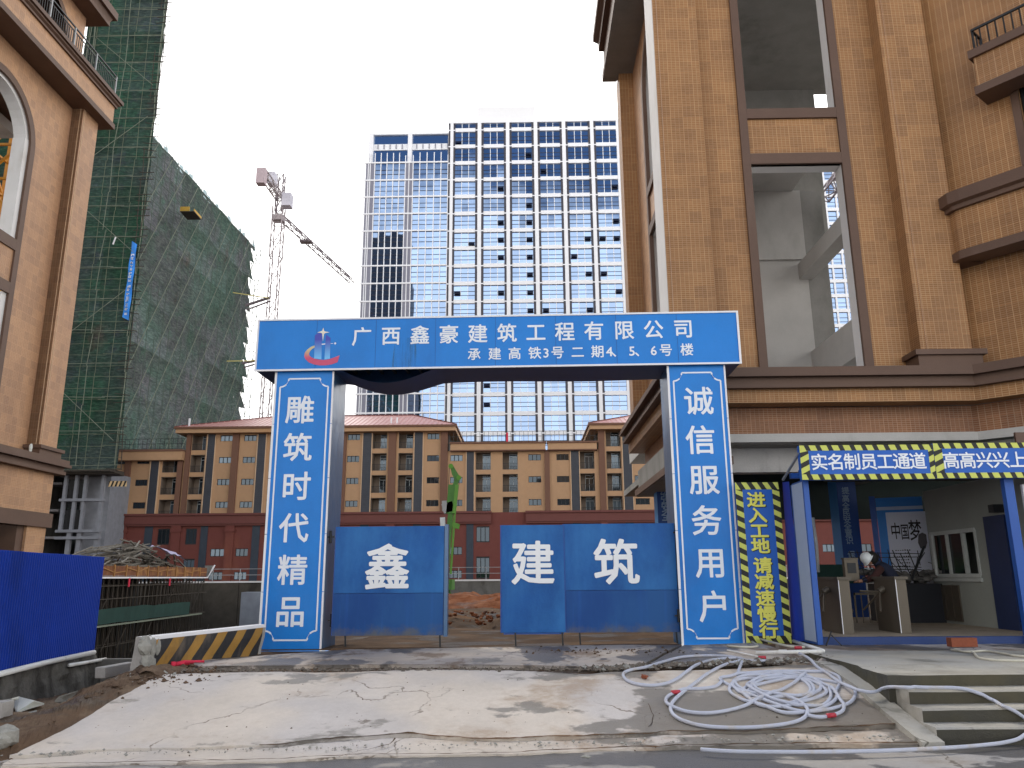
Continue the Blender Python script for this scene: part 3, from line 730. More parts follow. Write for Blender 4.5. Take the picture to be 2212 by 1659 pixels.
# ------------------------------------------------------------------ the gate arch
GF = Fr((0, 15.7, 0), R(-2.0))
gate = thing('site_gate', 'big blue site gate arch with white Chinese lettering, logo and a torn sagging underside', 'gate arch', fr=GF)
D = 1.05
xl0 = GF.x(578, 1100); xl1 = GF.x(707, 1100)      # left pillar (at mid height)
xr0 = GF.x(1459, 1100); xr1 = GF.x(1587, 1100)
zb0, zb1 = GF.z(1083, 795), GF.z(1083, 686)
xb0, xb1 = GF.x(559, 750), GF.x(1593, 730)
def pillar(x0, x1, name='pillar'):
    mb = MB(); e = 0.035
    mb.box(x0, x1, 0, D, -0.12, zb0 + .02, 0)
    # side faces carry darker sheet
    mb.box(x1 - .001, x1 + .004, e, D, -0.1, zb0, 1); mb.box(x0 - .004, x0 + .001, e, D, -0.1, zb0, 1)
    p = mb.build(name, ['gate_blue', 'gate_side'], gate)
    for x in (x0, x1):
        n = 5
        q = MB()
        for i in range(n):
            za = -0.08 + (zb0 + .08) * i / n; zc = -0.08 + (zb0 + .08) * (i + 1) / n - .012
            s_ = 1 if x == x1 else -1
            q.box(x - .022, x + .010 if s_ > 0 else x + .022, -0.012, 0.02, za, zc)
        q.build('edge_trim', 'frame_white', p)
    # the drawn border with scooped corners
    b = MB(); c0, c1 = x0 + .10, x1 - .10; z0_, z1_ = 0.12, zb0 - .16; rr = .17; w = .03
    def arc(cx, cz, a0, a1): return [(cx + rr * math.cos(R(a0 + (a1 - a0) * i / 6)), cz + rr * math.sin(R(a0 + (a1 - a0) * i / 6))) for i in range(7)]
    path = [(c0 + rr + .07, z0_), (c1 - rr - .07, z0_), ] + arc(c1, z0_, 180, 90)[0:7] + arc(c1, z1_, 270, 180) + arc(c0, z1_, 0, -90) + arc(c0, z0_, 90, 0)
    path = [(c0 + rr, z0_), (c1 - rr, z0_)] + arc(c1, z0_, 180, 90) + arc(c1, z1_, 270, 180) + arc(c0, z1_, 0, -90) + arc(c0, z0_, 90, 0)
    pts = []
    for q_ in path:
        if not pts or math.dist(pts[-1], q_) > 1e-4: pts.append(q_)
    for a, c in zip(pts, pts[1:] + pts[:1]):
        if math.dist(a, c) > 1e-4: b.bar((a[0], -.0045, a[1]), (c[0], -.0045, c[1]), .004, w) if abs(a[0] - c[0]) > abs(a[1] - c[1]) else b.bar((a[0], -.0045, a[1]), (c[0], -.0045, c[1]), w, .004)
    b.build('border_line', 'text_white', p)
    return p
pl = pillar(xl0, xl1); pr = pillar(xr0, xr1)
for ch, px, py in zip('雕筑时代精品', (648, 643, 640, 635, 632, 627), (886, 967, 1051, 1141, 1232, 1322)):
    q = GF.at(px, py, 'y', 0); letter(ch, q.x, q.z, 0.60, -0.001, 'text_white', pl, 0.016)
for ch, px, py in zip('诚信服务用户', (1509, 1513, 1521, 1526, 1535, 1543), (867, 951, 1037, 1125, 1216, 1311)):
    q = GF.at(px, py, 'y', 0); letter(ch, q.x, q.z, 0.60, -0.001, 'text_white', pr, 0.016)
# beam: a sheet box, hollow below where its soffit has come loose
YB = -0.10
mb = MB()
mb.face([(xb0, YB, zb0), (xb1, YB, zb0), (xb1, YB, zb1), (xb0, YB, zb1)], 0)
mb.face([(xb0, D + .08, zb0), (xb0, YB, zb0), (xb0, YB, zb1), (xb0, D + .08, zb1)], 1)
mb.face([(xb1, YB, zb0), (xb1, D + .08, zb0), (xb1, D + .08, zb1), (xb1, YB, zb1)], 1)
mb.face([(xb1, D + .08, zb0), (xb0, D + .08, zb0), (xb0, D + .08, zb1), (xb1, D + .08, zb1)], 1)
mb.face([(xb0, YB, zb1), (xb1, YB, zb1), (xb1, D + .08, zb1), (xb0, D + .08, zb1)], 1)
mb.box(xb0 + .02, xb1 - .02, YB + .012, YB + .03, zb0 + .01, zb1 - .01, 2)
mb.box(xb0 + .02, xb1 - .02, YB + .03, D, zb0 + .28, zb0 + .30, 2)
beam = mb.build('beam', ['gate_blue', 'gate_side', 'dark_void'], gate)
for z in (zb0, zb1): MB().box(xb0 - .02, xb1 + .02, YB - .02, YB + .01, z - .018, z + .018).build('edge_trim', 'frame_white', beam)
for x in (xb0, xb1): MB().box(x - .02, x + .02, YB - .021, YB + .011, zb0, zb1).build('edge_trim', 'frame_white', beam)
# soffit sheet with the sagging tear
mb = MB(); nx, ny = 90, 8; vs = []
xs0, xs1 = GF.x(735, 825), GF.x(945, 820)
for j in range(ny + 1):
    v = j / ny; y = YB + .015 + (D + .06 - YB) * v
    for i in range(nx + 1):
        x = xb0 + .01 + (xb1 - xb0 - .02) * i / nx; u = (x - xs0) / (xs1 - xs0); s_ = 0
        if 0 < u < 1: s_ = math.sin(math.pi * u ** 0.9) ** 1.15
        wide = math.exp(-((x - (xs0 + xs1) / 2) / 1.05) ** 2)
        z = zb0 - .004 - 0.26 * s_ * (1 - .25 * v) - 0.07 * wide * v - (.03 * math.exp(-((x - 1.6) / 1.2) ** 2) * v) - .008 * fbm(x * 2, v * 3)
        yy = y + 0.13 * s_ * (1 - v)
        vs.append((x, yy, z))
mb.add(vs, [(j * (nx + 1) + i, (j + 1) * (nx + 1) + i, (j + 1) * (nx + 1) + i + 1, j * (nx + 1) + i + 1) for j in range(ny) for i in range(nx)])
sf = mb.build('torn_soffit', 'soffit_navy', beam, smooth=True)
sf['label'] = 'sagging torn soffit sheet hanging open at the left'
mb = MB()
for i in range(7):
    x = xs0 + (xs1 - xs0) * (i + .3) / 7; mb.bar((x, YB + .05, zb0 + .2), (x, D, zb0 + .2), .05)
mb.build('inner_rib', 'black_metal', beam)
E1 = lambda a: 540 + a * .4882
for ch, cx in zip('广西鑫豪建筑工程有限公司', (495, 624, 752, 880, 1008, 1137, 1265, 1393, 1522, 1655, 1785, 1917)):
    px = E1(cx); py = 648 + .4882 * (163 - (cx - 495) * 0.0245)
    q = GF.at(px, py, 'y', YB); letter(ch, q.x, q.z, 0.415, YB - .001, 'text_white', beam, 0.016)
for ch, cx in zip('承建高铁3号二期4、5、6号楼', (992, 1083, 1171, 1260, 1310, 1361, 1450, 1538, 1590, 1628, 1690, 1730, 1786, 1840, 1933)):
    px = E1(cx); py = 648 + .4882 * (241 - (cx - 992) * 0.022)
    q = GF.at(px, py, 'y', YB); letter(ch, q.x, q.z, 0.27, YB - .001, 'text_white', beam, 0.016)
# logo: crescent, two blue towers, a four-point star
s_ = 220 / 1921.0 * .54; LX, LY = 1180 * .54, 1290 * .54
def lp(cx, cy): q = GF.at(LX + cx * s_, LY + cy * s_, 'y', YB); return q.x, q.z
m, t, b = newmat('logo_tower'); k = NB(t); so = k.n('ShaderNodeSeparateXYZ'); k.l(k.n('ShaderNodeTexCoord').outputs['Object'], so.inputs[0])
za, zc = lp(900, 1250)[1], lp(900, 600)[1]
k.set(b.inputs['Base Color'], k.mix(k.ramp(so.outputs[2], za, zc, False), (0.16, 0.50, 0.90), (0.05, 0.06, 0.42))); b.inputs['Roughness'].default_value = .5
def flat(name, pts, mat, off, par=beam):
    P = [lp(*p) for p in pts]; mb = MB(); mb.face([(x, YB - off, z) for x, z in P]); return mb.build(name, mat, par)
flat('logo_tower', [(700, 450), (800, 375), (945, 385), (925, 1290), (670, 1260)], 'logo_tower', .006)
flat('logo_tower', [(1085, 420), (1245, 540), (1225, 1270), (1030, 1295)], 'logo_tower', .006)
m, t, b = newmat('logo_crescent'); k = NB(t); so = k.n('ShaderNodeSeparateXYZ'); k.l(k.n('ShaderNodeTexCoord').outputs['Object'], so.inputs[0])
k.set(b.inputs['Base Color'], k.mix(k.ramp(so.outputs[2], lp(400, 1230)[1], lp(400, 950)[1], False), (0.58, 0.07, 0.16), (0.58, 0.50, 0.28))); b.inputs['Roughness'].default_value = .5
outer = [(700, 800), (560, 850), (430, 950), (345, 1060), (325, 1180), (365, 1280), (480, 1390), (640, 1460), (860, 1500), (1100, 1495), (1300, 1460), (1490, 1390)]
inner = [(690, 880), (600, 925), (530, 1000), (495, 1080), (505, 1150), (570, 1215), (680, 1265), (840, 1300), (1000, 1310), (1180, 1290), (1380, 1220), (1560, 1150)]
mb = MB()
for i in range(len(outer) - 1):
    P = [lp(*p) for p in (outer[i], inner[i], inner[i + 1], outer[i + 1])]; mb.face([(x, YB - .005, z) for x, z in P])
mb.build('logo_crescent', 'logo_crescent', beam)
flat('logo_star', [(998, 190), (1025, 300), (1060, 320), (1215, 345), (1060, 375), (1020, 400), (980, 665), (955, 400), (930, 370), (780, 355), (950, 300)], 'logo_white', .009)
flat('logo_mark', [(935, 745), (1060, 735), (1060, 770), (940, 785)], 'text_white', .006)
flat('logo_mark', [(1250, 730), (1335, 730), (1335, 745), (1250, 748)], 'text_white', .006)
flat('logo_mark', [(1405, 690), (1450, 730), (1400, 780), (1370, 730)], 'text_white', .006)
for i in range(1, 8):
    x = xb0 + (xb1 - xb0) * i / 8; MB().box(x - .004, x + .004, YB - .003, YB + .002, zb0 + .02, zb1 - .02).build('sheet_seam', 'seam_blue', beam)
q0 = GF.at(870, 760, 'y', YB); q = MB(); q.face([(q0.x - .22, YB - .0022, zb0 + .02), (q0.x + .30, YB - .0022, zb0 + .02), (q0.x + .26, YB - .0022, q0.z + .3), (q0.x - .16, YB - .0022, q0.z + .3)]); q.build('rain_stain', 'rain_stain', beam)
# ------------------------------------------------------------------ gate leaves
def leaf(pxs, ytop, ybot, yaw, plane_y, label, ch, cpx, cpy, size, seam=0.62, post=None, name='gate_leaf'):
    f = Fr((GF.at(pxs[0], (ytop + ybot) / 2, 'y', plane_y)[0], 0, 0), 0)
    p0 = W0.at(pxs[0], (ytop + ybot) / 2, 'y', 15.7 + plane_y)
    f = Fr((p0.x, p0.y, 0), yaw)
    x1 = f.x(pxs[1], (ytop + ybot) / 2); zt = f.z((pxs[0] + pxs[1]) / 2, ytop); zb = f.z((pxs[0] + pxs[1]) / 2, ybot)
    r = thing(name, label, 'gate leaf', fr=f, group='blue sheet gate leaves of the site entrance')
    zm = zb + (zt - zb) * (1 - seam) if seam < 1 else zb
    a = MB(); a.box(0, x1, 0, .045, zm + .006, zt); a.build('sheet', 'leaf_blue', r)
    a = MB(); a.box(0, x1, -.004, .045, zb, zm - .004); (a.build('sheet', 'leaf_blue_low', r) if seam < 1 else None)
    a = MB()
    for x in (0.0, x1): a.box(x - .03, x + .03, .046, .10, zb, zt)
    for z in (zb + .04, zm, zt - .04): a.box(0.03, x1 - .03, .046, .09, z - .03, z + .03)
    a.bar((.05, .07, zb + .05), (x1 - .05, .07, zt - .05), .04)
    a.build('frame', 'frame_blue', r)
    a = MB()
    for x in (0.25, x1 - .06): a.bar((x, .03, zb), (x + .01, .03, -0.02 + h(f.o.x + x, f.o.y)), .03)
    a.build('drop_bolt', 'black_metal', r)
    q = f.at(cpx, cpy, 'y', 0); l_ = letter(ch, q.x, q.z, size, -.005, 'paint_white', r, 0.020)
    return r, f, x1, zb, zt
leaf((722, 958), 1137, 1373, R(-1.2), 0.15, 'left gate leaf, blue sheet painted with the large white character 鑫', '鑫', 837, 1226, .90)
leaf((1084, 1219), 1134, 1367, R(-0.6), 0.1, 'narrow middle gate leaf, blue sheet with white paint drips and the large white character 建', '建', 1151, 1217, .86, seam=2)
leaf((1221, 1462), 1131, 1366, R(-1.6), 0.13, 'wide right gate leaf, blue sheet with a muddy lower half and the large white character 筑', '筑', 1331, 1215, .90)
# the leaf's end post and the hinge pins on the pillars
f = Fr((W0.at(958, 1250, 'y', 15.85).x, 15.85, 0), 0)
g = thing('gate_post', 'slim dark blue steel post standing at the free edge of the left gate leaf', 'post', fr=f)
MB().box(.015, .085, -.03, .22, f.z(962, 1375), f.z(962, 1133)).build('post', 'gate_side', g)
mb = MB()
for px, py in ((714, 1160), (716, 1340), (1462, 1150), (1466, 1330)):
    q = GF.at(px, py, 'y', .12); mb.tube([(q.x - .0, .12, q.z - .12), (q.x, .12, q.z + .12)], .028, 8); mb.bar((q.x - .07, .13, q.z), (q.x + .07, .13, q.z), .03)
mb.build('hinge', 'black_metal', gate)

# ------------------------------------------------------------------ hazard-striped signs
def stripes(mb, x0, x1, z0, z1, y, w, per, vertical, tone=(0, 1), slant=1.0):
    """a band of slanting black and yellow print"""
    mb.face([(x0, y, z0), (x1, y, z0), (x1, y, z1), (x0, y, z1)], tone[0])
    L_, T = ((z1 - z0), (x1 - x0)) if vertical else ((x1 - x0), (z1 - z0)); n = int(L_ / per) + 2; sl = T * slant
    for i in range(-1, n):
        a = i * per; q = [(a, 0), (a + w, 0), (a + w + sl, T), (a + sl, T)]
        q = [(min(max(u, 0), L_), v) for u, v in q]
        if q[1][0] - q[0][0] < 1e-4 and q[2][0] - q[3][0] < 1e-4: continue
        pts = [((x0 + v, y - .002, z0 + u) if vertical else (x0 + u, y - .002, z0 + v)) for u, v in q]
        if vertical: pts = pts[::-1]
        mb.face(pts, tone[1])
CF = Fr((W0.at(1612, 1387, 'y', 15.35).x, 15.35, 0.04), R(-1.0))
cs = thing('caution_sign', 'tall narrow blue sign with yellow characters and hazard border beside the right gate pillar', 'sign', fr=CF)
z1 = CF.z(1632, 1042); x1 = CF.x(1711, 1387)
MB().box(0, x1, 0, .08, 0, z1).build('board', 'sign_blue', cs)
mb = MB(); bw = .135
stripes(mb, 0, bw, bw, z1 - bw, -.002, .10, .20, True, slant=-.5); stripes(mb, x1 - bw, x1, bw, z1 - bw, -.002, .10, .20, True, slant=-.5)
stripes(mb, 0, x1, 0, bw, -.002, .10, .20, False, slant=-.6); stripes(mb, 0, x1, z1 - bw, z1, -.002, .10, .20, False, slant=-.6)
mb.build('hazard_border', ['hazard_black', 'hazard_yellow'], cs)
for ch, cx, cy in zip('进入工地请减速慢行', (205, 215, 227, 235, 250, 259, 266, 277, 290), (497, 600, 703, 803, 932, 1040, 1150, 1256, 1363)):
    q = CF.at(1566 + .3256 * cx, 918 + .3256 * cy, 'y', 0)
    letter(ch, q.x + .016, q.z - .012, .305, -.001, 'text_shadow', cs, 0.03, 'character_shadow', ratio=1.2)
    letter(ch, q.x, q.z, .30, -.009, 'text_yellow', cs, 0.03, ratio=1.2)

# ------------------------------------------------------------------ left: striped kerb barrier, fence, pipes, blocks
a0 = gp(324, 1447); a1 = gp(561, 1408)
d = Vector((a1.x - a0.x, a1.y - a0.y, 0)); Lb = d.length; yaw = math.atan2(d.y, d.x)
BF = Fr((a0.x, a0.y, 0), yaw)
zt0 = EYE.z; 
bz0 = -0.16; hb = BF.z(600, 1360) if False else None
top0 = BF.at(300, 1376, 'y', 0.0); top1 = BF.at(561, 1350, 'y', 0.05)
br = thing('striped_barrier', 'low concrete barrier with worn yellow and black stripes, white top and a broken end', 'barrier', fr=BF)
mb = MB(); n = 46; Hb = (top0.z + top1.z) / 2; lean = -0.10
x0b = -0.16
prof = [(0.06, bz0 - .2), (0.03, .05), (lean * .2, Hb * .55), (lean * .3, Hb - .05), (lean * .3, Hb), (0.16, Hb), (0.18, Hb * .5), (0.26, bz0 - .2)]
for i in range(n):
    xa, xc = x0b + (Lb + .1 - x0b) * i / n, x0b + (Lb + .1 - x0b) * (i + 1) / n
    for (u, v), (u2, v2) in zip(prof, prof[1:]):
        P = [(xa, u, v), (xc, u, v), (xc, u2, v2), (xa, u2, v2)]
        mb.face(P, 0 if v2 < Hb - .04 or v > v2 else 1)
mb.face([(x0b, u, v) for u, v in prof][::-1], 0)
body = mb.build('body', ['concrete', 'frame_white'], br)
def face_y(z):
    for (u, v), (u2, v2) in zip(prof, prof[1:]):
        if v <= z <= v2 and v2 > v: return u + (u2 - u) * (z - v) / (v2 - v)
    return prof[4][0]
mb = MB(); per = (Lb - 0.02) / 5.1
def strip_at(xb, w, sl, m):
    for j in range(8):
        za, zc = -.14 + (Hb - .05 + .14) * j / 8, -.14 + (Hb - .05 + .14) * (j + 1) / 8
        f = lambda z: xb + sl * (z + .14)
        P = [(max(.02, min(Lb, q)), face_y(z) - .006, z) for q, z in ((f(za), za), (f(za) + w, za), (f(zc) + w, zc), (f(zc), zc))]
        if P[1][0] - P[0][0] > 1e-3 or P[2][0] - P[3][0] > 1e-3: mb.face(P, m)
for i in range(-1, 7):
    strip_at(i * per, per * .48, .75, 0); strip_at(i * per + per * .48, per * .52, .75, 1)
mb.build('painted_stripe', ['barrier_yellow', 'barrier_black'], br)
# rough broken end: lumps of hardened mortar bags
rnd = random.Random(3)
def lump(mb, c, r, seed, sq=(1, 1, 1), n=10, m=6, amp=.25):
    vs = [];
    for j in range(m + 1):
        th = math.pi * j / m
        for i in range(n):
            ph = 2 * math.pi * i / n; dx, dy, dz = math.sin(th) * math.cos(ph), math.sin(th) * math.sin(ph), math.cos(th)
            k = r * (1 + amp * 2 * fbm(dx * 2 + seed, dy * 2 + dz * 1.7, 3, seed)); vs.append((c[0] + dx * k * sq[0], c[1] + dy * k * sq[1], c[2] + dz * k * sq[2]))
    fs = [(j * n + i, (j + 1) * n + i, (j + 1) * n + (i + 1) % n, j * n + (i + 1) % n) for j in range(m) for i in range(n)]
    mb.add(vs, fs)
mb = MB()
for i, (x, z, r, sx, sz) in enumerate([(-.16, Hb - .12, .13, .9, 1), (-.02, Hb - .14, .12, .6, 1.3), (.10, Hb - .15, .10, .6, 1.3), (-.10, Hb - .34, .11, .9, 1.1), (.0, .08, .10, 1, 1.3), (-.02, -.08, .12, 1.1, .8), (-.22, Hb - .05, .07, 1, .7)]):
    lump(mb, (x, lean * .2 + .02, z), r, i + 4, (sx, .55, sz), amp=.4)
mb.build('broken_end', 'stone_grey', br, smooth=False)

fb0 = W0.at(0, 1451, 'z', 0.0); fb1 = W0.at(200, 1406, 'z', 0.0)
d = Vector((fb1.x - fb0.x, fb1.y - fb0.y, 0)); fyaw = math.atan2(d.y, d.x); FF = Fr((fb1.x, fb1.y, 0.0), fyaw)
zt = FF.z(217, 1203); 
fence = thing('corrugated_fence', 'deep blue corrugated sheet site fence at the left edge', 'fence', fr=FF)
per = 0.075; sheets = 5; sw = per * 14; total = sw * sheets
for k in range(sheets):
    mb = MB(); x = -k * sw; vs = []; nn = 14
    px_ = []
    for i in range(nn):
        b_ = x - i * per
        for dx, dy in ((0, 0), (.008, -.032), (.030, -.032), (.038, 0), (.075, 0)): px_.append((b_ - dx, dy + .001 * (k % 2)))
    for (a, b_), (c, e_) in zip(px_, px_[1:]):
        if abs(a - c) < 1e-6 and abs(b_ - e_) < 1e-6: continue
        vt = zt + .003 * (k % 2)
        mb.face([(c, e_, 0.0), (a, b_, 0.0), (a, b_, vt), (c, e_, vt)])
    mb.build('sheet_panel', 'fence_blue', fence)
mb = MB()
for i in range(4): mb.box(-.02 - i * 1.6, .03 - i * 1.6, .02, .07, -.3, zt - .02)
for z in (.3, zt * .5, zt - .2): mb.box(-total, 0, .015, .045, z, z + .05)
mb.build('fence_frame', 'steel_grey', fence)
# low wall under the fence
q0 = gp(0, 1545); q1 = gp(226, 1472)
KF = Fr((fb1.x + .02, fb1.y - .10, 0), fyaw)
kw = thing('kerb_wall', 'blackened rough low masonry wall below the blue fence', 'wall', fr=KF)
mb = MB(); n = 50; vs = []; X0, X1 = -5.2, 0.25; rows = 6
for j in range(rows + 1):
    for i in range(n + 1):
        x = X0 + (X1 - X0) * i / n; z = -.62 + .56 * j / rows
        vs.append((x, -.04 - .12 * (1 - j / rows) + .16 * fbm(x * 3, z * 5, 4, 2), z + (.05 * fbm(x * 4, 2.0, 3, 3) if j == rows else 0)))
mb.add(vs, [(j * (n + 1) + i, j * (n + 1) + i + 1, (j + 1) * (n + 1) + i + 1, (j + 1) * (n + 1) + i) for j in range(rows) for i in range(n)])
mb.face([vs[rows * (n + 1)], vs[rows * (n + 1) + n], (X1, .35, -.07), (X0, .35, -.07)])
mb.face([vs[n], (X1, .35, -.62), (X1, .35, -.07), vs[rows * (n + 1) + n]])
mb.build('wall_face', 'grimy_concrete', kw)
# concrete blocks, pipes, shards
def block(px0, px1, pyt, pyb, zb, dep, label, lean=0.0, cat='block', mat='concrete', nm='concrete_block', grp=None, yaw_=None):
    p = W0.at((px0), pyb, 'z', zb); q = W0.at(px1, pyb - (px1 - px0) * .22, 'z', zb)
    y_ = math.atan2(q.y - p.y, q.x - p.x) if yaw_ is None else yaw_
    f = Fr((p.x, p.y, zb), y_); w = f.x(px1, pyb - 3); hh = f.z((px0 + px1) / 2, pyt) ; 
    mb = MB(); mb.box(0, w, 0, dep, 0, hh)
    # chipped: nudge corners
    mb.v = [(x + .02 * fbm(x * 9 + z * 5, y * 9, 2, 5), y + .02 * fbm(x * 7, z * 9, 2, 6), z + .025 * fbm(x * 8, y * 8 + z, 2, 7)) for x, y, z in mb.v]
    o = mb.build(nm, mat, None); tag(o, label, cat, grp); f.put(o)
    bv = o.modifiers.new('b', 'BEVEL'); bv.width = .012; bv.segments = 2
    return o
block(226, 292, 1436, 1466, -.16, .16, 'grey concrete block standing between the low wall and the striped barrier')
block(0, 27, 1516, 1556, -.42, .22, 'rough grey block half out of the picture below the broken white boards')
def pipe(name, pts, r, mat, label, cat='pipe', n=10, **k):
    o = MB().tube(pts, r, n, **k).build(name, mat, None, smooth=True); return tag(o, label, cat)
pa = FF.at(-40, 1466, 'y', -.10); pb = FF.at(203, 1409, 'y', -.12)
FM = Matrix.Translation(FF.o) @ Matrix.Rotation(FF.yaw, 4, 'Z')
o = pipe('plastic_pipe', [FM @ pa, FM @ ((pa + pb) / 2 + Vector((0, 0, .015))), FM @ pb], .042, 'pvc_white', 'long white plastic pipe with green smears lying along the foot of the blue fence')
pa = FF.at(150, 1437, 'y', -.16); pb = FF.at(228, 1424, 'y', -.10)
pipe('plastic_pipe', [FM @ pa, FM @ pb], .03, 'pvc_white', 'short white pipe on the low wall beside the fence corner')
def shard(pts, z0, mat, label, cat='board', th=.02, nm='broken_board'):
    P = [W0.at(a, b, 'z', z0 + (c if len(t_) > 2 else 0)) for t_ in pts for (a, b, c) in [(t_ + (0,))[:3]]]
    mb = MB(); n = len(P)
    mb.add([tuple(p) for p in P] + [(p.x, p.y, p.z - th) for p in P], [tuple(range(n)), tuple(range(2 * n - 1, n - 1, -1))] + [(i, n + i, n + (i + 1) % n, (i + 1) % n) for i in range(n)])
    return tag(mb.build(nm, mat), label, cat)
G1 = lambda a, b, c=0: (a * .2278, 1242 + b * .2278, c)
shard([G1(105, 1180, .05), G1(185, 1155, .10), G1(330, 1190, .08), G1(420, 1215, .02), G1(250, 1265, .0), G1(160, 1300, -.04)], -.40, 'board_white', 'broken dirty white board lying on the soil at the left edge')
shard([G1(0, 1190, .06), G1(110, 1170, .10), G1(185, 1150, .12), G1(180, 1168, .10), G1(60, 1195, .05), G1(0, 1215, .02)], -.36, 'board_white', 'thin strip of white board lying along the foot of the low wall')
shard([G1(520, 1190, .04), G1(560, 1150, .08), G1(690, 1110, .10), G1(740, 1095, .08), G1(660, 1150, .03), G1(640, 1190, 0), G1(570, 1200, 0)], -.33, 'stone_grey', 'grey broken tile sheet leaning on the soil below the low wall', 'tile', nm='broken_tile')
shard([G1(270, 1300, .03), G1(350, 1280, .05), G1(350, 1325, 0), G1(290, 1345, 0)], -.42, 'stone_grey', 'small grey broken tile on the soil under the white board', 'tile', nm='broken_tile')
shard([G1(575, 1215, .02), G1(620, 1195, .04), G1(668, 1215, .02), G1(660, 1232, 0), G1(600, 1228, 0)], -.36, 'board_white', 'small pale shard on the brown soil', 'tile', nm='broken_tile')
shard([G1(1285, 1040, .02), G1(1340, 1020, .04), G1(1348, 1035, .02), G1(1300, 1055, 0)], -.24, 'board_white', 'little white scrap at the top corner of the ramp slab', 'scrap', nm='scrap')
mb = MB(); lump(mb, (0, 0, 0), .13, 9, (1, .9, .9), amp=.5); o = mb.build('rock', 'stone_grey'); p = gp(8, 1618); o.location = (p.x, p.y, p.z + .12); tag(o, 'grey broken stone on the soil in the bottom left corner', 'stone')
# soil bank between the low wall and the ramp
vs = []; n, m_ = 150, 50
lo = [gp(-60, 1668), gp(0, 1645), gp(100, 1606), gp(200, 1555), gp(290, 1505), gp(356, 1464), gp(420, 1446)]
up = [gp(-90, 1500), gp(0, 1520), gp(90, 1510), gp(170, 1492), gp(240, 1470), gp(300, 1462), gp(330, 1448)]
def lerpL(L_, t):
    k = t * (len(L_) - 1); i = min(int(k), len(L_) - 2); return L_[i].lerp(L_[i + 1], k - i)
for j in range(m_ + 1):
    for i in range(n + 1):
        p = lerpL(lo, i / n).lerp(lerpL(up, i / n), j / m_); e = math.sin(math.pi * min(1, j / m_ * .75 + .02))
        vs.append((p.x, p.y, h(p.x, p.y) - .05 + e * (.11 + .14 * fbm(p.x * 1.7, p.y * 1.7, 4, 31)) + .11 * fbm(p.x * 6, p.y * 6, 5, 33)))
MB().add(vs, [(j * (n + 1) + i, j * (n + 1) + i + 1, (j + 1) * (n + 1) + i + 1, (j + 1) * (n + 1) + i) for j in range(m_) for i in range(n)]).build('soil_bank', 'bank_soil', None, 'structure', smooth=False)
grit('soil_clods', [((p.x, p.y), 150, .35, .28) for p in [lerpL(lo, t / 12).lerp(lerpL(up, t / 12), .45) for t in range(13)]], 'bank_soil', .012, .055, 12)
grit('soil_clods', [((p.x, p.y), 14, .3, .2) for p in [lerpL(lo, t / 12).lerp(lerpL(up, t / 12), .7) for t in range(13)]], 'stone_grey', .012, .05, 14)
# red glove by the barrier
p = gp(378, 1440); mb = MB()
mb.tube([p + Vector((0, 0, .03)), p + Vector((.10, .06, .05)), p + Vector((.20, .16, .04))], .035, 8); mb.tube([p + Vector((.12, .05, .05)), p + Vector((.26, .12, .06)), p + Vector((.34, .22, .05))], .018, 7)
mb.tube([p + Vector((.0, -.0, .03)), p + Vector((-.05, -.03, .03))], .045, 8)
tag(mb.build('work_glove', 'red_cloth', smooth=True), 'crumpled red glove lying on the grit before the striped barrier', 'glove')

# ------------------------------------------------------------------ hoses on the ramp
C5 = lambda a, b: (1296 + .414 * a, 1296 + .414 * b)
def smooth_line(P, per=6):
    out_ = []
    for i in range(len(P) - 1):
        a, b, c, d = P[max(i - 1, 0)], P[i], P[i + 1], P[min(i + 2, len(P) - 1)]
        for k in range(per):
            t = k / per
            out_.append(tuple(.5 * ((2 * b[j]) + (-a[j] + c[j]) * t + (2 * a[j] - 5 * b[j] + 4 * c[j] - d[j]) * t * t + (-a[j] + 3 * b[j] - 3 * c[j] + d[j]) * t ** 3) for j in range(2)))
    return out_ + [P[-1]]
_piled = []
def hose(pts, r, mat, name='hose', label='', cat='hose', group=None, conv=True, over=True, lift=0.0):
    P2 = smooth_line([C5(*p) if conv else p for p in pts]); P3 = [gp(a, b, r) for a, b in P2]
    # resample
    out_ = [P3[0]]
    for p in P3[1:]:
        if (p - out_[-1]).length > .035: out_.append(p)
    # rest over what already lies there
    zs = []
    for i, p in enumerate(out_):
        z = p.z + lift
        if over:
            for q in _piled:
                if abs(q.x - p.x) < r * 1.6 and abs(q.y - p.y) < r * 1.6 and q.z + r * 1.15 > z: z = min(q.z + r * 1.15, p.z + .14)
        zs.append(z)
    for _ in range(3): zs = [max(zs[i] * .5 + (zs[max(i - 1, 0)] + zs[min(i + 1, len(zs) - 1)]) * .25, out_[i].z) for i in range(len(zs))]
    out_ = [Vector((p.x, p.y, z)) for p, z in zip(out_, zs)]
    _piled.extend(out_)
    o = MB().tube(out_, r, 8).build(name, mat, None, smooth=True)
    return tag(o, label, cat, group), out_
HR = 0.021
o1, pth = hose([(865, 316), (815, 320), (760, 313), (700, 298), (620, 291), (520, 291), (420, 299), (330, 322), (240, 350), (160, 365), (122, 385), (138, 418), (190, 438), (270, 447), (340, 437), (400, 412), (450, 375), (505, 338), (580, 314), (670, 304), (740, 306), (730, 350), (715, 392)], HR, 'hose_white',
     label='pale hose looping out to the left of the coil and running back to it', group='white hoses heaped on the ramp')
coil = []
rn = random.Random(11)
turns = [(880, 452, 180, 62, .1), (930, 440, 205, 58, .3), (900, 470, 150, 50, -.25), (985, 478, 240, 80, .1), (960, 460, 170, 66, -.1), (1000, 480, 310, 98, .05)]
ph = 2.2
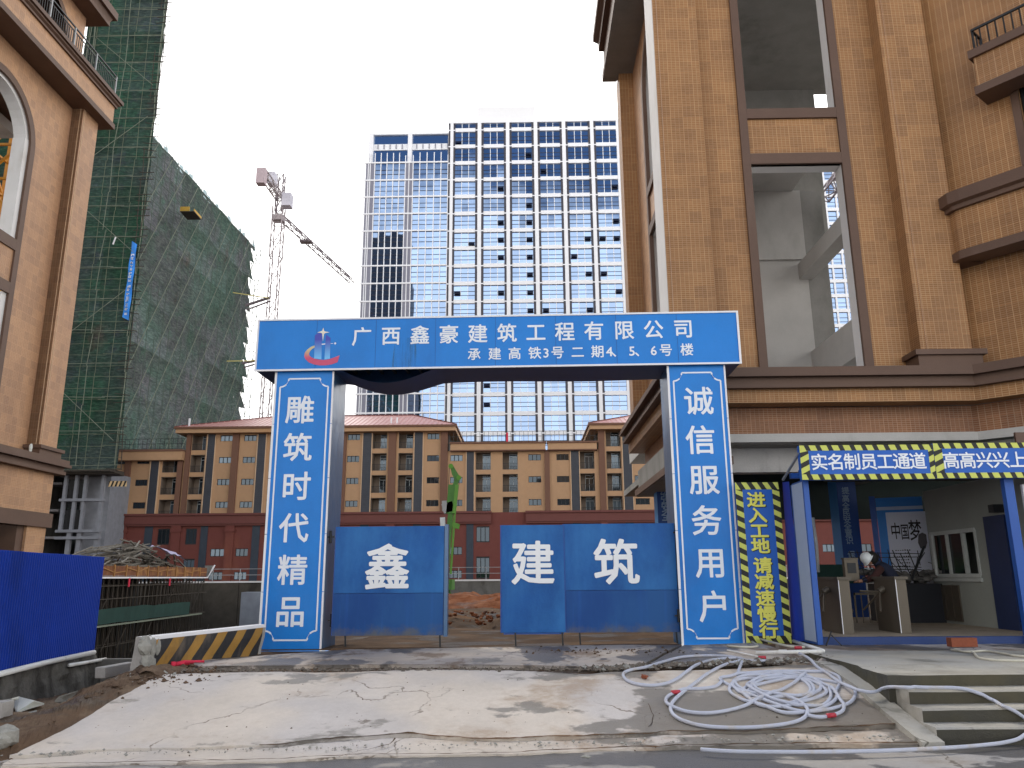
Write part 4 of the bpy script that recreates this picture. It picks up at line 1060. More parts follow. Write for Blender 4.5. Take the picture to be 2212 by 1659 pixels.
for k, (cx, cy, rx, ry, tl) in enumerate(turns):
    for i in range(11):
        a = ph + 2 * math.pi * i / 11; nx_ = turns[min(k + 1, len(turns) - 1)]; t = i / 11
        X_, Y_, RX, RY = [u * (1 - t) + v * t for u, v in zip((cx, cy, rx, ry), nx_[:4])]
        w = 1 + .10 * math.sin(a * 2 + k * 1.3) + rn.uniform(-.05, .05)
        coil.append((X_ + RX * w * math.cos(a) + tl * 40 * math.sin(a), Y_ + RY * w * math.sin(a) + 8 * math.sin(a * 3 + k)))
coil += [(640, 425), (700, 395), (800, 378), (930, 372), (1080, 372), (1180, 376), (1245, 400), (1250, 440), (1222, 485)]
hose(coil, HR, 'hose_white', label='main heap of pale hose, many tangled turns in the middle of the ramp slab', group='white hoses heaped on the ramp')
hose([(735, 318), (650, 338), (560, 385), (500, 430), (440, 475), (390, 520), (368, 560), (385, 600), (440, 632), (530, 655), (640, 665), (780, 665), (900, 656), (1000, 640), (1062, 616), (1085, 582), (1062, 548), (1010, 520), (950, 500), (880, 488), (830, 470), (790, 440)], HR, 'hose_white',
     label='pale hose making the big lower left loop of the heap', group='white hoses heaped on the ramp')
hose([(640, 425), (600, 452), (540, 462), (470, 466), (415, 478), (365, 495), (343, 522), (362, 553), (430, 578), (520, 590), (610, 586), (710, 566), (800, 535), (880, 500), (960, 462), (1030, 420), (1075, 385)], HR, 'hose_white',
     label='pale hose crossing the heap with a red taped joint at its left bend', group='white hoses heaped on the ramp')
hose([(1085, 606), (1150, 613), (1210, 602), (1262, 582), (1272, 548), (1240, 505), (1222, 480), (1195, 455), (1205, 500), (1170, 545), (1090, 555), (980, 548), (880, 520), (790, 470), (770, 440), (850, 410), (960, 398)], HR, 'hose_white',
     label='pale hose forming the right lobe of the heap with a taped joint below', group='white hoses heaped on the ramp')
longp = [(1040, 280), (1095, 312), (1130, 350), (1180, 382), (1225, 415), (1275, 445), (1340, 470), (1410, 486), (1455, 476), (1495, 458), (1600, 458), (1720, 460), (1830, 461), (1900, 466), (1980, 492), (2080, 545), (2160, 582), (2215, 625), (2240, 680), (2195, 722), (2100, 748), (1960, 764), (1800, 775), (1500, 789), (1200, 796), (900, 796), (700, 794), (525, 783)]
_gp = gp
def gp(px, py, dz=0.0):
    # lies over the step edges: keep the very point where the sight line meets tread or riser
    d = ray(px, py); t = 6.0
    while t < 60:
        p = EYE + d * t
        if p.z <= max(h(p.x, p.y), h(p.x + .035, p.y), h(p.x, p.y + .03)) + dz + (.11 if 4.15 < p.x < 4.6 and p.y > 9.3 else 0): return p + Vector((0, -.012, .004))
        t += 0.004
    return EYE + d * t
oL, pL = hose(longp, HR * .95, 'hose_white', label='long pale hose running from the pipe over the steps and back along the street', over=False, lift=.004)
gp = _gp
def tape(px, py, d_, ln=.11, r=.026, z=.03):
    p = gp(px, py, z); v = Vector(d_).normalized() * ln / 2
    return tag(MB().tube([p - v, p + v], r, 8).build('tape_joint', 'red_tape', None, smooth=True), '', 'tape')
for (a, b, d_, lb) in ((395, 481, (1, .25, 0), 'red tape on the hose joint at the left bend of the heap'), (1206, 602, (1, .3, 0), 'red tape on the hose joint at the lower right of the heap'), (846, 301, (1, -.1, 0), 'red tape on the tip of the thin white tube behind the heap'), (1035, 263, (1, 0, 0), 'dark red tape on the white pipe tee')):
    o = tape(*C5(a, b), d_, z=.035); o['label'] = lb
p0, p1 = gp(*C5(665, 262), .02), gp(*C5(835, 298), .02)
pipe('thin_tube', [p0, p1], .014, 'pvc_white', 'thin straight white tube lying behind the hose heap')
pts = [gp(*C5(815, 276), .03), gp(*C5(1160, 268), .03)]
el = thing('pipe_elbow', 'thick white plastic pipe with a tee and elbow beside the hazard sign', 'pipe')
MB().tube(pts, .030, 10).build('pipe', 'pvc_white', el, smooth=True)
MB().tube([gp(*C5(1165, 266), .03), gp(*C5(1010, 215), .03)], .030, 10).build('pipe', 'pvc_white', el, smooth=True)
MB().tube([gp(*C5(1020, 274), .03), gp(*C5(1052, 285), .03)], .034, 10).build('tee', 'pvc_white', el, smooth=True)
MB().tube([gp(*C5(935, 272), .031), gp(*C5(975, 271), .031)], .037, 10).build('sleeve', 'pvc_white', el, smooth=True)
hose([(665, 238), (700, 243), (760, 246), (822, 241), (800, 222), (760, 200), (722, 180), (780, 186), (850, 208), (930, 232), (1000, 243), (1070, 246)], HR * .9, 'hose_cream', label='cream hose bent sharply at the foot of the right gate pillar')
hose([(1832, 259), (1900, 268), (1950, 276), (1975, 300), (2040, 312), (2130, 316), (2230, 318)], HR * .85, 'hose_cream', label='cream rope lying on the landing at the right edge, its lower strand', cat='rope', name='rope', group='cream rope strands on the landing')
hose([(1850, 262), (1920, 272), (1960, 268), (2020, 266), (2100, 278), (2160, 290), (2230, 296)], HR * .85, 'hose_cream', label='cream rope lying on the landing at the right edge, its upper strand', cat='rope', name='rope', group='cream rope strands on the landing')
mb = MB()
p = gp(*C5(232, 412)); lump(mb, (p.x, p.y, p.z + .03), .045, 5, (1, 1, .6), amp=.6); tag(mb.build('stone', 'brick_red'), 'small brown clod lying inside the left hose loop', 'stone')
mb = MB(); p = gp(1266, 1639); lump(mb, (p.x, p.y, p.z + .02), .035, 8, (1.4, 1, .5), amp=.5); tag(mb.build('stone', 'stone_grey'), 'pale little stone lying on the street at the bottom centre', 'stone')

# ------------------------------------------------------------------ right-hand tiled building (front towards the camera, flank receding)
YAW = R(-1.0)
c0 = W0.at(1436, 500, 'y', 17.5)
RF = Fr((c0.x, 17.5, 0), YAW)         # local x: along the front to the right, local y: into the building; y=0 is the pier face
WY = 0.45                              # the main wall stands back from the piers
rb = thing('tiled_building', 'brown tiled unfinished building on the right with tall open bays and dark trim', 'building', fr=RF)
X_ = lambda px, py, y=WY: RF.x(px, py, y)
Z_ = lambda px, py, y=WY: RF.z(px, py, y)
zc_top, zs = 5.72, 5.75
zo1, zo2, zo3 = 11.1, 12.62, 18.0      # head of the lower opening, sill of the upper, soffit
xo0, xo1 = X_(1630, 465), X_(1830, 465)
ft = .20                               # trim width
xr_end = X_(2057, 465, 0)
# front wall with the two tall openings
mb = MB()
mb.holed(0.9, xr_end, zs, 26, [(xo0, xo1, zs, zo1), (xo0, xo1, zo2, 20.0)], y=WY, depth=.02)
mb.build('front_wall', 'brown_tile', rb)
mb = MB()   # reveals, white and thick
for a, b in ((zs, zo1), (zo2, 20.0)):
    mb.box(xo0 - .12, xo0, WY + .02, WY + .42, a, b); mb.box(xo1, xo1 + .12, WY + .02, WY + .42, a, b); mb.box(xo0 - .12, xo1 + .12, WY + .02, WY + .42, b, b + .25)
mb.box(xo0 - .12, xo1 + .12, WY + .025, WY + .40, zo1 + .26, zo2)
mb.build('opening_reveal', 'white_plaster', rb)
mb = MB(); pr_ = .07
x0, x1 = xo0 - ft, xo1 + ft
mb.box(x0, xo0, WY - pr_, WY + .03, zs, 26); mb.box(xo1, x1, WY - pr_, WY + .03, zs, 26)
for z0_, z1_ in ((zo1, zo1 + .28), (zo2 - .27, zo2)): mb.box(xo0 + .002, xo1 - .002, WY - pr_ + .003, WY + .1, z0_, z1_)
mb.build('opening_trim', 'brown_trim', rb)
# corner pier and the pier right of the opening
def pier(x0, x1, y0, y1, z0, z1, joint=None, nm='pier', mats=('brown_tile', 'white_plaster'), left=None):
    mb = MB(); mb.box(x0, x1, y0, y1, z0, z1, 0)
    if left is not None: mb.box(x0 - .006, x0 + .001, y0 + .05, y1, z0, z1, 1)
    o = mb.build(nm, list(mats), rb)
    return o
xp1 = X_(1533, 465, 0)
pier(0, xp1, 0, 1.12, 5.75, 26, left=True)
xq0 = X_(1951, 465, 0)
pier(xq0, xr_end, 0, WY + .3, 6.2, 26)
mb = MB()   # thin raised joints down the piers
for x in (0.09, X_(1963, 465, 0)): mb.box(x, x + .02, -.012, .002, 5.9, 26)
for x in (X_(1937, 465) ,): mb.box(x, x + .02, WY - .012, WY + .002, 5.9, 26)
mb.build('joint_line', 'brown_tile_lit', rb)
# plinth of the right pier
mb = MB(); mb.box(xq0 - .16, xr_end + .12, -.16, WY + .01, 5.72, 6.02, 0); mb.box(xq0 - .24, xr_end + .2, -.24, WY + .01, 6.02, 6.14, 0)
mb.build('pier_base', 'brown_trim', rb)
# flank wall: recess plane, opening with arched head
FX = .47
def flank(x, y, z): return (x, y, z)
ya, yb, spring = 1.45, 4.75, 15.7
mb = MB()
def fl(y0, y1, z0, z1, m=0, x=FX): mb.face([(x, y1, z0), (x, y0, z0), (x, y0, z1), (x, y1, z1)], m)
yend = 6.7
def arch_pts(cy, cz, r, n=14): return [(cy + r * math.cos(math.pi * i / n), cz + r * math.sin(math.pi * i / n)) for i in range(n + 1)]
cy, rr = (ya + yb) / 2, (yb - ya) / 2
fl(1.12, ya, 5.75, 18.1); fl(yb, yend, 5.75, 18.1); fl(ya, yb, zo1 + .1, zo2 - .1)
AP = arch_pts(cy, spring, rr)
for (a, b), (c, d_) in zip(AP, AP[1:]): mb.face([(FX, a, b), (FX, c, d_), (FX, c, 18.1), (FX, a, 18.1)], 0)
for (a, b), (c, d_) in zip(AP, AP[1:]): mb.face([(FX, a, b), (FX + .42, a, b), (FX + .42, c, d_), (FX, c, d_)], 1)
for y in (ya, yb):
    for z0_, z1_ in ((5.75, zo1), (zo2, spring)): mb.face([(FX, y, z0_), (FX + .42, y, z0_), (FX + .42, y, z1_), (FX, y, z1_)], 1)
mb.face([(FX, ya, zo1), (FX, yb, zo1), (FX + .42, yb, zo1), (FX + .42, ya, zo1)], 1)
mb.build('flank_wall', ['brown_tile_lit', 'white_plaster'], rb)
mb = MB(); AO = arch_pts(cy, spring, rr + .0); AI = arch_pts(cy, spring, rr - .2)
for i in range(len(AO) - 1):
    a, b, c, d_ = AO[i], AO[i + 1], AI[i + 1], AI[i]
    mb.face([(FX - .07, *a), (FX - .07, *b), (FX - .07, *c), (FX - .07, *d_)]); mb.face([(FX - .07, *d_), (FX - .07, *c), (FX + .05, *c), (FX + .05, *d_)]); mb.face([(FX - .07, *b), (FX - .07, *a), (FX, *a), (FX, *b)])
for y0_, y1_ in ((ya, ya + .2), (yb - .2, yb)): mb.box(FX - .07, FX + .05, y0_, y1_, 5.75, spring)
for z0_, z1_ in ((zo1, zo1 + .28), (zo2 - .27, zo2)): mb.box(FX - .068, FX + .048, ya + .201, yb - .201, z0_, z1_)
mb.build('arch_trim', 'brown_trim', rb)
mb = MB(); mb.box(0, .55, yend, yend + .75, 5.75, 18.1); mb.box(.55, 1.5, yend + .35, yend + .6, 5.75, 18.1)
mb.build('pier', 'brown_tile', rb)
# high cornice (balcony band) over front and flank, with soffit
def cornice(nm, path, prof, mat, parent=rb, close=False):
    """sweep a profile (out, z) along a plan path; outward is to the left of travel"""
    mb = MB(); n = len(path); dirs = []
    for i in range(n - 1):
        dx, dy = path[i + 1][0] - path[i][0], path[i + 1][1] - path[i][1]; l_ = math.hypot(dx, dy); dirs.append((dx / l_, dy / l_))
    nor = []
    for i in range(n):
        a = dirs[max(i - 1, 0)]; b = dirs[min(i, n - 2)]
        na, nb_ = (-a[1], a[0]), (-b[1], b[0]); mx, my = na[0] + nb_[0], na[1] + nb_[1]; l_ = math.hypot(mx, my); mx, my = mx / l_, my / l_
        c_ = mx * na[0] + my * na[1]; nor.append((mx / c_, my / c_))
    rings = [[(p[0] + o * q[0], p[1] + o * q[1], z) for o, z in prof] for p, q in zip(path, nor)]
    K = len(prof)
    for i in range(n - 1):
        for j in range(K - 1): mb.face([rings[i][j], rings[i + 1][j], rings[i + 1][j + 1], rings[i][j + 1]])
    mb.face(rings[0]); mb.face(rings[-1][::-1])
    return mb.build(nm, mat, parent)
# travel from the front's right end leftwards to the corner, then back along the flank (outward = left of travel)
bay0 = X_(2075, 600, WY)
bd = Vector((.64, -.77, 0)).normalized()
P_bay = (bay0 + bd.x * 3.2, WY + .25 + bd.y * 3.2)
main_path = [P_bay[::1], (bay0 + .0, WY + .02), (0.0, WY + .0), (0.0, yend + .75)]
main_path = [(P_bay[0], P_bay[1] - .45), (bay0 - .35, 0.0), (0, 0), (0, yend + .6)]
# direction check: going -x along the front, left-hand side is -y (towards camera): good
cornice('main_cornice', main_path, [(0, 5.74), (.34, 5.74), (.34, 5.60), (.40, 5.60), (.40, 5.52), (.24, 5.52), (.24, 5.36), (.30, 5.36), (.30, 5.28), (.0, 5.28)], 'brown_trim')
cornice('tile_band', main_path, [(0, 5.28), (.12, 5.279), (.12, 4.98), (-.35, 4.98), (-.35, 5.2)], 'brown_tile')
cornice('lower_wall', [(P_bay[0], P_bay[1]), (bay0 - .2, WY), (.35, WY), (.35, yend + .4)], [(-.3, 4.98), (0, 4.978), (0, 4.36), (-.3, 4.36)], 'brown_tile_shaded' if 'brown_tile_shaded' in MATS else 'brown_tile')
cornice('beam_edge', [(P_bay[0], P_bay[1]), (bay0 - .2, WY - .12), (.22, WY - .12), (.22, yend + .3)], [(-.4, 4.36), (0, 4.36), (0, 4.17), (-.4, 4.17)], 'grey_plaster')
# canopy slab along the flank
mb = MB(); mb.box(-.02, 1.2, -.1, yend + .35, 3.62, 3.80, 0); mb.build('canopy_edge', 'brown_trim', rb)
mb = MB(); mb.box(.03, 1.15, -.05, yend + .3, 3.605, 3.619, 0); mb.box(.05, 1.2, .2, yend, 3.8, 4.35, 0); mb.build('canopy_soffit', 'soffit_concrete', rb)
# ground-floor soffit, beams and columns
mb = MB()
mb.box(.3, 22, WY + .2, 12.5, 4.15, 4.35)
mb.build('soffit_slab', 'soffit_concrete', rb)
mb = MB(); mb.box(.6, X_(1990, 1000, 1.3), 1.1, 1.5, Z_(1640, 1020, 1.1), 4.149); mb.build('beam', 'stained_concrete', rb)
mb = MB(); mb.box(.6, 22, 9.2, 9.6, RF.z(1800, 1064, 9.2), 4.149); mb.box(5.6, 6.0, 1.5, 9.2, 3.7, 4.149); mb.build('beam', 'soffit_concrete', rb)
# loggia floor and inner walls seen through the tall openings
mb = MB()
mb.box(.5, 22, WY + .43, 12, 5.3, 5.70)
mb.box(.95, xo1 + .1, WY + .43, 5.0, 12.28, 12.55)
mb.build('floor_slab', 'grey_plaster', rb)
ym = 4.2
xi0, xi1 = X_(1600, 600, ym), X_(1746, 600, ym)
mb = MB(); mb.box(xi0 - 1.2, xi1, ym, ym + .4, 5.7, 12.3)
zl = RF.z(1700, 563, ym); mb.box(xi0 - 1.2, xi1 - .15, ym - .10, ym, zl, 10.9)
mb.build('inner_wall', 'grey_plaster', rb)
yp = 3.4; xp_0, xp_1 = xi1 + .004, RF.x(1792, 600, yp + .9)
mb = MB()
mb.face([(xi1, ym, 5.7), (xp_1, yp + .9, 5.7), (xp_1, yp + .9, 12.3), (xi1, ym, 12.3)][::1])
mb.face([(xp_1, yp + .9, 5.7), (xp_1, yp + 1.6, 5.7), (xp_1, yp + 1.6, 12.3), (xp_1, yp + .9, 12.3)])
mb.build('inner_pier', 'soffit_concrete', rb)
# side beams running back between front wall and inner pier
for (pa_, pb_, pc_) in (((1822, 461), (1822, 499), 0), ((1858, 678), (1858, 760), 0)):
    xb = RF.x(pa_[0], pa_[1], WY + .42); z_t, z_b = RF.z(*pa_, WY + .42), RF.z(*pb_, WY + .42)
    mb = MB(); mb.box(xb - .04, xb + .35, WY + .425, yp + 1.5, z_b, z_t); mb.build('side_beam', 'grey_plaster', rb)
    mb = MB(); mb.box(xi1 - .1, xb + .34, yp + 1.5, yp + 1.8, z_b - .5, z_t - .02); mb.build('back_beam', 'soffit_concrete', rb)
# ceiling of the upper loggia and its back wall with a gap of sky
mb = MB()
xg0, xg1 = RF.x(1756, 190, 7.6), RF.x(1792, 190, 7.6)
mb.box(.5, 22, WY + .43, 7.6, 17.9, 18.1); mb.box(.5, xg0, 7.6, 7.9, zo2 - 1, 17.9); mb.box(xg1 + .5, 22, 7.6, 7.9, zo2 - 1, 17.9)
mb.box(xg0, xg1 + .5, 7.6, 7.9, RF.z(1770, 174, 7.6), 17.9)
mb.build('loggia_ceiling', 'soffit_concrete', rb)
# upper cornice
pth_ = [(22, WY - .3), (0, WY - .3), (0, WY), (0, yend + .7)][1:]
cornice('upper_cornice', [(12, -.02), (-.02, -.02), (-.02, yend + .5)], [(0, 18.08), (.50, 18.08), (.50, 18.35), (.42, 18.35), (.42, 19.3), (.60, 19.3), (.60, 19.6), (.78, 19.7), (.78, 19.95), (0, 19.95)], 'brown_trim')
MB().box(-.5, 12, -.5, yend + .4, 18.06, 18.1).build('soffit', 'soffit_concrete', rb)
MB().box(0, 12, 0, yend, 18.1, 27).build('upper_storey', 'brown_tile_lit', rb)
# roof
# angled bay at the far right with balconies
bx = bay0; by = WY
def bayp(s_, out=0.0, z=0.0):   # s_: distance along the bay face, out: towards the street
    nx_, ny_ = -.77, -.64
    return (bx + .64 * s_ + nx_ * out, by - .77 * s_ + ny_ * out, z)
BL = 3.4
_p = bayp(.5, .85); BZ0 = RF.at(2085, 552, 'x', _p[0]).z; BZ1 = RF.at(2075, 435, 'x', _p[0]).z + .35; print('bay', BZ0, BZ1, _p, RF.at(2085, 552, 'x', _p[0]))
mb = MB()
mb.face([(xr_end, WY + .004, 5.7), (bx, WY + .004, 5.7), (bx, WY + .004, 26), (xr_end, WY + .004, 26)])
bw_ = MB()
def bayfn(x, y, z): return bayp(x, -y, z)
hol = [(1.55, 2.6, 6.4, 8.3), (1.80, 2.9, 10.4, 12.7), (1.75, 3.0, 15.4, 18.4)]
mb.holed(0, BL, 5.7, 26, hol, 0, .18, fn=bayfn)
mb.build('bay_wall', 'brown_tile', rb)
for a, b, c, d_ in hol:
    t_ = MB()
    for u0, u1, v0, v1 in ((a - .16, a, c, d_), (b, b + .16, c, d_), (a - .16, b + .16, d_, d_ + .16), (a - .16, b + .16, c - .12, c)):
        P = [bayp(u, o_, v) for v in (v0, v1) for o_ in (0.05, -.02) for u in (u0, u1)]
        t_.add(P, [(0, 1, 5, 4), (2, 6, 7, 3), (0, 4, 6, 2), (1, 3, 7, 5), (0, 2, 3, 1), (4, 5, 7, 6)])
    w_ = t_.build('bay_window', 'brown_trim', rb)
    g_ = MB(); g_.face([bayp(a, -.16, c), bayp(b, -.16, c), bayp(b, -.16, d_), bayp(a, -.16, d_)]); g_.build('pane', 'window_glass', w_)
    g_ = MB()
    for u in (a + .03, (a + b) / 2, b - .03): g_.bar(bayp(u, -.12, c), bayp(u, -.12, d_), .05)
    for v in (c + .03, c + (d_ - c) * .7, d_ - .03): g_.bar(bayp(a, -.12, v), bayp(b, -.12, v), .05)
    g_.build('frame', 'black_metal', w_)
def balcony(z0_, z1_, s0, s1, outd, tileband=True, round_=True):
    pts = [bayp(s0, -.02), bayp(s0, outd * .55), bayp(s0 + .1, outd * .8), bayp(s0 + .28, outd * .97), bayp(s0 + .5, outd), bayp(s1, outd)]
    path = [(p[0], p[1]) for p in pts][::-1]
    return path
for (zb_, zt_) in ((BZ0, BZ1),):
    path = balcony(zb_, zt_, .05, BL, .66)
    cornice('balcony_band', path, [(-.5, zb_ + .2), (0, zb_ + .2), (0, zt_ - .42), (-.5, zt_ - .42)], 'brown_tile')
    cornice('balcony_trim', path, [(-.5, zb_), (.07, zb_), (.07, zb_ + .2), (-.5, zb_ + .2)], 'brown_trim')
    cornice('balcony_trim', path, [(-.5, zt_ - .42), (.10, zt_ - .42), (.10, zt_ - .32), (.20, zt_ - .28), (.20, zt_), (-.5, zt_)], 'brown_trim')
    q = MB(); P = [(p[0], p[1], zb_ + .1) for p in path]; q.face(P + [bayp(.05, -.02, zb_ + .1)]); q.face([(p[0], p[1], zt_ - .05) for p in path] + [bayp(.05, -.02, zt_ - .05)]); q.build('balcony_floor', 'brown_trim', rb)
zb_ = RF.at(2120, 250, 'x', bayp(.5, .6)[0]).z + .95
print('upper balcony', zb_)
path = [(p[0], p[1]) for p in [bayp(1.2, -.02), bayp(1.2, .62), bayp(BL, .62)]][::-1]
cornice('balcony_band', path, [(-.5, zb_ + .22), (0, zb_ + .22), (0, zb_ + .95), (-.5, zb_ + .95)], 'brown_tile')
cornice('balcony_trim', path, [(-.5, zb_), (.06, zb_), (.06, zb_ + .2), (-.5, zb_ + .2)], 'brown_trim')
cornice('balcony_trim', path, [(-.5, zb_ + .95), (.08, zb_ + .95), (.08, zb_ + 1.15), (-.5, zb_ + 1.15)], 'brown_trim')
q = MB(); q.face([(p[0], p[1], zb_ + .05) for p in path] + [bayp(BL, -.02, zb_ + .05), bayp(1.2, -.02, zb_ + .05)]); q.build('balcony_floor', 'brown_trim', rb)
q = MB()
for s_ in [1.23 + .17 * i for i in range(12)]: q.bar(bayp(s_, .55, zb_ + 1.15), bayp(s_, .55, zb_ + 1.75), .025)
for z in (zb_ + 1.72, zb_ + 1.2): q.bar(bayp(1.23, .55, z), bayp(BL, .55, z), .05)
for o_ in (.1, .3, .5): q.bar(bayp(1.23, o_, zb_ + 1.15), bayp(1.23, o_, zb_ + 1.75), .025)
q.bar(bayp(1.23, 0, zb_ + 1.72), bayp(1.23, .55, zb_ + 1.72), .05)
q.build('balcony_rail', 'black_metal', rb)
# banner-wrapped columns under the building
def bannercol(px0, px1, pxs, pyt, ybase, name_label, chars, pys, cxs, size, zt=4.14, zb=-.1, dark='door_navy', mat='sign_blue'):
    f = Fr((W0.at(px1 if False else pxs, 1100, 'y', ybase).x, ybase, zb), YAW)
    w = f.x(px1, 1100); dep = .6
    t = thing('banner_column', name_label, 'column', fr=f, group='columns wrapped in blue safety banners')
    MB().box(0, w, 0, dep, 0, zt - zb).build('column', 'sign_navy', t)
    MB().box(-.006, 0.0, .02, dep - .02, .02, zt - zb).build('side_sheet', 'side_light_blue', t)
    for ch, py, cx in zip(chars, pys, cxs):
        q = f.at(cx, py, 'y', 0); letter(ch, q.x, q.z, size, -.001, 'faded_white', t, .02)
    return t
M('sign_navy', (0.008, 0.045, 0.19), 0.5, amt=.1); M('side_light_blue', (0.06, 0.24, 0.55), 0.5, amt=.08)
bannercol(1791, 1853, 1812, 1040, 21.0, 'blue banner wrapped column with faded safety slogan, seen behind the turnstiles', '提高全民安全意识保', (1060, 1077, 1093, 1108, 1123, 1138, 1153, 1168, 1198), (1826, 1826.5, 1827, 1828, 1829.5, 1831, 1833, 1835, 1839), .20)
bannercol(1410, 1452, 1421, 1040, 23.0, 'blue banner wrapped column right behind the right gate pillar, carrying a small floodlight', '加强安全', (1058, 1077, 1096, 1115), (1437, 1438, 1439, 1440), .30)
fl_ = thing('floodlight', 'small dark floodlight on a bracket beside the column behind the gate', 'floodlight', tuple(W0.at(1402, 1041, 'y', 22.9)))
mb = MB(); mb.tube([(-.02, 0, .02), (.06, -.12, -.03)], .13, 12, r2=.17); mb.build('lamp_head', 'black_metal', fl_)
mb = MB(); mb.bar((.02, .05, -.08), (.34, .25, -.12), .035); mb.build('bracket', 'black_metal', fl_)

# ------------------------------------------------------------------ left-hand building: flank facing the gate
LF = Fr((-17.0, 29.5, 0), YAW)     # local y runs back; the face is the plane x=0, looking to +x
lb = thing('tiled_building', 'brightly lit brown tiled unfinished building on the left with an arched opening and a black balcony railing', 'building', fr=LF)
LW = -.45
mb = MB()
def lf(y0, y1, z0, z1, m=0, x=LW): mb.face([(x, y0, z0), (x, y1, z0), (x, y1, z1), (x, y0, z1)], m)
# arches repeat along the flank towards the camera
s_arch = []
yc0 = LF.at(75, 306, 'x', LW).y
R_O = 2.15; yc = yc0 - R_O; zsp = LF.at(73, 335, 'x', LW).z
zsill0, zsill1 = LF.at(29, 511, 'x', LW).z, LF.at(5, 489, 'x', LW).z
zsill0 = 12.55; zsill1 = 12.95
zl1 = 11.35; zl0 = 10.95
edges = [3.0]
cur = -1.1
centres = [yc - 7.2 * i for i in range(3)]
ytop = 19.6
prev = 0.0
for c_ in centres:
    lf(c_ + R_O, prev, 5.6, ytop)
    lf(c_ - R_O, c_ + R_O, zl1, zsill0)
    A = arch_pts(c_, zsp, R_O, 20)
    for (a, b), (c, d_) in zip(A, A[1:]):
        mb.face([(LW, c, d_), (LW, a, b), (LW, a, ytop), (LW, c, ytop)], 0); mb.face([(LW, a, b), (LW, c, d_), (LW - .5, c, d_), (LW - .5, a, b)], 1)
    for y in (c_ - R_O, c_ + R_O):
        for a, b in ((5.6, zl0), (zsill1, zsp)): mb.face([(LW, y, a), (LW - .5, y, a), (LW - .5, y, b), (LW, y, b)], 1)
    prev = c_ - R_O
lf(-30, prev, 5.6, ytop)
mb.face([(LW, -1.1, 5.6), (0, -1.1, 5.6), (0, -1.1, ytop), (LW, -1.1, ytop)], 0)
mb.build('flank_wall', ['brown_tile_lit', 'white_plaster'], lb)
for c_ in centres:
    mb = MB(); AO = arch_pts(c_, zsp, R_O, 20); AI = arch_pts(c_, zsp, R_O - .26, 20); xo = LW + .07
    for i in range(20):
        a, b, c, d_ = AO[i], AO[i + 1], AI[i + 1], AI[i]
        mb.face([(xo, *b), (xo, *a), (xo, *d_), (xo, *c)]); mb.face([(xo, *c), (xo, *d_), (LW - .02, *d_), (LW - .02, *c)]); mb.face([(xo, *a), (xo, *b), (LW, *b), (LW, *a)])
    for a, b in ((c_ - R_O, c_ - R_O + .26), (c_ + R_O - .26, c_ + R_O)): mb.box(LW - .02, xo, a, b, 5.6, zsp)
    mb.box(LW - .018, xo - .002, c_ - R_O + .261, c_ + R_O - .261, zsill0, zsill1); mb.box(LW - .018, xo - .002, c_ - R_O + .261, c_ + R_O - .261, zl0, zl1)
    mb.build('arch_trim', 'brown_trim', lb)
    mb = MB(); mb.box(LW - .5, LW - .03, c_ + R_O - .48, c_ + R_O - .262, zsill1, zsp + .4); mb.box(LW - .5, LW - .03, c_ + R_O - .5, c_ + R_O - .262, 5.6, zl0)
    AI2 = arch_pts(c_, zsp, R_O - .38, 20)
    for i in range(20): mb.face([(LW - .05, *AI[i + 1]), (LW - .05, *AI[i]), (LW - .05, *AI2[i]), (LW - .05, *AI2[i + 1])]); mb.face([(LW - .05, *AI2[i + 1]), (LW - .05, *AI2[i]), (LW - .5, *AI2[i]), (LW - .5, *AI2[i + 1])])
    mb.build('arch_lining', 'white_plaster', lb)
mb = MB(); mb.box(-.5, 0, -1.1, 0, 6.0, ytop)
mb.build('corner_pier', 'brown_tile_lit', lb)
mb = MB(); mb.box(-.02, .012, -1.0, -.98, 6, ytop); mb.box(-.12, -.10, -1.112, -1.1, 6, ytop); mb.build('joint_line', 'dorm_trim', lb)
mb = MB(); mb.box(LW - .1, .14, -1.24, .12, 5.6, 5.86); mb.box(LW - .1, .22, -1.32, .20, 5.86, 5.98); mb.build('pier_base', 'brown_trim', lb)
def lcorn(nm, prof, mat, x=0.0, y1=0.0, yst=-30):
    # travel towards the camera along the flank: outward (left of travel) is +x
    return cornice(nm, [(-12, y1), (x, y1), (x, yst)][::1], [(o_, z) for o_, z in prof], mat, lb)
lcorn('main_cornice', [(0, 5.60), (.36, 5.60), (.36, 5.44), (.42, 5.44), (.42, 5.33), (.24, 5.33), (.24, 5.18), (.30, 5.18), (.30, 5.06), (0, 5.06)][::-1], 'brown_trim')
lcorn('tile_band', [(-.4, 3.62), (0.02, 3.62), (0.02, 5.06), (-.4, 5.06)], 'brown_tile_lit')
lcorn('lower_band', [(-.4, 3.12), (.12, 3.12), (.12, 3.62), (-.4, 3.62)], 'brown_trim')
mb = MB(); mb.box(-.8, 0, -1.15, -.02, -5, 3.12); mb.build('corner_pier', 'brown_tile_lit', lb)
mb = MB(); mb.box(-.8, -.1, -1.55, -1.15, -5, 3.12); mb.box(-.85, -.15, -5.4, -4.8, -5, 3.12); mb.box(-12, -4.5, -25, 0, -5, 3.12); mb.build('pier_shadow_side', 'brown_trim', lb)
mb = MB(); mb.box(-12, -.8, -28, -.1, 5.1, 5.5); mb.box(-12, -3.2, -28, -.1, 18.9, 19.3)
mb.box(-3.3, -3.0, -28, -9, 5.5, 19); mb.build('floor_slab', 'grey_plaster', lb)
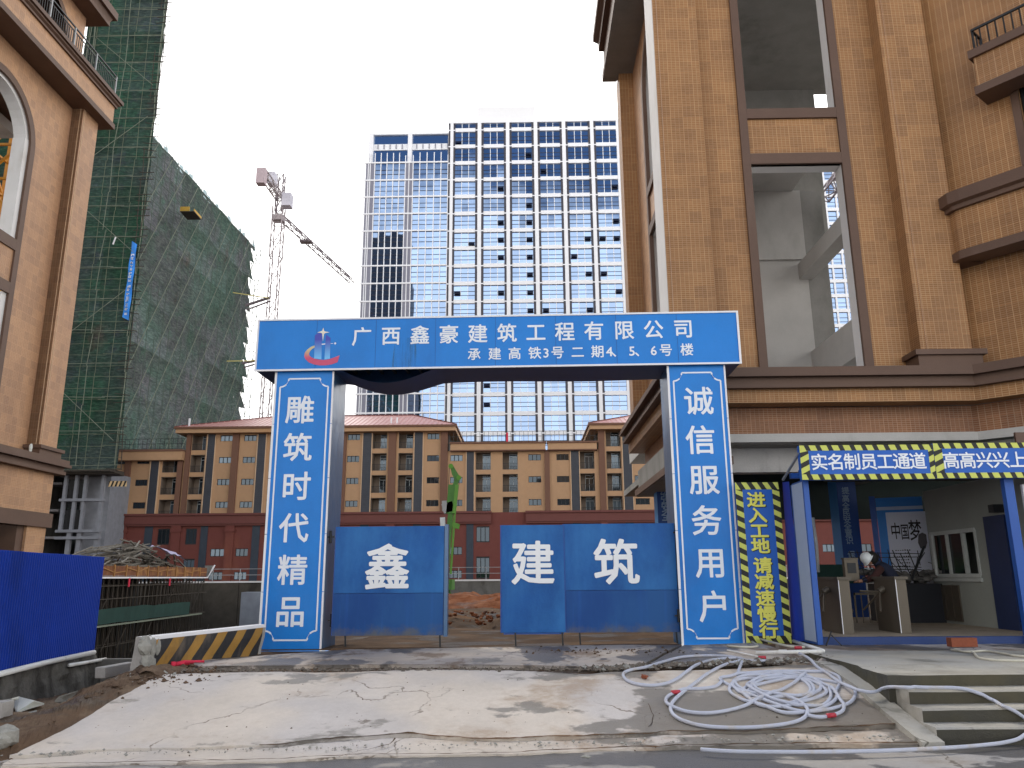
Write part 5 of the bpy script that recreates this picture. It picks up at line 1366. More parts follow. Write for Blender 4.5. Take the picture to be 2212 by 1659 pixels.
# the overhanging band with its mouldings
zt_ = 19.55
lcorn('overhang_band', [(-1.0, zt_ + .22), (.38, zt_ + .22), (.38, zt_ + 1.0), (-1, zt_ + 1.0)], 'brown_tile_lit')
lcorn('overhang_trim', [(-3.2, zt_), (.45, zt_), (.45, zt_ + .22), (-1, zt_ + .22)], 'brown_trim')
lcorn('overhang_trim', [(-1.0, zt_ + .98), (.46, zt_ + .98), (.46, zt_ + 1.06), (.54, zt_ + 1.12), (.54, zt_ + 1.2), (.62, zt_ + 1.2), (.62, zt_ + 1.36), (-1.0, zt_ + 1.38)], 'brown_trim')
# railing
mb = MB(); rx = .52; rz = zt_ + 1.38; n = 0
y = -.2
while y > -14:
    mb.bar((rx, y, rz), (rx, y, rz + .62), .022); y -= .13
mb.bar((rx, .1, rz + .80), (rx, -14, rz + .80), .05); mb.bar((rx, .05, rz + .62), (rx, -14, rz + .62), .035); mb.bar((rx, .05, rz + .06), (rx, -14, rz + .06), .03)
rl = mb.build('railing', 'black_metal', lb)
mb = MB(); y = 0.0
while y > -14: mb.bar((rx, y, rz), (rx, y, rz + .8), .06); y -= 1.55
mb.build('railing_post', 'steel_grey', rl)
# storey above, set back, and the next eave
mb = MB(); mb.holed(-30, 0, 0, 1, [], 0, 0) if False else None
cU = -3.4; RU = 1.75
Lu = -.62
def lu(y0, y1, z0, z1, m=0): mb.face([(Lu, y0, z0), (Lu, y1, z0), (Lu, y1, z1), (Lu, y0, z1)], m)
zu0, zu1, zus = rz - .02, 24.0, 22.0
lu(cU + RU, -.75, zu0, zu1); lu(-30, cU - RU, zu0, zu1)
A = arch_pts(cU, zus, RU, 14)
for (a, b), (c, d_) in zip(A, A[1:]): mb.face([(Lu, c, d_), (Lu, a, b), (Lu, a, zu1), (Lu, c, zu1)], 0)
mb.face([(Lu, -.75, zu0), (Lu - 6, -.75, zu0), (Lu - 6, -.75, zu1), (Lu, -.75, zu1)], 0)
mb.build('upper_wall', 'brown_tile_lit', lb)
mb = MB(); AI = arch_pts(cU, zus, RU - .25, 14)
for i in range(14): mb.face([(Lu + .04, *A[i + 1]), (Lu + .04, *A[i]), (Lu + .04, *AI[i]), (Lu + .04, *AI[i + 1])])
mb.box(Lu - .3, Lu + .04, cU + RU - .25, cU + RU, zu0, zus); mb.box(Lu - .3, Lu + .04, cU - RU, cU - RU + .25, zu0, zus)
mb.build('arch_trim', 'brown_trim', lb); mb = MB(); mb.box(Lu - 2.2, Lu - 2, -28, -.9, zu0, zu1); mb.build('recess_wall', 'interior_dark', lb)
ze = 24.0
cornice('upper_eave', [(-12, -.8), (-.45, -.8), (-.45, -30)], [(-3, ze), (.55, ze), (.55, ze + .18), (.55, ze + .18), (.62, ze + .4), (.75, ze + .4), (.75, ze + .75), (-3, ze + .8)], 'brown_trim', lb)
# the orange hoist mast standing behind the arch
hm = thing('hoist_mast', 'orange steel lattice mast glimpsed through the left arch', 'mast', tuple(W0.at(18, 430, 'y', 33.5))[:2] + (PIT,))
def lattice(parent, p0, p1, w, step, r, mat, name='mast', diag=True, tri=False):
    mb = MB(); p0 = Vector(p0); p1 = Vector(p1); d = (p1 - p0); Lh = d.length; d.normalize()
    up = Vector((0, 1, 0)) if abs(d.z) > .9 else Vector((0, 0, 1)); a = d.cross(up).normalized(); b = a.cross(d).normalized()
    if tri: C = [a * (-w / 2) - b * (w * .4), a * (w / 2) - b * (w * .4), b * (w * .5)]
    else: C = [a * sx * w / 2 + b * sy * w / 2 for sx, sy in ((-1, -1), (1, -1), (1, 1), (-1, 1))]
    for c_ in C: mb.bar(p0 + c_, p1 + c_, r * 1.6)
    n = max(1, int(Lh / step))
    for i in range(n):
        q0, q1 = p0 + d * (Lh * i / n), p0 + d * (Lh * (i + 1) / n)
        for j in range(len(C)):
            c1, c2 = C[j], C[(j + 1) % len(C)]; mb.bar(q0 + c1, q0 + c2, r)
            if diag: mb.bar(q0 + (c1 if i % 2 else c2), q1 + (c2 if i % 2 else c1), r)
    return mb.build(name, mat, parent)
lattice(hm, (0, 0, 0), (0, 0, 34), 1.7, 1.7, .10, 'orange_steel')
mb = MB(); p = LF.at(60, 1012, 'x', .3)
lump(mb, (p.x, p.y, 5.72), .10, 3, (.6, .6, 1.6), amp=.3); o = mb.build('plastic_bag', 'board_white'); o.location = Vector(LF.o); o.rotation_euler = (0, 0, YAW); tag(o, 'small white bag left on the cornice of the left building', 'bag')

# ------------------------------------------------------------------ dormitory block across the yard
DF = Fr((0, 90, 1.0), R(-0.8))
dm = thing('dormitory', 'long dormitory block with beige upper floors, dark red base, balconies and pink hipped roofs', 'building', fr=DF)
CX = lambda a, b=640: DF.x(675 + .358 * a, 810 + .358 * b)       # crop with the middle of the block
LX_ = lambda a, b=640: DF.x(162 + .2929 * a, 864 + .2929 * b)    # crop with the left part
CZ = lambda b, a=1300: DF.z(675 + .358 * a, 810 + .358 * b)
zf = [CZ(v, 1340) for v in (768, 630, 497)]; step_ = (zf[2] - zf[0]) / 2; ZC = {3: zf[0], 4: zf[1], 5: zf[2]}
ZC[6] = ZC[5] + step_; ZC[2] = ZC[3] - step_; ZC[1] = ZC[2] - step_ * 1.05; ZC[0] = ZC[1] - step_
zband0, zband1 = CZ(890, 1500), CZ(820, 1500)
zpar0, zpar1 = CZ(455, 1250), CZ(408, 1250)
zeaveL, zeaveT = CZ(347, 600), CZ(312, 600)
TX0, TX1 = LX_(800), CX(812)     # left tower block
CX0, CX1 = TX1, CX(1730)         # centre block
RX0, RX1 = CX1, CX(2600)
WX0 = LX_(140, 500)              # low left wing
zwing = DF.z(162 + .2929 * 550, 864 + .2929 * 375)
WH, BH = .70, 2.0
wins, bals, strips, pils = [], [], [], []
def W_(x0, x1, fl): 
    for f in fl: wins.append((x0, x1, ZC[f] - WH / 2, ZC[f] + WH / 2, f))
def B_(x0, x1, fl):
    for f in fl: bals.append((x0, x1, ZC[f] - BH * .68, ZC[f] + BH * .32, f))
# left tower block
B_(LX_(835), LX_(940), (3, 4, 5, 6)); W_(LX_(1045), LX_(1137), (3, 4, 5, 6)); W_(LX_(1222), LX_(1314), (3, 4, 5, 6)); B_(LX_(1418), LX_(1510), (3, 4, 5, 6))
W_(CX(203), CX(277), (3, 4, 5, 6)); B_(CX(355), CX(443), (3, 4, 5, 6)); B_(CX(514), CX(602), (3, 4, 5, 6)); W_(CX(689), CX(762), (3, 4, 5, 6))
# low wing
W_(LX_(266), LX_(350), (3, 4, 5)); W_(LX_(440), LX_(530), (3, 4, 5)); B_(LX_(630), LX_(745), (3, 4, 5))
# centre
W_(CX(830), CX(905), (3, 4, 5)); B_(CX(985), CX(1076), (3, 4, 5)); B_(CX(1147), CX(1240), (3, 4, 5)); W_(CX(1304), CX(1380), (3, 4, 5)); W_(CX(1475), CX(1550), (3, 4, 5)); B_(CX(1613), CX(1705), (3, 4, 5))
B_(CX(1778), CX(1868), (3, 4, 5, 6)); W_(CX(1945), CX(2030), (3, 4, 5, 6)); W_(CX(2130), CX(2210), (3, 4, 5, 6)); B_(CX(2290), CX(2380), (3, 4, 5, 6)); W_(CX(2460), CX(2540), (3, 4, 5, 6))
W_(CX(2700), CX(2780), (3, 4, 5)); B_(CX(2860), CX(2950), (3, 4, 5)); W_(CX(3040), CX(3120), (3, 4, 5)); W_(CX(3240), CX(3330), (3, 4, 5)); W_(CX(3480), CX(3560), (3, 4, 5)); B_(CX(3650), CX(3740), (3, 4, 5)); W_(CX(3830), CX(3910), (3, 4, 5))
for a, b in ((LX_(955), LX_(1010)), (LX_(1330), LX_(1388)), (LX_(548), LX_(608)), (CX(298), CX(350)), (CX(612), CX(662)), (CX(930), CX(974)), (CX(1562), CX(1611)), (CX(1878), CX(1930)), (CX(2390), CX(2440)), (CX(2950), CX(3000)), (CX(3390), CX(3440))): strips.append((a, b))
zroofw = {}
def top_at(x):
    if x < TX0: return zwing - .9
    if x < TX1: return zeaveL
    if x < CX1: return zpar0
    if x < RX1: return zeaveL
    return zpar0
# red base windows (the same columns, darker and smaller)
redw = []
for a, b, s_ in [(LX_(240, 970), LX_(320, 970), 0), (LX_(400, 970), LX_(495, 970), 0), (LX_(612, 970), LX_(700, 970), 1), (LX_(818, 970), LX_(900, 970), 1), (LX_(1010, 970), LX_(1110, 970), 0), (LX_(1195, 970), LX_(1285, 970), 0),
                 (CX(203), CX(277), 0), (CX(360), CX(440), 1), (CX(520), CX(600), 1), (CX(689), CX(762), 0), (CX(830), CX(905), 0), (CX(990), CX(1068), 1), (CX(1150), CX(1235), 1), (CX(1304), CX(1380), 0), (CX(1475), CX(1550), 0), (CX(1620), CX(1700), 1), (CX(1780), CX(1865), 1), (CX(1945), CX(2030), 0), (CX(2130), CX(2210), 0), (CX(2290), CX(2380), 1), (CX(2460), CX(2540), 0), (CX(2700), CX(2780), 0), (CX(2860), CX(2950), 1), (CX(3040), CX(3120), 0), (CX(3240), CX(3330), 0), (CX(3480), CX(3560), 0), (CX(3650), CX(3740), 1)]:
    for f in (0, 1, 2):
        if s_ and f == 2: redw.append((a, b, zband0 - 2.1, zband0 - .35))
        elif s_ and f == 0: redw.append((a, b, .1, 2.5))
        elif s_: continue
        else: redw.append((a, b, ZC[f] - .5 + (.2 if f == 2 else 0), ZC[f] + .35))
redw = [r for r in redw if r[3] < zband0 - .1]
holesU = [b[:4] for b in bals] + [w[:4] for w in wins]
mb = MB()
for x0, x1 in ((WX0, TX0), (TX0, TX1), (TX1, CX1), (CX1, RX1), (RX1, CX(4100))):
    t_ = top_at((x0 + x1) / 2)
    mb.holed(x0, x1, zband1 - .3, t_, [q for q in holesU if x0 < (q[0] + q[1]) / 2 < x1], 0, .25, 0)
mb.box(WX0, WX0 + .01, 0, 12, 0, zwing - 1)
mb.build('upper_wall', 'dorm_beige', dm)
mb = MB(); mb.holed(WX0 - .3, CX(4100), -1.2, zband0 + .1, redw, -.02, .25, 0); mb.box(WX0 - .3, WX0 - .28, 0, 12, -1, zband0); mb.build('lower_wall', 'dorm_red', dm)
# the middle bay's red reaches higher
# body behind: dark rooms
mb = MB()
mb.box(WX0 + .2, CX(4100), 1.7, 12, -1, zband1); mb.box(WX0 + .2, TX0, 1.7, 12, zband1, zwing - .6); mb.box(TX0, TX1, 1.7, 12, zband1, zeaveL); mb.box(TX1, CX1, 1.7, 12, zband1, zpar0); mb.box(CX1, RX1, 1.7, 12, zband1, zeaveL); mb.box(RX1, CX(4100), 1.7, 12, zband1, zpar0)
mb.box(WX0, CX(4100), .3, 1.69, zband1 - .4, zband1 - .1)
mb.build('room_block', 'interior_dark', dm)
# window units: shared meshes
def wunit(w, hh, n, dark=False):
    fr_ = MB(); g = MB()
    for i in range(n + 1): x = w * i / n; fr_.box(x - .03, x + .03, -.03, .03, 0, hh)
    fr_.box(0, w, -.028, .028, 0, .05); fr_.box(0, w, -.028, .028, hh - .05, hh)
    g.face([(0, 0, 0), (w, 0, 0), (w, 0, hh), (0, 0, hh)])
    return fr_, g
wf0 = wg0 = None
for i, (a, b, z0_, z1_, f) in enumerate(wins):
    if wf0 is None:
        A, G = wunit(1.0, WH, 3); wf0 = A.build('window', 'black_metal', dm); wg0 = G.build('pane', 'window_glass', wf0); o = wf0
    else:
        o = dup(wf0, dm); g = dup(wg0, o)
    o.location = (a, .12, z0_); o.scale = (b - a, 1, 1)
for i, (a, b, z0_, z1_) in enumerate(redw):
    o = dup(wf0, dm); g = dup(wg0, o); o.location = (a, .10, z0_); o.scale = (b - a, 1, (z1_ - z0_) / WH)
bd0 = None
for i, (a, b, z0_, z1_, f) in enumerate(bals):
    if bd0 is None:
        q = MB(); q.box(0, .02, 0, 1.42, 0, BH); q.box(.98, 1, 0, 1.42, 0, BH); q.box(0, 1, 0, 1.42, BH - .04, BH); q.box(0, 1, 0, 1.42, -.02, 0.02); q.box(0, .42, 1.40, 1.44, 0, BH)
        bd0 = q.build('balcony', 'balcony_inner', dm)
        q = MB(); q.box(.42, .44, 1.3, 1.36, 0, BH - .1); q.box(.95, .97, 1.3, 1.36, 0, BH - .1); q.box(.68, .70, 1.3, 1.36, 0, BH - .4); q.box(.42, .97, 1.3, 1.36, BH - .45, BH - .4); q.box(.42, .97, 1.3, 1.36, BH - .12, BH - .05)
        bf0 = q.build('door_frame', 'door_white', bd0)
        q = MB(); q.face([(.43, 1.34, 0), (.96, 1.34, 0), (.96, 1.34, BH - .1), (.43, 1.34, BH - .1)]); bg0 = q.build('door_glass', 'window_glass', bd0)
        q = MB()
        for j in range(11): q.box(j / 10 - .008, j / 10 + .008, .05, .07, 0, .72)
        q.box(0, 1, .045, .075, .70, .74); q.box(0, 1, .045, .075, .06, .09)
        br0 = q.build('railing', 'black_metal', bd0); o = bd0; kids = (bf0, bg0, br0)
    else:
        o = dup(bd0, dm)
        for k_ in kids: dup(k_, o)
    o.location = (a, 0.02, z0_); o.scale = (b - a, 1, 1)
st0 = None
for a, b in strips:
    zt = top_at((a + b) / 2) - .02
    q = MB(); q.box(a, b, -.12, .1, zband1 + .02, zt, 0)
    z = zband1 + .2
    while z < zt - .1: q.box(a + .05, b - .05, -.135, -.11, z, z + .06, 0); z += .22
    q.build('louvre_strip', 'louvre_grey', dm)
    q = MB(); q.box(a - .09, a, -.16, .02, zband1, zt); q.box(b, b + .09, -.16, .02, zband1, zt); q.build('strip_edge', 'dorm_trim', dm)
    MB().box(a + .02, b - .02, -.10, .1, -1, zband0 - .02).build('louvre_strip', 'louvre_blue' if 'louvre_blue' in MATS else 'louvre_grey', dm)
# brown pilasters
for a, b in ((LX_(1142), LX_(1190)), (TX0 + .0, LX_(833)), (CX(150), CX(198)), (CX(455), CX(500)), (CX(772), TX1 + .05), (CX(1402), CX(1432)), (CX(1732), CX(1768)), (LX_(360), LX_(400)), (LX_(748), LX_(785)), (CX(2232), CX(2272)), (CX(3150), CX(3200))):
    MB().box(a, b, -.30, .05, zband1 + .01, top_at((a + b) / 2) - .01).build('pilaster', 'dorm_brown', dm)
for a, b in ((LX_(322, 970), LX_(385, 970)), (LX_(720, 970), LX_(785, 970)), (LX_(1118, 970), LX_(1178, 970)), (CX(455), CX(505)), (CX(775), CX(812)), (CX(1735), CX(1770)), (CX(2232), CX(2272))):
    q = MB(); q.box(a, b, -.32, .0, -1, zband0 - .75); q.box(a - .12, b + .12, -.42, 0, zband0 - .75, zband0 - .45); q.box(a - .05, b + .05, -.36, 0, zband0 - .45, zband0)
    q.build('pilaster', 'dorm_red', dm)
# the red cornice: interrupted in the middle bay
for a, b in ((WX0 - .6, CX(1078)), (CX(1285), CX(4100))):
    q = MB(); q.box(a, b, -.55, .04, zband0 + .12, zband1 - .22); q.box(a - .05, b + .05, -.75, .04, zband1 - .22, zband1); q.box(a, b, -.4, .04, zband0 - .08, zband0 + .12); q.build('red_cornice', 'dorm_band', dm)
MB().box(CX(1078), CX(1285), -.03, .04, zband0, zband1 - .1).build('red_cornice', 'dorm_red', dm)
def railing(x0, x1, y, z, hh=1.0, par=dm, st_=.5, mat='black_metal', nm='roof_railing'):
    q = MB(); x = x0
    while x <= x1: q.bar((x, y, z), (x, y, z + hh), .035); x += st_
    for zz in (z + .15, z + hh * .55, z + hh): q.bar((x0, y, zz), (x1, y, zz), .04)
    return q.build(nm, mat, par)
for a, b, zt in ((TX1 + .4, CX(1408), zpar1), (CX(1422), CX1 - .2, zpar1), (RX1, CX(4100), zpar1)):
    q = MB(); q.box(a, b, -.62, .3, zpar0, zpar1 - .18, 0); q.box(a - .1, b + .1, -.78, .4, zpar1 - .18, zpar1, 1); q.box(a - .05, b + .05, -.70, .3, zpar0 - .12, zpar0, 1); q.build('parapet', ['dorm_beige', 'dorm_brown'], dm)
railing(TX1 + .2, CX1 - .2, -.3, zpar1, 1.25)
a, b = WX0, TX0 - .05
q = MB(); q.box(a - .5, b, -.9, .2, zwing - 1.2, zwing - .2, 0); q.box(a - .6, b, -1.05, .2, zwing - .2, zwing, 1); q.build('parapet', ['dorm_beige', 'dorm_brown'], dm)
railing(a, b, -.4, zwing, 1.3)
# tower-block eaves and hipped roofs
def hip(x0, x1, zr, over=1.1, ridge=None):
    q = MB(); q.box(x0 - over, x1 + over, -over - .1, 13, zeaveL, zeaveT - .22, 0); q.box(x0 - over - .15, x1 + over + .15, -over - .3, 13.2, zeaveT - .22, zeaveT, 1); q.build('eave', ['dorm_beige', 'dorm_brown'], dm)
    a, b, c, d_ = (x0 - over - .1, -over - .25, zeaveT), (x1 + over + .1, -over - .25, zeaveT), (x1 + over + .1, 13.2, zeaveT), (x0 - over - .1, 13.2, zeaveT)
    yr = 6.0; e, f = (ridge[0], yr, zr), (ridge[1], yr, zr)
    q = MB(); q.face([a, b, f, e]); q.face([b, c, f]); q.face([c, d_, e, f]); q.face([d_, a, e]); q.build('roof', 'roof_sheet', dm)
    q = MB(); q.bar((e[0], yr, zr), (f[0], yr, zr), .22); q.bar(a, e, .18); q.bar(b, f, .18); q.build('ridge_cap', 'dorm_band', dm)
    q = MB(); nr = int((b[0] - a[0]) / .55)
    for i in range(1, nr):
        x = a[0] + (b[0] - a[0]) * i / nr
        t0 = 1.0
        if x < e[0]: t0 = (x - a[0]) / (e[0] - a[0])
        elif x > f[0]: t0 = (b[0] - x) / (b[0] - f[0])
        ex = x; y1_ = a[1] + (yr - a[1]) * t0; z1_ = a[2] + (zr - a[2]) * t0
        q.bar((x, a[1], a[2] + .03), (ex, y1_, z1_ + .03), .05, .05)
    o = q.build('roof_rib', 'roof_sheet', dm); o['kind'] = 'stuff'
m, t, b = newmat('roof_sheet'); k = NB(t); ob = k.n('ShaderNodeTexCoord').outputs['Object']
n_ = k.noise(ob, .25, 4); k.set(b.inputs['Base Color'], k.mix(n_, (.42, .17, .15), (.56, .30, .27))); b.inputs['Roughness'].default_value = .32; spec(b, .6)
zr = DF.z(162 + .2929 * 1300, 864 + .2929 * 125, 6.0)
hip(TX0, TX1, zr, 1.0, (LX_(1350, 300), CX(560)))
hip(CX1, RX1, zr, 1.0, (CX(2080), CX(2300)))
for px, py in ((313 + .0, 1), ):
    pass
q = MB()
for cx in (475, 510): x = CX(cx, 300); q.bar((x, 0, zeaveT), (x, 0, zeaveT + 1.1), .16)
x = LX_(857, 200); q.bar((x, -.6, zeaveT), (x, -.6, zeaveT + 1.1), .16)
q.build('vent_pipe', 'frame_white', dm)
q = MB(); x = CX(1175, 395); q.bar((x, -.3, zpar1), (x, -.3, zpar1 + 1.1), .22); q.build('flag_cloth', 'red_cloth', dm)

# ------------------------------------------------------------------ glass tower
TF = Fr((0, 200, 0), R(-1.0))
tw = thing('glass_tower', 'tall office tower with white grid facade mirroring blue sky and cloud in its glass', 'tower', fr=TF)
TXc = lambda a, y=1050: TF.x(756 + .29295 * a, 216 + .29295 * y)
TZc = lambda y, a=850: TF.z(756 + .29295 * a, 216 + .29295 * y)
za, zb2 = TZc(235), TZc(1500); pt = (za - zb2) / 10
ztop = TZc(158, 1000); zpara = TZc(462, 400); zleft = TZc(238, 400)
bays = [(768, 922), (984, 1138), (1197, 1350), (1411, 1565), (1625, 1781), (1839, 1996)]
bx_ = [(TXc(a), TXc(b)) for a, b in bays]
xR = TXc(2035); xS = TXc(718); xL = TXc(92); xM = TXc(395); 
rows = []
z = za
k = 0
while z > 12: rows.append(z); z -= pt
# white backing wall behind everything, slightly recessed
mb = MB()
mb.box(xS, xR, .55, 30, 0, ztop - .3); mb.box(xL, xS, .55, 30, 0, zpara - 1); mb.box(TXc(165), xS, 1.6, 26, zpara - 1, zleft - .1)
mb.build('core', 'tower_wall', tw)
# spandrels and piers (white), proud
gh = pt * (100 / 127.0)
sp0 = None
q = MB()
for z in rows: q.box(xS, xR, -.1, .5, z, z + pt - gh)
q.box(xS, xR, -.1, .5, za + (pt - gh), za + (pt - gh) + .01) 
q.box(xS - .2, xR + .2, -.15, 1, ztop - .5, ztop)
q.build('spandrel', 'frame_white', tw)
# top storey row
zt1, zt0 = TZc(165, 1000), TZc(213, 1000)
piers = [(718, 768)] + [(bays[i][1], bays[i + 1][0]) for i in range(5)] + [(1996, 2035)]
for i, (a, b) in enumerate(piers):
    xa, xb = TXc(a), TXc(b); q = MB(); w = xb - xa
    if i < 6:
        q.box(xa, xa + w * .27, -.18, .5, 0, ztop - .6, 0); q.box(xb - w * .27, xb, -.18, .5, 0, ztop - .6, 0)
        q.box(xa + w * .27, xb - w * .27, -.22, .5, 0, ztop - .01, 1)
        for z in rows: q.box(xa - .05, xb + .05, -.24, -.17, z + .25, z + .55, 1)
        q.build('pier', ['tower_pier', 'frame_white'], tw)
    else: q.box(xa, xb, -.2, .5, 0, ztop - .01, 0); q.build('pier', 'frame_white', tw)
rnd = random.Random(5)
wf = None
def towerwin(w, hh):
    fr_ = MB(); n = 3
    fr_.box(w / 3 - .085, w / 3 + .085, .06, .12, 0, hh, 0); fr_.box(2 * w / 3 - .085, 2 * w / 3 + .085, .06, .12, 0, hh, 0)
    for z in (.32, .60): fr_.box(0, w, .06, .12, hh * z - .06, hh * z + .06, 1)
    return fr_
w0 = bx_[0][1] - bx_[0][0]
Wf = towerwin(1.0 * w0, gh); first = None; panes = []
open_spec = {}
for bi, rr in {0: [(1, 0, 2), (7, 2, 2), (10, 0, 1)], 1: [(4, 2, 1), (6, 2, 1), (7, 2, 1), (8, 2, 1), (10, 2, 1), (15, 0, 1), (16, 0, 1)], 2: [(2, 2, 1), (5, 2, 1), (6, 2, 1), (7, 2, 1), (8, 2, 1), (9, 2, 1), (10, 2, 1), (11, 2, 1), (14, 2, 1)], 3: [(3, 0, 1), (11, 0, 1), (13, 2, 1)], 4: [(7, 2, 1), (8, 0, 1), (9, 2, 1), (11, 2, 1)], 5: [(4, 2, 1), (6, 2, 1), (7, 0, 1), (7, 2, 1), (9, 0, 1), (10, 2, 1)]}.items():
    for (r_, c_, s_) in rr: open_spec[(bi, r_)] = open_spec.get((bi, r_), []) + [(c_, s_)]
rlist = [(zt0, zt1 - zt0)] + [(z - gh, gh) for z in rows]
for bi, (a, b) in enumerate(bx_):
    for ri, (z0_, hh) in enumerate(rlist):
        if first is None:
            first = Wf.build('window', ['frame_white', 'tower_pier'], tw); o = first
            pm = MB(); pm.face([(0, 0, 0), (1, 0, 0), (1, 0, 1), (0, 0, 1)]); p0_ = pm.build('pane', 'tower_glass', o); ps = [p0_]
            for c_ in (1, 2): ps.append(dup(p0_, o))
        else:
            o = dup(first, tw); ps = [dup(p0_, o) for _ in range(3)]
        o.location = (a, .2, z0_); sx = (b - a) / w0; sz = hh / gh; o.scale = (sx, 1, sz)
        for c_, p_ in enumerate(ps):
            p_.location = (w0 * c_ / 3 + .02, .15, 0); p_.scale = (w0 / 3 - .04, 1, gh)
            # no two panes hang exactly true
            p_.rotation_euler = (rnd.gauss(0, .004), 0, rnd.gauss(0, .004))
        for (c_, s_) in open_spec.get((bi, ri), []):
            zz = {1: .32, 2: .0}[s_] * gh; hz = .30 * gh
            q = MB(); xa = w0 * c_ / 3 + .15; xb = w0 * (c_ + 1) / 3 - .15
            q.add([(xa, -.02, zz + hz), (xb, -.02, zz + hz), (xb, -.9, zz + .15), (xa, -.9, zz + .15)], [(0, 3, 2, 1)]); q.box(xa, xb, .0, .1, zz, zz + hz)
            q.build('open_sash', 'sash_dark', o)
# left part: curtain wall with fine white mullions
cols = [(165, 208), (210, 252), (257, 300), (304, 346), (350, 392), (455, 500), (505, 553), (560, 609), (612, 661), (664, 714)]
dks = [(97, 112), (118, 128), (131, 162), (396, 418), (426, 448)]
lrows = []
zb_ = TZc(592, 300); zc_ = TZc(1485, 300); lp_ = (zb_ - zc_) / 7
z = zb_
while z > 10: lrows.append(z); z -= lp_
q = MB()
for z in [zpara] + lrows: q.box(xL - .4, xS, -.25, .0, z - .2, z + .2)
q.build('floor_band', 'frame_white', tw)
for cx in (95, 115, 129, 163.5, 209, 254.5, 302, 348, 394, 422, 452, 502.5, 556.5, 610.5, 662.5, 715.5):
    x = TXc(cx); q = MB(); q.box(x - .12, x + .12, -.12, .0, 8, zpara + (3.0 if cx not in (394, 422, 452, 715.5) else 2.2)); q.build('mullion', 'frame_white', tw)
for a, b in dks: MB().box(TXc(a), TXc(b), -.08, .3, 8, zpara).build('cladding_strip', 'tower_grey', tw)
zr_ = [zpara] + lrows + [lrows[-1] - lp_]
for a, b in cols:
    for i in range(len(zr_) - 1):
        o = dup(p0_, tw, (TXc(a) - .3, .1, zr_[i + 1])); o.name = 'glass_panel'; o.scale = (TXc(b) - TXc(a) + .6, 1, zr_[i] - zr_[i + 1]); o.rotation_euler = (rnd.gauss(0, .004), 0, rnd.gauss(0, .005))
q = MB()
for i in range(len(zr_) - 1):
    for f_ in (.36, .62): z = zr_[i + 1] + lp_ * f_; q.box(TXc(165), TXc(392), -.02, .06, z - .05, z + .05); q.box(TXc(452), TXc(716), -.02, .06, z - .05, z + .05)
q.build('transom', 'tower_pier', tw)
# upper left box with two white blades and ribbon windows
for a, b in ((136, 168), (425, 455)): MB().box(TXc(a, 350), TXc(b, 350), .2, 8, zpara, zleft + .2).build('blade', 'frame_white', tw)
ZZ = lambda y: TZc(y, 400)
for a, b in ((168, 425), (455, 718)):
    o = dup(p0_, tw, (TXc(a, 350), 1.5, ZZ(310))); o.name = 'glass_panel'; o.scale = (TXc(b, 350) - TXc(a, 350), 1, zleft - ZZ(310))
    o = dup(p0_, tw, (TXc(a, 350), 1.5, zpara - .5)); o.name = 'glass_panel'; o.scale = (TXc(b, 350) - TXc(a, 350), 1, ZZ(345) - zpara + .5)
    q = MB(); q.box(TXc(a, 350), TXc(b, 350), 1.2, 1.6, ZZ(352), ZZ(308)); q.build('ribbon', 'frame_white', tw)
    n = 5
    for i in range(n + 1): q = MB(); x = TXc(a + 33, 350) + (TXc(b, 350) - TXc(a + 33, 350)) * i / n; q.box(x - .12, x + .12, 1.0, 1.21, ZZ(345), ZZ(312)); q.build('ribbon_mullion', 'tower_grey', tw)
MB().box(TXc(150, 240), xS, .9, 26, zleft - .1, zleft + .35).build('roof_edge', 'frame_white', tw)
# plant room on the roof
xa, xb = TF.x(1031, 240, 6), TF.x(1155, 240, 6)
MB().box(xa, xb, 6, 16, ztop - 1, TF.z(1095, 231, 6)).build('plant_room', 'tower_wall', tw)

# the second tower seen through the tall bay
SF = Fr((0, 200, 0), R(-1.0))
tw2 = thing('glass_tower', 'second white gridded office tower seen only through the open bay of the brown building', 'tower', fr=SF)
x0, x1 = SF.x(1700, 500), SF.x(1905, 500); zt = SF.z(1800, 330)
MB().box(x0, x1, .5, 20, 0, zt).build('core', 'tower_wall', tw2)
n = int((x1 - x0) / 2.75); px = (x1 - x0) / n
z = zt; q = MB(); q2 = MB(); r_ = 0
for i in range(n + 1): q.box(x0 + i * px - (.22 if i % 3 else .8), x0 + i * px + (.22 if i % 3 else .8), -.1, .5, 0, zt)
while z > 20: q.box(x0, x1, -.12, .4, z - .9, z); z -= 4.1; r_ += 1
q.build('grid', 'frame_white', tw2)
for i in range(n):
    z = zt
    for j in range(min(r_, 22)):
        o = dup(p0_, tw2, (x0 + i * px, .3, z - 4.1)); o.name = 'pane'; o.scale = (px, 1, 3.3); z -= 4.1; o.rotation_euler = (rnd.gauss(0, .004), 0, rnd.gauss(0, .004))
        if z < 25 or n * 22 > 300 and i > 13: break
q = MB(); z = zt
while z > 20: 
    for f_ in (1.9, 3.0): q.box(x0, x1, .2, .28, z - .9 - f_ + .4, z - .9 - f_ + .5)
    z -= 4.1
q.build('transom', 'tower_pier', tw2)
# a lattice jib crossing in front of it
jb = thing('crane_jib', 'dark red lattice jib glimpsed through the open bay in front of the second tower', 'crane', (0, 0, 0))
pA, pB = W0.at(1775, 425, 'y', 120), W0.at(1850, 330, 'y', 110)
lattice(jb, pA, pB, 2.2, 2.2, .14, 'crane_dark', tri=True)
# tower standing beyond the left edge that the glass mirrors
mt = thing('dark_tower', 'dark tower outside the picture, mirrored in the left part of the glass tower', 'tower', (-64, 52, 0), R(0))
MB().box(-26, 11.0, -8, 8, -6, 156).build('facade', 'dark_facade', mt) if 'dark_facade' in MATS else None

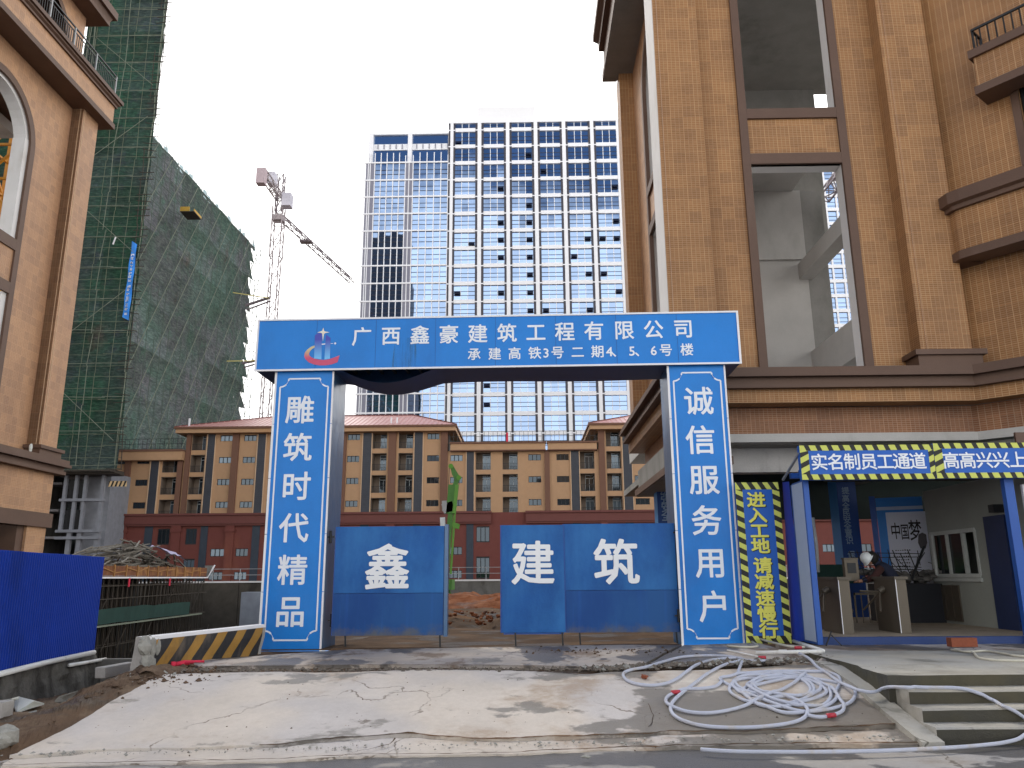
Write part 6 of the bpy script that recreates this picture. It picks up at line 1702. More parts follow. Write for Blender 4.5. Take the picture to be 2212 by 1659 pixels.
# ------------------------------------------------------------------ scaffolded towers
def netface(parent, P0, P1, z0, z1, nu, nz, mat, off=.25, seed=0, ragged=None, sub=3):
    """net panels between P0 and P1 (plan points), one object per lift and bay, bellying between the poles"""
    P0 = Vector((*P0, 0)); P1 = Vector((*P1, 0)); d = (P1 - P0); Ln = d.length; d.normalize(); nrm = Vector((d.y, -d.x, 0))
    for j in range(nz):
        for i in range(nu):
            mb = MB(); K = 14 if (ragged and i == nu - 1) else 6; vs = []
            u0, u1 = i / nu, (i + 1) / nu; v0, v1 = j / nz, (j + 1) / nz
            for b in range(K + 1):
                for a in range(K + 1):
                    u = u0 + (u1 - u0) * a / K; v = v0 + (v1 - v0) * b / K; s_ = u * Ln; z = z0 + (z1 - z0) * v
                    bel = off * fbm(s_ * .35 + seed, z * .35, 4, seed) * 2 - .15 * abs(math.sin(v * nz * math.pi))
                    if ragged and i == nu - 1: 
                        saw = ((z / ragged[0] + .25 * fbm(z * .4, 2.0, 2, 5)) % 1.0) * (.8 + .4 * hash2(int(z / ragged[0]), 5)); saw = min(1, saw); u = u0 + (u - u0) * (1 - .42 * saw - .30 * min(1, max(0, z / z1)) ** 1.5)
                        s_ = u * Ln
                    p = P0 + d * s_ + nrm * bel; vs.append((p.x, p.y, z))
            mb.add(vs, [(b * (K + 1) + a, b * (K + 1) + a + 1, (b + 1) * (K + 1) + a + 1, (b + 1) * (K + 1) + a) for b in range(K) for a in range(K)])
            mb.build('safety_net', mat, parent)
def poles(parent, P0, P1, z0, z1, du, dz, r, mat, out_=.35, jit=.08, seed=1, ext=0, breakp=.0, hz=True, name='scaffold_pole', dense=1.0):
    rn_ = random.Random(seed); P0 = Vector((*P0, 0)); P1 = Vector((*P1, 0)); d = (P1 - P0); Ln = d.length; d.normalize(); nrm = Vector((d.y, -d.x, 0))
    mb = MB(); n = int(Ln / du)
    for i in range(n + 1):
        s_ = Ln * i / n; z = z0
        while z < z1 + ext * rn_.random():
            zz = z + rn_.uniform(3.5, 6.5)
            if rn_.random() < dense: mb.bar(P0 + d * (s_ + rn_.gauss(0, jit)) + nrm * out_ + Vector((0, 0, z)), P0 + d * (s_ + rn_.gauss(0, jit)) + nrm * out_ + Vector((0, 0, min(zz, z1 + ext))), r)
            z = zz
    if hz:
        z = z0
        while z < z1:
            s_ = 0
            while s_ < Ln:
                e = min(Ln + .6, s_ + rn_.uniform(4, 7))
                if rn_.random() < dense: mb.bar(P0 + d * (s_ - .3) + nrm * (out_ + .05) + Vector((0, 0, z + rn_.gauss(0, jit * .6))), P0 + d * e + nrm * (out_ + .05) + Vector((0, 0, z + rn_.gauss(0, jit * .6))), r)
                s_ = e
            z += dz
    o = mb.build(name, mat, parent); o['kind'] = 'stuff'; return o
AY = 84.0
AF = Fr((0, 0, 0), 0)
axr = W0.at(297, 600, 'y', AY).x; axl = axr - 8.2
azb = W0.at(200, 1015, 'y', AY).z; azt = 78.0
sa = thing('scaffolded_tower', 'nearer tall tower wrapped in dark green netting and poles, bare concrete floors at its foot', 'tower', (0, 0, 0))
netface(sa, (axl, AY), (axr, AY), azb, azt, 2, 16, 'net_near', .3, 3)
netface(sa, (axl - 2.2, AY + 1.5), (axl, AY + 1.5), azb, azt, 1, 10, 'net_near', .2, 6)
netface(sa, (axl - 14, AY - .4), (axl - 2.2, AY - .4), azb, azt, 2, 10, 'net_near', .3, 8)
poles(sa, (axl, AY), (axr, AY), azb, azt, 1.45, 1.25, .042, 'bamboo', .38, .06, 2)
poles(sa, (axl, AY), (axr, AY), azb + .4, azt, 2.9, 3.7, .055, 'pole_pale', .55, .1, 3)
poles(sa, (axl - .4, AY + .2), (axl + .6, AY - .1), azb, azt, .45, 1.2, .07, 'pole_pale', .5, .15, 4, hz=False, dense=.6)
poles(sa, (axr - .5, AY), (axr + .3, AY), azb, azt, .4, .9, .07, 'rust_pole', .55, .18, 5, dense=.75)
poles(sa, (axl - 2.3, AY + .4), (axl, AY + .4), azb, azt, .7, 1.25, .06, 'bamboo', .5, .1, 9, dense=.8)
for k_ in range(6):
    z = azb + 3 + k_ * 10.6
    q = MB()
    if k_ % 2: q.bar((axl + .3, AY - .75, z), (axr - .5, AY - .75, z + 6.5), .055)
    else: q.bar((axr - .3, AY - .75, z), (axl + .5, AY - .75, z + 6.5), .055)
    q.build('brace', 'pole_pale', sa)
kk = (AY + 9) / AY
MB().add([(axl + .5, AY + 1, azb - .3), (axr - .8, AY + 1, azb - .3), ((axr - 1.2) * kk, AY + 9, azb - .3), ((axl + .5), AY + 9, azb - .3), (axl + .5, AY + 1, azt - 2), (axr - .8, AY + 1, azt - 2), ((axr - 1.2) * kk, AY + 9, azt - 2), (axl + .5, AY + 9, azt - 2)], [(0, 3, 2, 1), (4, 5, 6, 7), (0, 1, 5, 4), (1, 2, 6, 5), (2, 3, 7, 6), (3, 0, 4, 7)]).build('concrete_core', 'bare_concrete', sa)
# working platform and the bare lower floors
q = MB(); q.box(axl - 1.2, axr + .3, AY - 1.0, AY + 1.2, azb - .55, azb - .1)
for i in range(40): x = axl - 1 + i * .24; q.bar((x, AY - 1.4 - .5 * hash2(i, 3), azb - .3), (x + .5, AY, azb - .5), .10)
q.build('platform', 'rust_pole', sa)
xa = W0.at(128, 1120, 'y', AY).x; xb = W0.at(212, 1120, 'y', AY).x
fl = [W0.at(170, y, 'y', AY).z for y in (1022, 1080, 1147, 1205)]
q = MB()
for x in [xa, xa + (xb - xa) * .28, xa + (xb - xa) * .52, xb - .1]: q.box(x, x + .30, AY, AY + .4, fl[2], azb); 
for z in (fl[1], fl[2], fl[2] - .7): q.box(xa - .2, xb + .3, AY - .15, AY + .5, z - .14, z + .14)
q.box(xa + .8, xb - .2, AY + 2.2, AY + 7, 0, azb)
for x in (xa + .9, xa + 2.0, xb - .2): q.box(x, x + .42, AY + .1, AY + .5, -5, fl[2])
q.build('bare_frame', 'concrete_pale' if 'concrete_pale' in MATS else 'bare_concrete', sa)
for x in [xa + (xb - xa) * .02 + .3, xa + (xb - xa) * .3 + .25]: 
    for z in (fl[1], fl[2]): MB().box(x, x + (xb - xa) * .2, AY + .38, AY + .5, z + .2, z + 2.2).build('opening', 'dark_void', sa)
# striped guard board
q = MB(); p = W0.at(234, 1048, 'y', AY - 1.4); stripes(q, p.x, p.x + 1.9, p.z - .15, p.z + .42, AY - 1.4, .22, .42, False, slant=.3); tag(q.build('guard_board', ['hazard_black', 'hazard_stripe'] if 'hazard_stripe' in MATS else ['hazard_black', 'hazard_yellow']), 'small striped guard board at the foot of the netted tower', 'board')
# blue banner
Bp = [W0.at(x, y, 'y', AY - .8) for x, y in ((285.5, 521), (296, 528), (278, 692), (264, 685))]
bn = thing('hanging_banner', 'long narrow bright blue banner with white characters hung down the netted tower corner', 'banner', tuple(Bp[3]))
o_ = Bp[3]; q = MB(); N = 18; vs = []
for j in range(N + 1):
    t = j / N; a = Bp[3].lerp(Bp[0], t); b_ = Bp[2].lerp(Bp[1], t)
    for i in range(4): p = a.lerp(b_, i / 3) - o_; vs.append((p.x, p.y + .08 * math.sin(j * .9 + i), p.z))
q.add(vs, [(j * 4 + i, j * 4 + i + 1, (j + 1) * 4 + i + 1, (j + 1) * 4 + i) for j in range(N) for i in range(3)]); q.build('cloth', 'banner_cloth' if 'banner_cloth' in MATS else 'banner_blue', bn)
for t in (.83, .78, .73, .68, .635, .585, .54, .49, .415, .37, .315, .27, .225, .175, .12, .06):
    a = Bp[3].lerp(Bp[0], t); b_ = Bp[2].lerp(Bp[1], t); c_ = a.lerp(b_, .5) - o_; q = MB(); rn_ = random.Random(int(t * 1000)); s_ = .17
    for _ in range(5):
        u, v = rn_.uniform(-s_, s_), rn_.uniform(-s_, s_)
        if _ % 2: q.box(c_.x - s_ * .8, c_.x + s_ * .8, c_.y - .13, c_.y - .12, c_.z + v - .03, c_.z + v + .03)
        else: q.box(c_.x + u - .03, c_.x + u + .03, c_.y - .13, c_.y - .12, c_.z - s_ * .8, c_.z + s_ * .8)
    q.build('character', 'text_white', bn)
# white bracket poles sticking out
q = MB(); p, r_ = W0.at(244, 528, 'y', AY - .9), W0.at(250, 512, 'y', AY - .9); q.bar(p, r_, .12)
p, r_ = W0.at(218, 586, 'y', AY - .9), W0.at(232, 572, 'y', AY - .9)
q.build('bracket', 'frame_white', sa)

# the longer, lower block behind
bn0 = W0.at(325, 290, 'y', 98.0); bz = bn0.z
d1 = W0.at(545, 530, 'z', bz)
sbx = thing('scaffolded_block', 'long lower block wrapped in grey green netting with a ragged right edge, beside the crane', 'building', (0, 0, 0))
dirn = Vector((d1.x - bn0.x, d1.y - bn0.y)).normalized(); s0 = Vector((bn0.x, bn0.y)) - dirn * 8; s1 = Vector((d1.x, d1.y)) + dirn * 3.2
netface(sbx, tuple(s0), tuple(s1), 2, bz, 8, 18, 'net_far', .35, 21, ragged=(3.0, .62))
Ls = (s1 - s0).length
poles(sbx, tuple(s0), tuple(s1), 2, bz, 1.9, 1.7, .05, 'net_pole', .4, .08, 12, ext=1.4, dense=.8) if 'net_pole' in MATS else poles(sbx, tuple(s0), tuple(s1), 2, bz, 1.9, 1.7, .05, 'bamboo', .4, .08, 12, ext=1.4, dense=.6)
nr2 = Vector((dirn.y, -dirn.x))
for i in range(-8, 12):
    # long diagonal bracing poles, each one rising away from the camera
    a = s0 + dirn * (i * 4.2 + 2); q = MB(); z = 4.0; L2 = 0
    b_ = a + dirn * (52 * .62)
    t0, t1 = 0.0, 1.0
    if i < 1: t0 = (s0 + dirn * .5 - a).dot(dirn) / (52 * .62)
    if (a - s0).dot(dirn) + 52 * .62 > Ls: t1 = (Ls - (a - s0).dot(dirn)) / (52 * .62)
    if t1 - t0 < .08: continue
    A = Vector((a.x, a.y, 3)).lerp(Vector((b_.x, b_.y, bz - 1)), t0); B = Vector((a.x, a.y, 3)).lerp(Vector((b_.x, b_.y, bz - 1)), t1)
    off = Vector((nr2.x, nr2.y, 0)) * .65
    q.bar(A + off, B + off, .075); q.build('brace', 'pole_pale', sbx)
for i in range(6):
    a = s0 + dirn * (5 + i * 7.5); q = MB(); off = Vector((nr2.x, nr2.y, 0)) * .6
    z0_ = 8 + 9 * hash2(i, 7); q.bar(Vector((a.x, a.y, z0_ + 12)) + off, Vector((a.x + dirn.x * 6, a.y + dirn.y * 6, z0_)) + off, .06); q.build('brace', 'pole_pale', sbx)
# the bare frame behind the net
mb = MB()
e0 = s0 + Vector((-1.2, 0)); e1 = s1 - dirn * 1.0 + Vector((-1.2, 0))
for j in range(18):
    z = 3 + j * 3.0
    if z > bz: break
    mb.add([(e0.x, e0.y, z), (e1.x, e1.y, z), (e1.x - 12, e1.y, z), (e0.x - 12, e0.y, z), (e0.x, e0.y, z - .25), (e1.x, e1.y, z - .25), (e1.x - 12, e1.y, z - .25), (e0.x - 12, e0.y, z - .25)], [(0, 1, 2, 3), (7, 6, 5, 4), (0, 4, 5, 1), (1, 5, 6, 2), (2, 6, 7, 3), (3, 7, 4, 0)])
mb.build('floor_slab', 'bare_concrete', sbx)
MB().add([(e0.x - 2, e0.y, 0), (e1.x - 2, e1.y - 1, 0), (e1.x - 12, e1.y - 1, 0), (e0.x - 12, e0.y, 0), (e0.x - 2, e0.y, bz - 2), (e1.x - 2, e1.y - 1, bz - 2), (e1.x - 12, e1.y - 1, bz - 2), (e0.x - 12, e0.y, bz - 2)], [(0, 1, 2, 3), (7, 6, 5, 4), (0, 4, 5, 1), (1, 5, 6, 2), (2, 6, 7, 3), (3, 7, 4, 0)]).build('inner_core', 'dark_concrete', sbx)
# open scaffold poles past the right edge and along the top
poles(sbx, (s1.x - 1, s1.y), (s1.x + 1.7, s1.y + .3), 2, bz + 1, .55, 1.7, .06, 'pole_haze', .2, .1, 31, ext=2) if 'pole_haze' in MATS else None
q = MB(); L3 = Ls
for i in range(46):
    s_ = 8 + i * (Ls - 8) / 46; a = s0 + dirn * s_; q.bar((a.x - .3, a.y, bz - .5), (a.x - .3, a.y, bz + 1.0 + .9 * hash2(i, 2)), .045)
for z in (.5, 1.2): a, b_ = s0 + dirn * 8, s1; q.bar((a.x - .3, a.y, bz + z), (b_.x - .3, b_.y, bz + z), .04)
o = q.build('top_rail', 'pole_haze', sbx); o['kind'] = 'stuff'
q = MB(); 
for i in range(24):
    s_ = 9 + i * (Ls - 10) / 24; a = s0 + dirn * s_; b_ = a + dirn * 1.2; hh = 1.1 * hash2(i, 9)
    q.face([(a.x - .1, a.y, bz - .6), (b_.x - .1, b_.y, bz - .6), (b_.x - .25, b_.y, bz + hh), (a.x - .25, a.y, bz + .8 * hh)])
q.build('loose_sheet', 'sheet_pale', sbx)
# yellow loading platform sticking out of the netting
P = [W0.at(x, y, 'y', 106) for x, y in ((400, 458), (402, 468), (425, 472), (425, 462))]
lp0 = P[0]
pf = thing('loading_platform', 'small yellow loading platform jutting out of the far netting high up', 'platform', tuple(lp0))
q = MB(); q.box(0, 2.0, -1.6, 1, -.75, -.62, 0); q.box(-.0, 1.3, -1.62, -1.55, -.62, .05, 1); q.box(1.9, 2.0, -1.6, 1, -.62, -.3, 1); q.box(-.05, 0, -1.6, 1, -.62, .0, 1); q.build('deck', ['rust_pole', 'platform_yellow'], pf)
# outriggers with stay poles at the block's right edge
for (x0, y0, x1, y1, xs, ys) in ((548, 660, 582, 643, 503, 632), (541, 785, 556, 778, 490, 780)):
    a, b_, c_ = W0.at(x0 - 18, y0, 'y', 128), W0.at(x1, y1, 'y', 128), W0.at(xs, ys, 'y', 124)
    og = thing('outrigger', 'upper steel outrigger beam reaching from the netted block towards the crane mast' if y0 < 700 else 'lower steel outrigger beam with a stay pole at the edge of the netted block', 'beam', tuple(a))
    q = MB(); q.bar((0, 0, 0), b_ - a, .35); q.bar(Vector((0, .8, -.5)), b_ - a + Vector((0, .8, -.3)), .2); q.build('beam', 'crane_dark', og)
    q = MB(); q.bar(c_ - a, b_ - a + Vector((0, 0, -.1)), .14); q.build('stay_pole', 'stay_yellow', og)

# ------------------------------------------------------------------ tower crane
CY = 150.0
cb = W0.at(588, 900, 'y', CY); ct = W0.at(601, 478, 'y', CY); cap = W0.at(608, 378, 'y', CY)
cr = thing('tower_crane', 'haze-washed red tower crane with lattice mast, cab and long jib reaching right', 'crane', (ct.x, CY, 0))
zt = ct.z
lattice(cr, (0, 0, 0), (0, 0, zt - 8), 1.7, 3.4, .11, 'crane_washed')
lattice(cr, (0, 0, zt - 8), (0, 0, zt + 3), 2.0, 3.2, .12, 'crane_washed', 'climbing_frame')
q = MB()
for z in (zt - 7.5, zt - 1): 
    for s_ in (-1, 1): q.bar((s_ * 2.9, -1.4, z + .7), (s_ * 1.2, 0, z - .8), .08)
q.build('platform_bracket', 'crane_washed', cr)
MB().box(-1.1, 1.1, -1.0, 1.0, zt - .0, zt + 1.1).build('slewing_unit', 'crane_washed', cr)
capz = cap.z
lattice(cr, (0, 0, zt + 2), (cap.x - ct.x, 0, capz), 1.3, 2.4, .12, 'crane_dark', 'tower_head')
zj = zt + 5.2
# counter-jib towards upper left of the picture, jib away to the right
cjd = Vector((-.62, -.78, 0)).normalized(); Lc = 13.0
cj_end = W0.at(563, 405, 'y', CY - 10.5); 
v = cj_end - Vector((ct.x, CY, 0)); v.z = zj; 
cd = Vector((v.x, -10.5, 0))
lattice(cr, (0, 0, zj), (cd.x * 1.02, cd.y * 1.02, zj + .2), 1.3, 1.8, .12, 'crane_washed', 'counter_jib')
q = MB(); cx, cyy = cd.x, cd.y
q.box(cx - .7, cx + .9, cyy - 1.0, cyy + .6, zj - 2.6, zj + .5); q.build('counterweight', 'crane_weight', cr)
q = MB(); q.box(cd.x * .45 - .8, cd.x * .45 + .7, cd.y * .45 - 1, cd.y * .45 + 1, zj + .4, zj + 2.8); q.build('winch', 'crane_cab', cr)
q = MB(); q.box(1.0, 2.8, -2.0, .0, zj - 2.6, zj + .2); q.build('cab', 'crane_cab', cr)
jd = -cd.normalized()
je = W0.at(762, 578, 'z', zj); Lj = math.hypot(je.x - ct.x, je.y - CY)
je = Vector((je.x - ct.x, je.y - CY, zj)); jdir = Vector((je.x, je.y, 0)).normalized()
print('jib', Lj, jdir, zj, cd)
Lj = min(Lj, 75)
lattice(cr, (jdir.x * 2, jdir.y * 2, zj - 3.6), (jdir.x * Lj, jdir.y * Lj, zj - 3.6), 1.3, 2.6, .11, 'crane_dark', 'jib', tri=True)
q = MB(); q.bar((cap.x - ct.x, 0, capz), (jdir.x * Lj * .62, jdir.y * Lj * .62, zj - 2.4), .06); q.bar((cap.x - ct.x, 0, capz), (cd.x * .9, cd.y * .9, zj + 1), .06); q.build('tie_bar', 'crane_dark', cr)
q = MB(); m_ = Vector((jdir.x * Lj * .33, jdir.y * Lj * .33, zj - 4.4)); q.box(m_.x - 1.3, m_.x + 1.3, m_.y - .8, m_.y + .8, m_.z, m_.z + .4); q.build('trolley', 'crane_dark', cr)

# ------------------------------------------------------------------ formwork deck on scaffolding in the pit
FK = Fr((-20.2, 36, 0), R(1.5))
fk = thing('formwork_deck', 'brown formwork deck edge on dense dark scaffolding standing in the pit', 'scaffold', fr=FK)
Ld = 19.5; zd0, zd1 = 1.42, 2.02
MB().box(-14, -.1, -1, Ld, zd0 - .1, zd0 + .02).build('deck', 'formwork', fk)
MB().box(-.02, .06, -1, Ld + .1, zd0 - .09, zd0 - .01).build('edge_rope', 'frame_white', fk)
rn_ = random.Random(8)
n = 15
for i in range(n):
    a, b_ = -1 + (Ld + 1) * i / n, -1 + (Ld + 1) * (i + 1) / n
    q = MB(); q.box(-.06, -.02, a + .04, b_ - .04, zd0 + .05, zd1 - .04 + rn_.uniform(-.04, .04)); q.build('formwork_panel', 'formwork', fk)
    q = MB(); q.bar((0.0, a, zd0 + .02), (0.0, a, zd1), .07, .10); q.bar((0, a + .1, zd0 + .18 + .3 * rn_.random()), (0, b_ - .1, zd0 + .2 + .3 * rn_.random()), .05); q.build('batten', 'formwork_edge', fk)
MB().box(-14, 0, -1.05, -1, zd0, zd1).build('formwork_panel', 'formwork', fk)
q = MB(); q.add([(-.1, Ld + .05, zd0), (.05, Ld + .05, zd0), (.35, Ld + .3, zd1 + .15), (-.3, Ld + .3, zd1 + .15)], [(0, 1, 2, 3), (3, 2, 1, 0)]); q.bar((.05, Ld, zd0), (.35, Ld + .3, zd1 + .15), .05); q.build('end_board', 'stone_grey', fk)
MB().bar((.05, Ld, zd0 - .03), (.38, Ld + .3, zd1 + .18), .07).build('edge_rope', 'frame_white', fk)
q = MB()
for i in range(38):
    y = -1 + i * (Ld + 1) / 37
    for x in (-.15, -1.1, -2.0, -3.0): q.bar((x + rn_.gauss(0, .03), y + rn_.gauss(0, .05), PIT), (x, y, zd0 - .1), .05)
for z in (-4.4, -3.2, -2.0, -.8, .3, 1.0):
    for x in (-.1, -1.05): q.bar((x, -1.2, z + rn_.gauss(0, .04)), (x, Ld + .4, z + rn_.gauss(0, .06)), .05)
for i in range(12): y = i * 1.7; z = -4 + 4 * rn_.random(); q.bar((.05, y, z), (.05, y + 1.8, z + 1.9), .045)
o = q.build('prop', 'rust_pole', fk); o['kind'] = 'stuff'
q = MB(); vs = []
for i in range(40):
    y = -1 + (Ld - 2) * i / 39; vs += [(.12 + .06 * fbm(i * .5, 1.0), y, -.85 + .1 * fbm(i * .3, 5.)), (.12 + .06 * fbm(i * .5, 3.0), y, -.12 + .12 * fbm(i * .3, 9.))]
q.add(vs, [(2 * i, 2 * i + 2, 2 * i + 3, 2 * i + 1) for i in range(39)]); q.build('net_strip', 'netting_green', fk)
q = MB(); q.bar((.2, -1.3, -.95), (.2, Ld - 1, -.92), .08); q.build('ledger', 'pole_pale', fk)
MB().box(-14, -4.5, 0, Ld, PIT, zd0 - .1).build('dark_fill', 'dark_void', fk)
for y in (7.5, 13): MB().box(0.02, .06, y, y + .16, .9, 1.38).build('warning_tape', 'red_cloth', fk)
# heap of grey timber on the deck
hp = thing('timber_heap', 'heap of weathered grey timber battens piled on the formwork deck', 'timber pile', fr=FK)
M('timber_heap_mat', (0.17, 0.155, 0.13), 0.85, amt=.4, scale=5)
bt = MB().box(-1.4, 1.4, -.04, .04, -.04, .04).build('batten', 'timber_heap_mat', hp)
cnt = 0
for i in range(250):
    y = rn_.gauss(10.6, 2.9)
    if y < 4.2 or y > 17: continue
    env = max(0, 1.25 * math.exp(-((y - 10.4) / 3.4) ** 2) + .25)
    z = zd1 - .2 + env * rn_.random() ** .8; x = -1.2 + rn_.gauss(0, .6)
    o = bt if cnt == 0 else dup(bt, hp)
    sl = (y - 10.4) / 4.0
    o.location = (x, y, z); o.scale = (rn_.uniform(.4, .95), 1, rn_.uniform(.5, 1.1)); o.rotation_euler = (0, (rn_.gauss(0, .10) + .16 * sl), math.pi / 2 + rn_.gauss(0, .35)); cnt += 1
q = MB(); n = 12; vs = []
for j in range(7):
    for i in range(n): vs.append((-1.2 + j * .2, 12.4 + i * .32, zd1 + 1.15 + .35 * fbm(i * .5, j * .4, 3, 6) - .05 * j * j * .2 - .012 * i * i * .3))
q.add(vs, [(j * n + i, j * n + i + 1, (j + 1) * n + i + 1, (j + 1) * n + i) for j in range(6) for i in range(n - 1)])
o = q.build('tarpaulin', 'grey_sheet', None, smooth=True); FK.put(o); tag(o, 'crumpled lilac grey sheet thrown over the timber heap', 'tarpaulin')
# debris between the deck and the pit wall
q = MB()
for i in range(40): a = rn_.random() * 6; q.bar((-15 + a, 56 + rn_.random() * 2, 0.3 - a * .05 + rn_.random() * .5), (-13.6 + a, 56.5 + rn_.random() * 2, .1 - a * .05 + rn_.random() * .4), .09)
o = q.build('loose_timber', 'timber_grey', None, 'stuff')
M('pit_pier', (0.30, 0.33, 0.38), .9, amt=.2)
tag(MB().box(-18.2, -16.9, 55.2, 56.5, PIT, .4).build('concrete_pier', 'pit_pier'), 'pale concrete pier standing in the dark pit beyond the formwork deck', 'pier')

# ------------------------------------------------------------------ green crane boom and yard heaps behind the gate
GY = 50.0
gb = thing('mobile_crane', 'green telescopic crane boom standing almost upright behind the left gate leaf', 'crane', (W0.at(958, 1262, 'y', GY).x, GY, -.35))
o_ = Vector(gb.location)
Pb = lambda x, y, dy=0: W0.at(x, y, 'y', GY + dy) - o_
q = MB(); a, b_ = Pb(961, 1262), Pb(974, 1105); q.bar(a, b_, .30, .42); q.build('boom_section', 'machine_green', gb)
q = MB(); a, b_ = Pb(966, 1240), Pb(976, 1105); q.bar(a + Vector((.22, -.1, 0)), b_ + Vector((.2, -.1, 0)), .12); q.build('side_rail', 'green_light', gb)
q = MB(); a, b_ = Pb(973, 1110), Pb(978.5, 1048); q.bar(a, b_, .52, .5); q.build('boom_section', 'machine_green', gb)
q = MB(); a, b_ = Pb(980, 1110), Pb(986, 1048); q.bar(a + Vector((.05, -.28, 0)), b_ + Vector((.05, -.28, 0)), .22, .1); q.build('side_rail', 'green_light', gb)
q = MB(); q.bar(Pb(957, 1100), Pb(980, 1093), .5, .6); q.bar(Pb(961, 1104), Pb(960, 1082), .3); q.build('collar', 'steel_grey', gb)
q = MB(); q.add([tuple(Pb(x, y, dy)) for dy in (-.2, .25) for x, y in ((976, 1050), (988, 1050), (994, 1030), (986, 1018), (978, 1004), (972, 1006), (976, 1024), (982, 1036))], [tuple(range(7, -1, -1)), tuple(range(8, 16))] + [(i, (i + 1) % 8, 8 + (i + 1) % 8, 8 + i) for i in range(8)]); q.build('boom_head', 'machine_green', gb)
q = MB(); q.tube([Pb(974, 1007, -.3), Pb(974, 1007, .3)], .16, 10); q.tube([Pb(991, 1032, -.3), Pb(991, 1032, .3)], .16, 10); q.build('sheave', 'green_light', gb)
q = MB(); q.bar(Pb(971, 1008), Pb(966, 1092), .03); q.bar(Pb(993, 1030), Pb(984, 1110), .03); q.build('cable', 'black_metal', gb)
q = MB(); q.bar(Pb(976, 1133), Pb(990, 1137), .34, .3); q.bar(Pb(988, 1132), Pb(986, 1142), .3); q.build('bracket', 'green_light', gb)
q = MB(); q.bar(Pb(956, 1118), Pb(957, 1137), .3); q.build('cylinder', 'door_white', gb)
q = MB(); q.box(-5.5, .6, -1.2, 1.2, .9, 1.5); q.box(-3.4, -.8, -1.1, 1.1, 1.5, 2.4); q.build('carrier', 'machine_green', gb)
q = MB()
for x in (-4.8, -3.6, -.4): 
    for y in (-1.25, .95): q.tube([(x, y, .5), (x, y + .3, .5)], .5, 14)
q.build('wheel', 'black_metal', gb)
q = MB(); q.bar(Pb(966, 1262), Pb(975, 1290), .12); q.build('outrigger', 'machine_green', gb)
def heap(name, cx, cy, rx, ry, hh, mat, label, seed, n=48, m=32):
    vs = []
    for j in range(m + 1):
        for i in range(n + 1):
            u, v = i / n * 2 - 1, j / m * 2 - 1; r2 = u * u + v * v; e = max(0, 1 - r2) ** .8
            x, y = cx + u * rx, cy + v * ry
            vs.append((x, y, -.15 + e * hh * (.75 + .9 * fbm(x * .8, y * .8, 4, seed)) + e ** .3 * .22 * fbm(x * 3.2, y * 3.2, 4, seed + 3) * hh))
    o = MB().add(vs, [(j * (n + 1) + i, j * (n + 1) + i + 1, (j + 1) * (n + 1) + i + 1, (j + 1) * (n + 1) + i) for j in range(m) for i in range(n)]).build(name, mat)
    return tag(o, label, 'earth heap')
heap('earth_heap', -1.0, 37, 8, 4, .95, 'red_earth', 'orange red heap of dug earth behind the gap between the gate leaves', 3, 90, 40)
heap('earth_heap', -3.5, 26, 2.9, 3.0, .50, 'mud', 'dark muddy heap behind the left gate leaf', 7)
heap('earth_heap', .9, 24.0, 1.9, 2.4, .62, 'mud', 'dark muddy heap showing beside the middle gate leaf', 9)
heap('earth_heap', -1.2, 30.5, 3.5, 2.5, .35, 'yard_earth', 'low brown heap in the middle of the yard behind the gate', 15)
rk = MB()
for i in range(500):
    x, y = rn_.uniform(-4.5, 2.5), rn_.uniform(20, 38); s_ = .03 + .09 * rn_.random() ** 2; lump(rk, (x, y, .12 + rn_.random() * .12 - .012 * (y - 20)), s_, i, (1, 1, .6), 5, 3, 1.0)
rk.build('loose_clods', 'red_earth', None, 'stuff')

# ------------------------------------------------------------------ staff entrance: frame, sign, booth, turnstiles
EZ = .1
px0 = W0.at(1739, 1397, 'y', 14.25)
EF = Fr((px0.x, 14.25, EZ), R(-1.0))
E4 = lambda a, b: (1566 + .3256 * a, 918 + .3256 * b)
en = thing('staff_gateway', 'blue steel gateway of the staff passage with a pale side panel and low blue sill', 'gateway', fr=EF)
xc0 = EF.x(*E4(615, 1430)); xc1 = EF.x(*E4(655, 1470)); ztc = EF.z(*E4(545, 372))
q = MB(); q.box(xc0, xc1, 0, .08, 0, ztc + .12); q.build('post', 'frame_blue', en)
q = MB(); q.box(xc0, xc0 + .05, .08, .62, 0, ztc + .02); q.box(xc0, xc1, .62, .70, 0, ztc); q.build('post', 'frame_blue', en)
MB().box(xc0 - .006, xc0 - .001, .06, .62, .04, ztc - .01).build('side_panel', 'pale_blue_panel', en)
q = MB(); q.box(xc1 + .002, 9, .10, .2, -.02, .115); q.box(xc1, 9, .2, 8.5, .06, .112, 1); q.build('sill', ['plinth_blue', 'booth_floor'], en)
q = MB(); q.box(xc0, 9, .1, .2, ztc + .12, ztc + .22); q.box(xc0, 9, .6, .7, ztc + .12, ztc + .22); q.build('header', 'frame_blue', en)
# right hand post
xr = EF.x(2222, 1390); q = MB(); q.box(xr, xr + .16, 0, .12, 0, ztc + .3); q.build('post', 'frame_blue', en)
